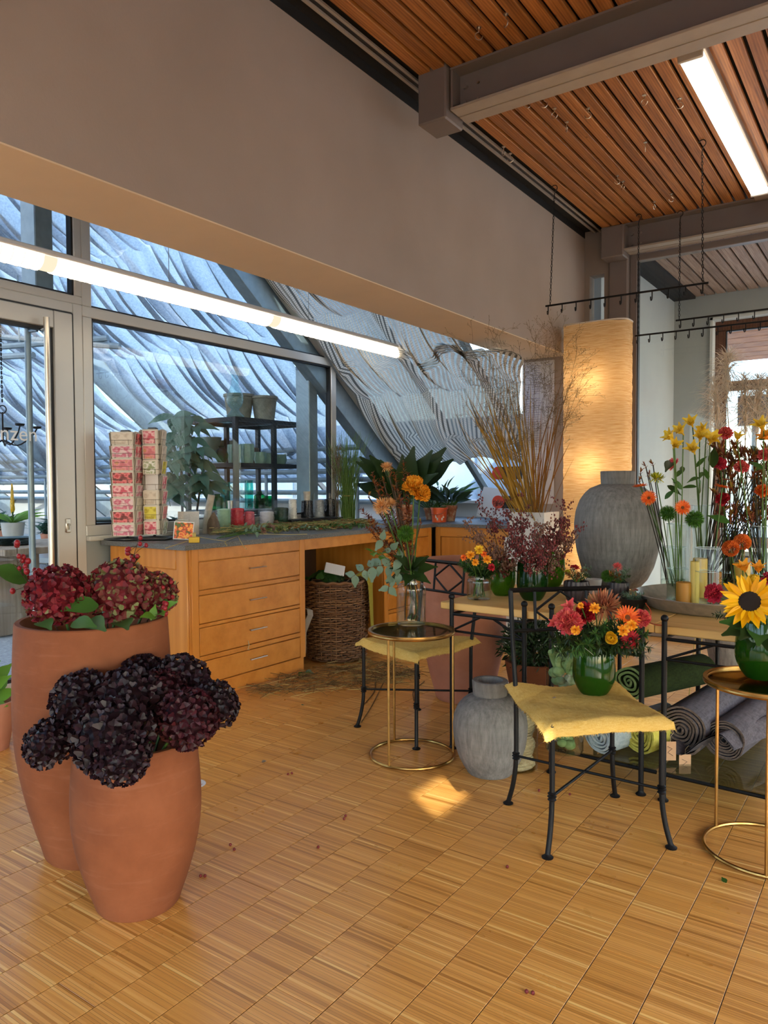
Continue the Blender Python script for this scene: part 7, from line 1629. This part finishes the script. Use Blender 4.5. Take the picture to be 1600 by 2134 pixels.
for i, pts in enumerate((((800, 1420), (775, 1470), (752, 1506)), ((782, 1410), (780, 1440), (757, 1470)), ((735, 1395), (745, 1420), (765, 1432)), ((884, 1420), (862, 1440), (862, 1460)))): solo('straw_stem', ('long dry stem pointing at the chair leg', 'curved reddish stem on the parquet by the chair', 'kinked dry stem before the basket', 'short red stem beside the pale planter')[i], 'stem', MB().tube(smoothpath([atZ(a, b, .004) for a, b in pts], 12), .003, 5), 'twig_brown')

# ================================================================== GREENHOUSE THINGS
# black metal shelf
A = atX(490, 868, -4.78); Z0 = A[2]; Bx = atZ(635, 882, Z0); D_ = .62
sh = thing('metal_rack', 'black metal rack with pots outside the window', 'shelf', (A[0], A[1], 0)); y0, y1 = 0, Bx[1] - A[1]; ym = atX(570, 875, -4.78)[1] - A[1]
for x in (0, -D_):
    for y in (0, ym, y1): part(sh, 'post', MB().bx(x - .019, x + .019, y - .019, y + .019, 0, Z0), 'iron_dark', False)
for z in (Z0, Z0 - .40, Z0 - .82):
    for x in (0, -D_): part(sh, 'rail', MB().bx(x - .02, x + .02, .025, y1 - .025, z - .036, z), 'iron_dark', False)
    for y in (0, ym, y1): part(sh, 'rail', MB().bx(-D_ + .02, -.02, y - .02, y + .02, z - .036, z), 'iron_dark', False)
    if z < Z0 - .01: part(sh, 'shelf_board', MB().bx(-D_ + .02, -.02, .02, y1 - .02, z - .012, z + .002), 'iron_dark' if z > 1.2 else 'alu_shade', False)
    else: part(sh, 'glass_shelf', MB().bx(-D_ + .02, -.02, .02, y1 - .02, z - .004, z + .002), 'shelf_glass', False)
def gpot(name, label, px, py, z, X, prof, m, cat='pot', grp='pots on the black metal rack'):
    p = atX(px, py, X); s = (p - CAM_POS) @ _fw / FPX; t = thing(name, label, cat, (p[0], p[1], z), 0, grp); part(t, 'body', MB().lathe([(a * s, b * s) for a, b in prof], 36), m); return t
zt = Z0 + .003
gpot('stone_pot', 'weathered grey stone pot at the right on top of the rack', 551, 870, zt, -4.98, [(.01, 0), (20, 0), (26, 46), (28, 47), (28, 52), (24, 52), (20, 6), (.01, 6)], 'concrete_pot'); gpot('stone_pot', 'weathered grey stone pot at the left on top of the rack', 498, 866, zt, -5.15, [(.01, 0), (23, 0), (30, 50), (32, 51), (32, 56), (27, 56), (22, 6), (.01, 6)], 'concrete_pot')
gpot('glass_lantern', 'tall clear aqua glass hurricane lamp on top of the rack', 490, 863, zt, -4.90, glass_wall([(17, 0), (19, 4), (11, 12), (8, 18), (14, 24), (18, 36), (16, 50), (9, 66), (7, 84), (11, 98)], .8), 'glass_aqua', 'lantern')
zm = Z0 - .395
for px, w, h, m, lab in ((394, 20, 30, 'bowl_sage', 'sage green bowl at the far left of the rack'), (440, 22, 36, 'bowl_sage', 'sage green bowl behind the rack post'), (468, 22, 30, 'bowl_sage', 'wide sage bowl in the middle of the rack')): gpot('bowl', lab, px, 935, Z0 - .30, -5.5, [(.01, 0), (w * .6, 0), (w, h), (w * .9, h), (w * .5, 4), (.01, 4)], m, 'bowl')
gpot('woven_bowl', 'brown woven bowl on the middle shelf of the rack', 522, 930, zm, -5.15, [(.01, 0), (12, 0), (17, 14), (18, 34), (16, 34), (15, 14), (.01, 5)], 'basket_brown', 'bowl'); gpot('green_bottle', 'round emerald glass bottle on the middle shelf', 462, 962, zm, -4.93, glass_wall([(8, 0), (13, 8), (14, 16), (11, 25), (5, 30), (7, 34)], .8), 'glass_emerald', 'bottle')
for px, w, h, lab in ((488, 14, 38, 'mint ceramic pot with leaf relief left of the rack post'), (515, 15, 40, 'mint ceramic pot with leaf relief right of the rack post'), (542, 13, 24, 'low mint ceramic pot on the middle shelf'), (560, 12, 22, 'second low mint ceramic pot on the middle shelf'), (585, 12, 20, 'rightmost low mint ceramic pot on the middle shelf')):
    p = atX(px, 965, -4.95); s = (p - CAM_POS) @ _fw / FPX; t = thing('relief_pot', lab, 'pot', (p[0], p[1], zm), 0, 'mint pots on the black metal rack'); part(t, 'body', MB().lathe([(.001, 0), (w * s * .8, 0), (w * s, h * s * .4), (w * s * .95, h * s), (w * s * .8, h * s), (w * s * .7, 4 * s), (.001, 4 * s)], 48, wob=lambda a, z: 1 + .06 * np.sin(a * 8 + z * 60)), 'ceramic_mint')
zl = Z0 - .815
for px, w, h, m, lab in ((470, 10, 58, 'glass_teal', 'tall slim teal bottle left of the rack post'), (481, 9, 58, 'glass_aqua', 'tall slim aqua bottle beside the rack post'), (507, 9, 60, 'glass_aqua', 'tall slim aqua bottle right of the rack post'), (519, 9, 60, 'glass_teal', 'tall slim teal bottle at the right of the group'), (453, 13, 34, 'glass_emerald', 'round teal vase at the left of the bottles'), (541, 12, 36, 'glass_emerald', 'emerald cylinder vase right of the bottles'), (559, 16, 26, 'glass_emerald', 'round emerald vase at the right of the rack')): gpot('glass_bottle', lab, px, 1050, zl, -4.97, glass_wall([(w * .85, 0), (w, 4), (w, h * .75), (w * (.95 if h > 40 else .45), h * .88), (w * (1. if h > 40 else .5), h)], .8), m, 'bottle', 'coloured glass on the black metal rack')
gpot('steel_cup', 'small steel cup on the lower shelf of the rack', 482, 1050, zl, -4.86, [(.01, 0), (9, 0), (10, 20), (9, 20), (8, 2), (.01, 2)], 'steel_brushed', 'cup')
# umbrella plant
up_ = V3(-5.15, 3.75, 0); up_ = atX(372, 1000, -5.25); up_[2] = 0; t = thing('umbrella_plant', 'tall green umbrella plant with fingered leaves outside the window', 'plant', up_); part(t, 'pot', MB().lathe([(.001, 0), (.14, 0), (.19, .34), (.17, .34), (.001, .3)], 32), 'ceramic_white'); part(t, 'trunk', MB().tube(smoothpath([(0, 0, .3), (.02, .02, 1.0), (-.01, .03, 1.9)], 14), .012, 6).tube(smoothpath([(.05, .03, .3), (.08, .1, .9), (.1, .2, 1.5)], 12), .01, 6), 'stem_brown')
r = np.random.RandomState(6)
for k, (px, py) in enumerate(((362, 868), (395, 870), (370, 905), (350, 925), (400, 915), (385, 945), (360, 965), (410, 960), (345, 990), (395, 995), (375, 1015), (420, 990), (412, 935), (338, 945), (405, 890), (350, 1030), (430, 1010))):
    c = atD(px, py, 6.2 + .25 * r.rand()); part(t, 'petiole', MB().tube([c + V3(0, 0, -.12) + .05 * r.randn(3), c], .003, 4), 'stem_green', world=True)
    for j in range(8): a = j * .785 + r.rand() * .3; put_leaf(t, c, V3(math.cos(a), math.sin(a), -.15 + .2 * r.randn()), r.uniform(.18, .26), 'leaf_ghouse', W=.36, bend=-.9)
# pipes
hp_ = thing('heating_pipes', 'grey horizontal heating pipes under the greenhouse roof', 'pipes', (-9, 6.2, 0))
for y, z in ((6.0, 1.68), (6.1, 1.56), (6.2, 1.45), (6.3, 1.36), (6.45, 1.22), (6.5, 1.12)): part(hp_, 'pipe', MB().tube([(-14.9, y, z), (-4.45, y, z)], .028, 8), 'zinc', world=True)
for x in (-13, -10.5, -8.2, -6.0, -4.7): part(hp_, 'pipe_support', MB().tube([(x, 6.25, 0), (x, 6.25, 1.75)], .02, 6), 'zinc', world=True)
dp_ = thing('drain_pipe', 'bent grey drain pipe behind the rack', 'pipe', (-5.4, 5.6, 0)); P = [atX(602, 895, -5.4), atX(602, 912, -5.4), atX(608, 917, -5.4), atX(655, 917, -5.4)]; part(dp_, 'pipe', MB().tube(P, .025, 8), 'zinc', world=True); part(dp_, 'branch', MB().tube([atX(617, 918, -5.4), atX(617, 938, -5.4), atX(608, 946, -5.4), atX(595, 947, -5.4)], .022, 8), 'zinc', world=True)
# overhead truss tube seen through the door and window
tt = thing('roof_tube', 'pair of thick grey overhead tubes at the left of the window', 'pipe', (-6.6, 4, 2.2))
for a, b in (((-30, 700), (250, 722)), ((-30, 725), (225, 705)), ((-30, 745), (70, 740))): P0, P1 = atD(*a, 7.2), atD(*b, 7.0); part(tt, 'tube', MB().tube([P0, P1], .03, 8), 'zinc', world=True)
for s in (0.25, .8): p = atD(-30 + 280 * s, 712, 7.1); part(tt, 'hanger', MB().tube([p, p + V3(0, 0, zs(p[1]) - p[2])], .008, 5), 'zinc', world=True)
# bench plants below the window and a far hedge
for i in range(22):
    x = -6.2 - 7.5 * r.rand(); y = 4.6 + 1.7 * r.rand(); p = V3(x, y, 0); h = r.uniform(.75, 1.05); t = thing('bench_plant', 'leafy plant on the greenhouse bench', 'plant', p, 0, 'plants on the greenhouse bench'); part(t, 'pot', MB().lathe([(.001, .55), (.09, .55), (.12, .75), (.11, .75), (.001, .72)], 20), 'terracotta_pale'); V, F = petal_t(1, .28, 4, 2, .8, -.7, .1, .2); M = []
    for k in range(60): a = r.uniform(0, 6.28); d = nrm(V3(math.cos(a), math.sin(a), r.uniform(.2, 1.2))); M.append(mat4(np.stack([d, nrm(np.cross(V3(0, 0, 1), d)), np.cross(d, nrm(np.cross(V3(0, 0, 1), d)))], 1), V3(.05 * r.randn(), .05 * r.randn(), .72 + .12 * r.rand()), r.uniform(.14, .3)))
    o = part(t, 'foliage', MB().inst(V, F, M), 'leaf_ghouse'); o['kind'] = 'stuff'
bn = thing('greenhouse_bench', 'long grey bench under the greenhouse plants', 'bench', (-10, 5.4, 0)); part(bn, 'top', MB().bx(-14.5, -6.0, 4.4, 6.5, .5, .55), 'alu_shade', False, True)
for x in (-14, -11.5, -9, -6.4):
    for y in (4.6, 6.3): part(bn, 'leg', MB().bx(x - .03, x + .03, y - .03, y + .03, 0, .5), 'zinc', False, True)
# things seen through the door: wooden table, bromeliad, plates, chair, candelabrum
wt_ = atZ(40, 1325, 0); tb = thing('rustic_table', 'weathered wooden table seen through the glass door', 'table', V3(-6.63, 3.78, 0)); part(tb, 'top', MB().bx(-.45, .5, -.5, .9, .72, .78, .006), 'old_wood'); part(tb, 'pedestal', MB().bx(-.22, .20, -.42, -.02, 0, .72, .01), 'old_wood')
for x in (-.48, .28): part(tb, 'leg', MB().bx(x - .04, x + .04, .72, .80, 0, .72, .006), 'old_wood')
c = V3(-6.58, 3.60, .782); t = thing('plate_stack', 'stack of dark green plates on the rustic table', 'plates', c)
for k in range(6): part(t, 'plate', MB().lathe([(.001, 0), (.10, 0), (.17, .012), (.175, .012), (.10, .004), (.001, .004)], 36, (0, 0, .011 * k)), 'plate_stack')
c = c + V3(0, .0, .08); t = thing('bromeliad', 'yellow flowered bromeliad in a pale pot on the plates', 'plant', c); part(t, 'pot', MB().lathe([(.001, 0), (.085, 0), (.10, .12), (.09, .12), (.001, .1)], 36), 'ceramic_white')
for k in range(22): a = k * 2.4; put_leaf(t, c + V3(0, 0, .11), V3(math.cos(a), math.sin(a), .55 + .05 * (k % 8)), .30, 'leaf_bright', W=.13, bend=-.9)
V, F = petal_t(.09, .04, 3, 2, .7, .8, .2, .6); M = []
for k in range(40): a = k * 2.4; M.append(mat4(rotz(a) @ roty(-1.0), V3(0, 0, .2 + .006 * k), 1 - .015 * k))
part(t, 'flower_spike', MB().inst(V, F, M), 'p_yellow'); part(t, 'stalk', MB().tube([(0, 0, .1), (0, 0, .44)], .008, 6), 'stem_green')
c = V3(-5.9, 4.15, 0); t = thing('iron_chair', 'dark iron garden chair behind the glass door', 'chair', c)
for x in (-.2, .2):
    for y in (-.2, .2): part(t, 'leg', MB().tube([(x, y, 0), (x, y, .45 if x > 0 else .95)], .011, 6), 'iron')
part(t, 'seat', MB().bx(-.22, .22, -.22, .22, .44, .46, .004), 'iron')
for k in range(5): part(t, 'back_bar', MB().tube([(-.2, -.2, .52 + .1 * k), (-.2, .2, .52 + .1 * k)], .006, 5), 'iron')
cc = atD(6, 900, 5.7); t = thing('candelabrum', 'black wrought iron hanging candelabrum behind the glass door', 'chandelier', cc); part(t, 'chain', chain(cc + V3(0, 0, .85), cc + V3(0, 0, .2), .035, .004), 'iron', world=True); part(t, 'ring', MB().tube([(.03 * math.cos(a) * _r[0], .03 * math.cos(a) * _r[1], .17 + .03 * math.sin(a)) for a in np.arange(16) * PI / 8], .005, 5, True), 'iron'); part(t, 'stem', MB().tube([(0, 0, .15), (0, 0, -.08)], .007, 6), 'iron'); part(t, 'suspension_rod', MB().tube([cc + V3(0, 0, .85), V3(cc[0], cc[1], zs(cc[1]))], .004, 5), 'iron', world=True)
for k in range(5): a = k * 1.257; u = V3(math.cos(a), math.sin(a), 0); part(t, 'arm', MB().tube(smoothpath([(0, 0, -.06), u * .1 + V3(0, 0, -.10), u * .2 + V3(0, 0, -.03), u * .24 + V3(0, 0, .03)], 14), .006, 6), 'iron'); part(t, 'cup', MB().lathe([(.001, .03), (.03, .035), (.035, .05), (.001, .04)], 16, tuple(u * .24)), 'iron')
# stacked slate plates outside the left end of the window
for k in range(9):
    p = atX(222, 1100, -4.75); o = solo('slate_plate', 'round dark slate plate in the stack left of the card stands', 'plate', MB().lathe([(.001, 0), (.15, 0), (.16, .008), (.15, .018), (.001, .018)], 32), 'plate_stack', (p[0] + .01 * math.sin(k * 2), p[1] + .01 * math.cos(k * 3), .86 + .0245 * k), group='stack of slate plates outside the window')
p = atX(222, 1100, -4.75); t = thing('plant_stand', 'grey stand carrying the slate plates', 'stand', (p[0], p[1], 0)); part(t, 'top', MB().lathe([(.001, .84), (.2, .84), (.2, .858), (.001, .858)], 32), 'alu_shade'); part(t, 'column', MB().tube([(0, 0, 0), (0, 0, .84)], .04, 10), 'alu_shade')
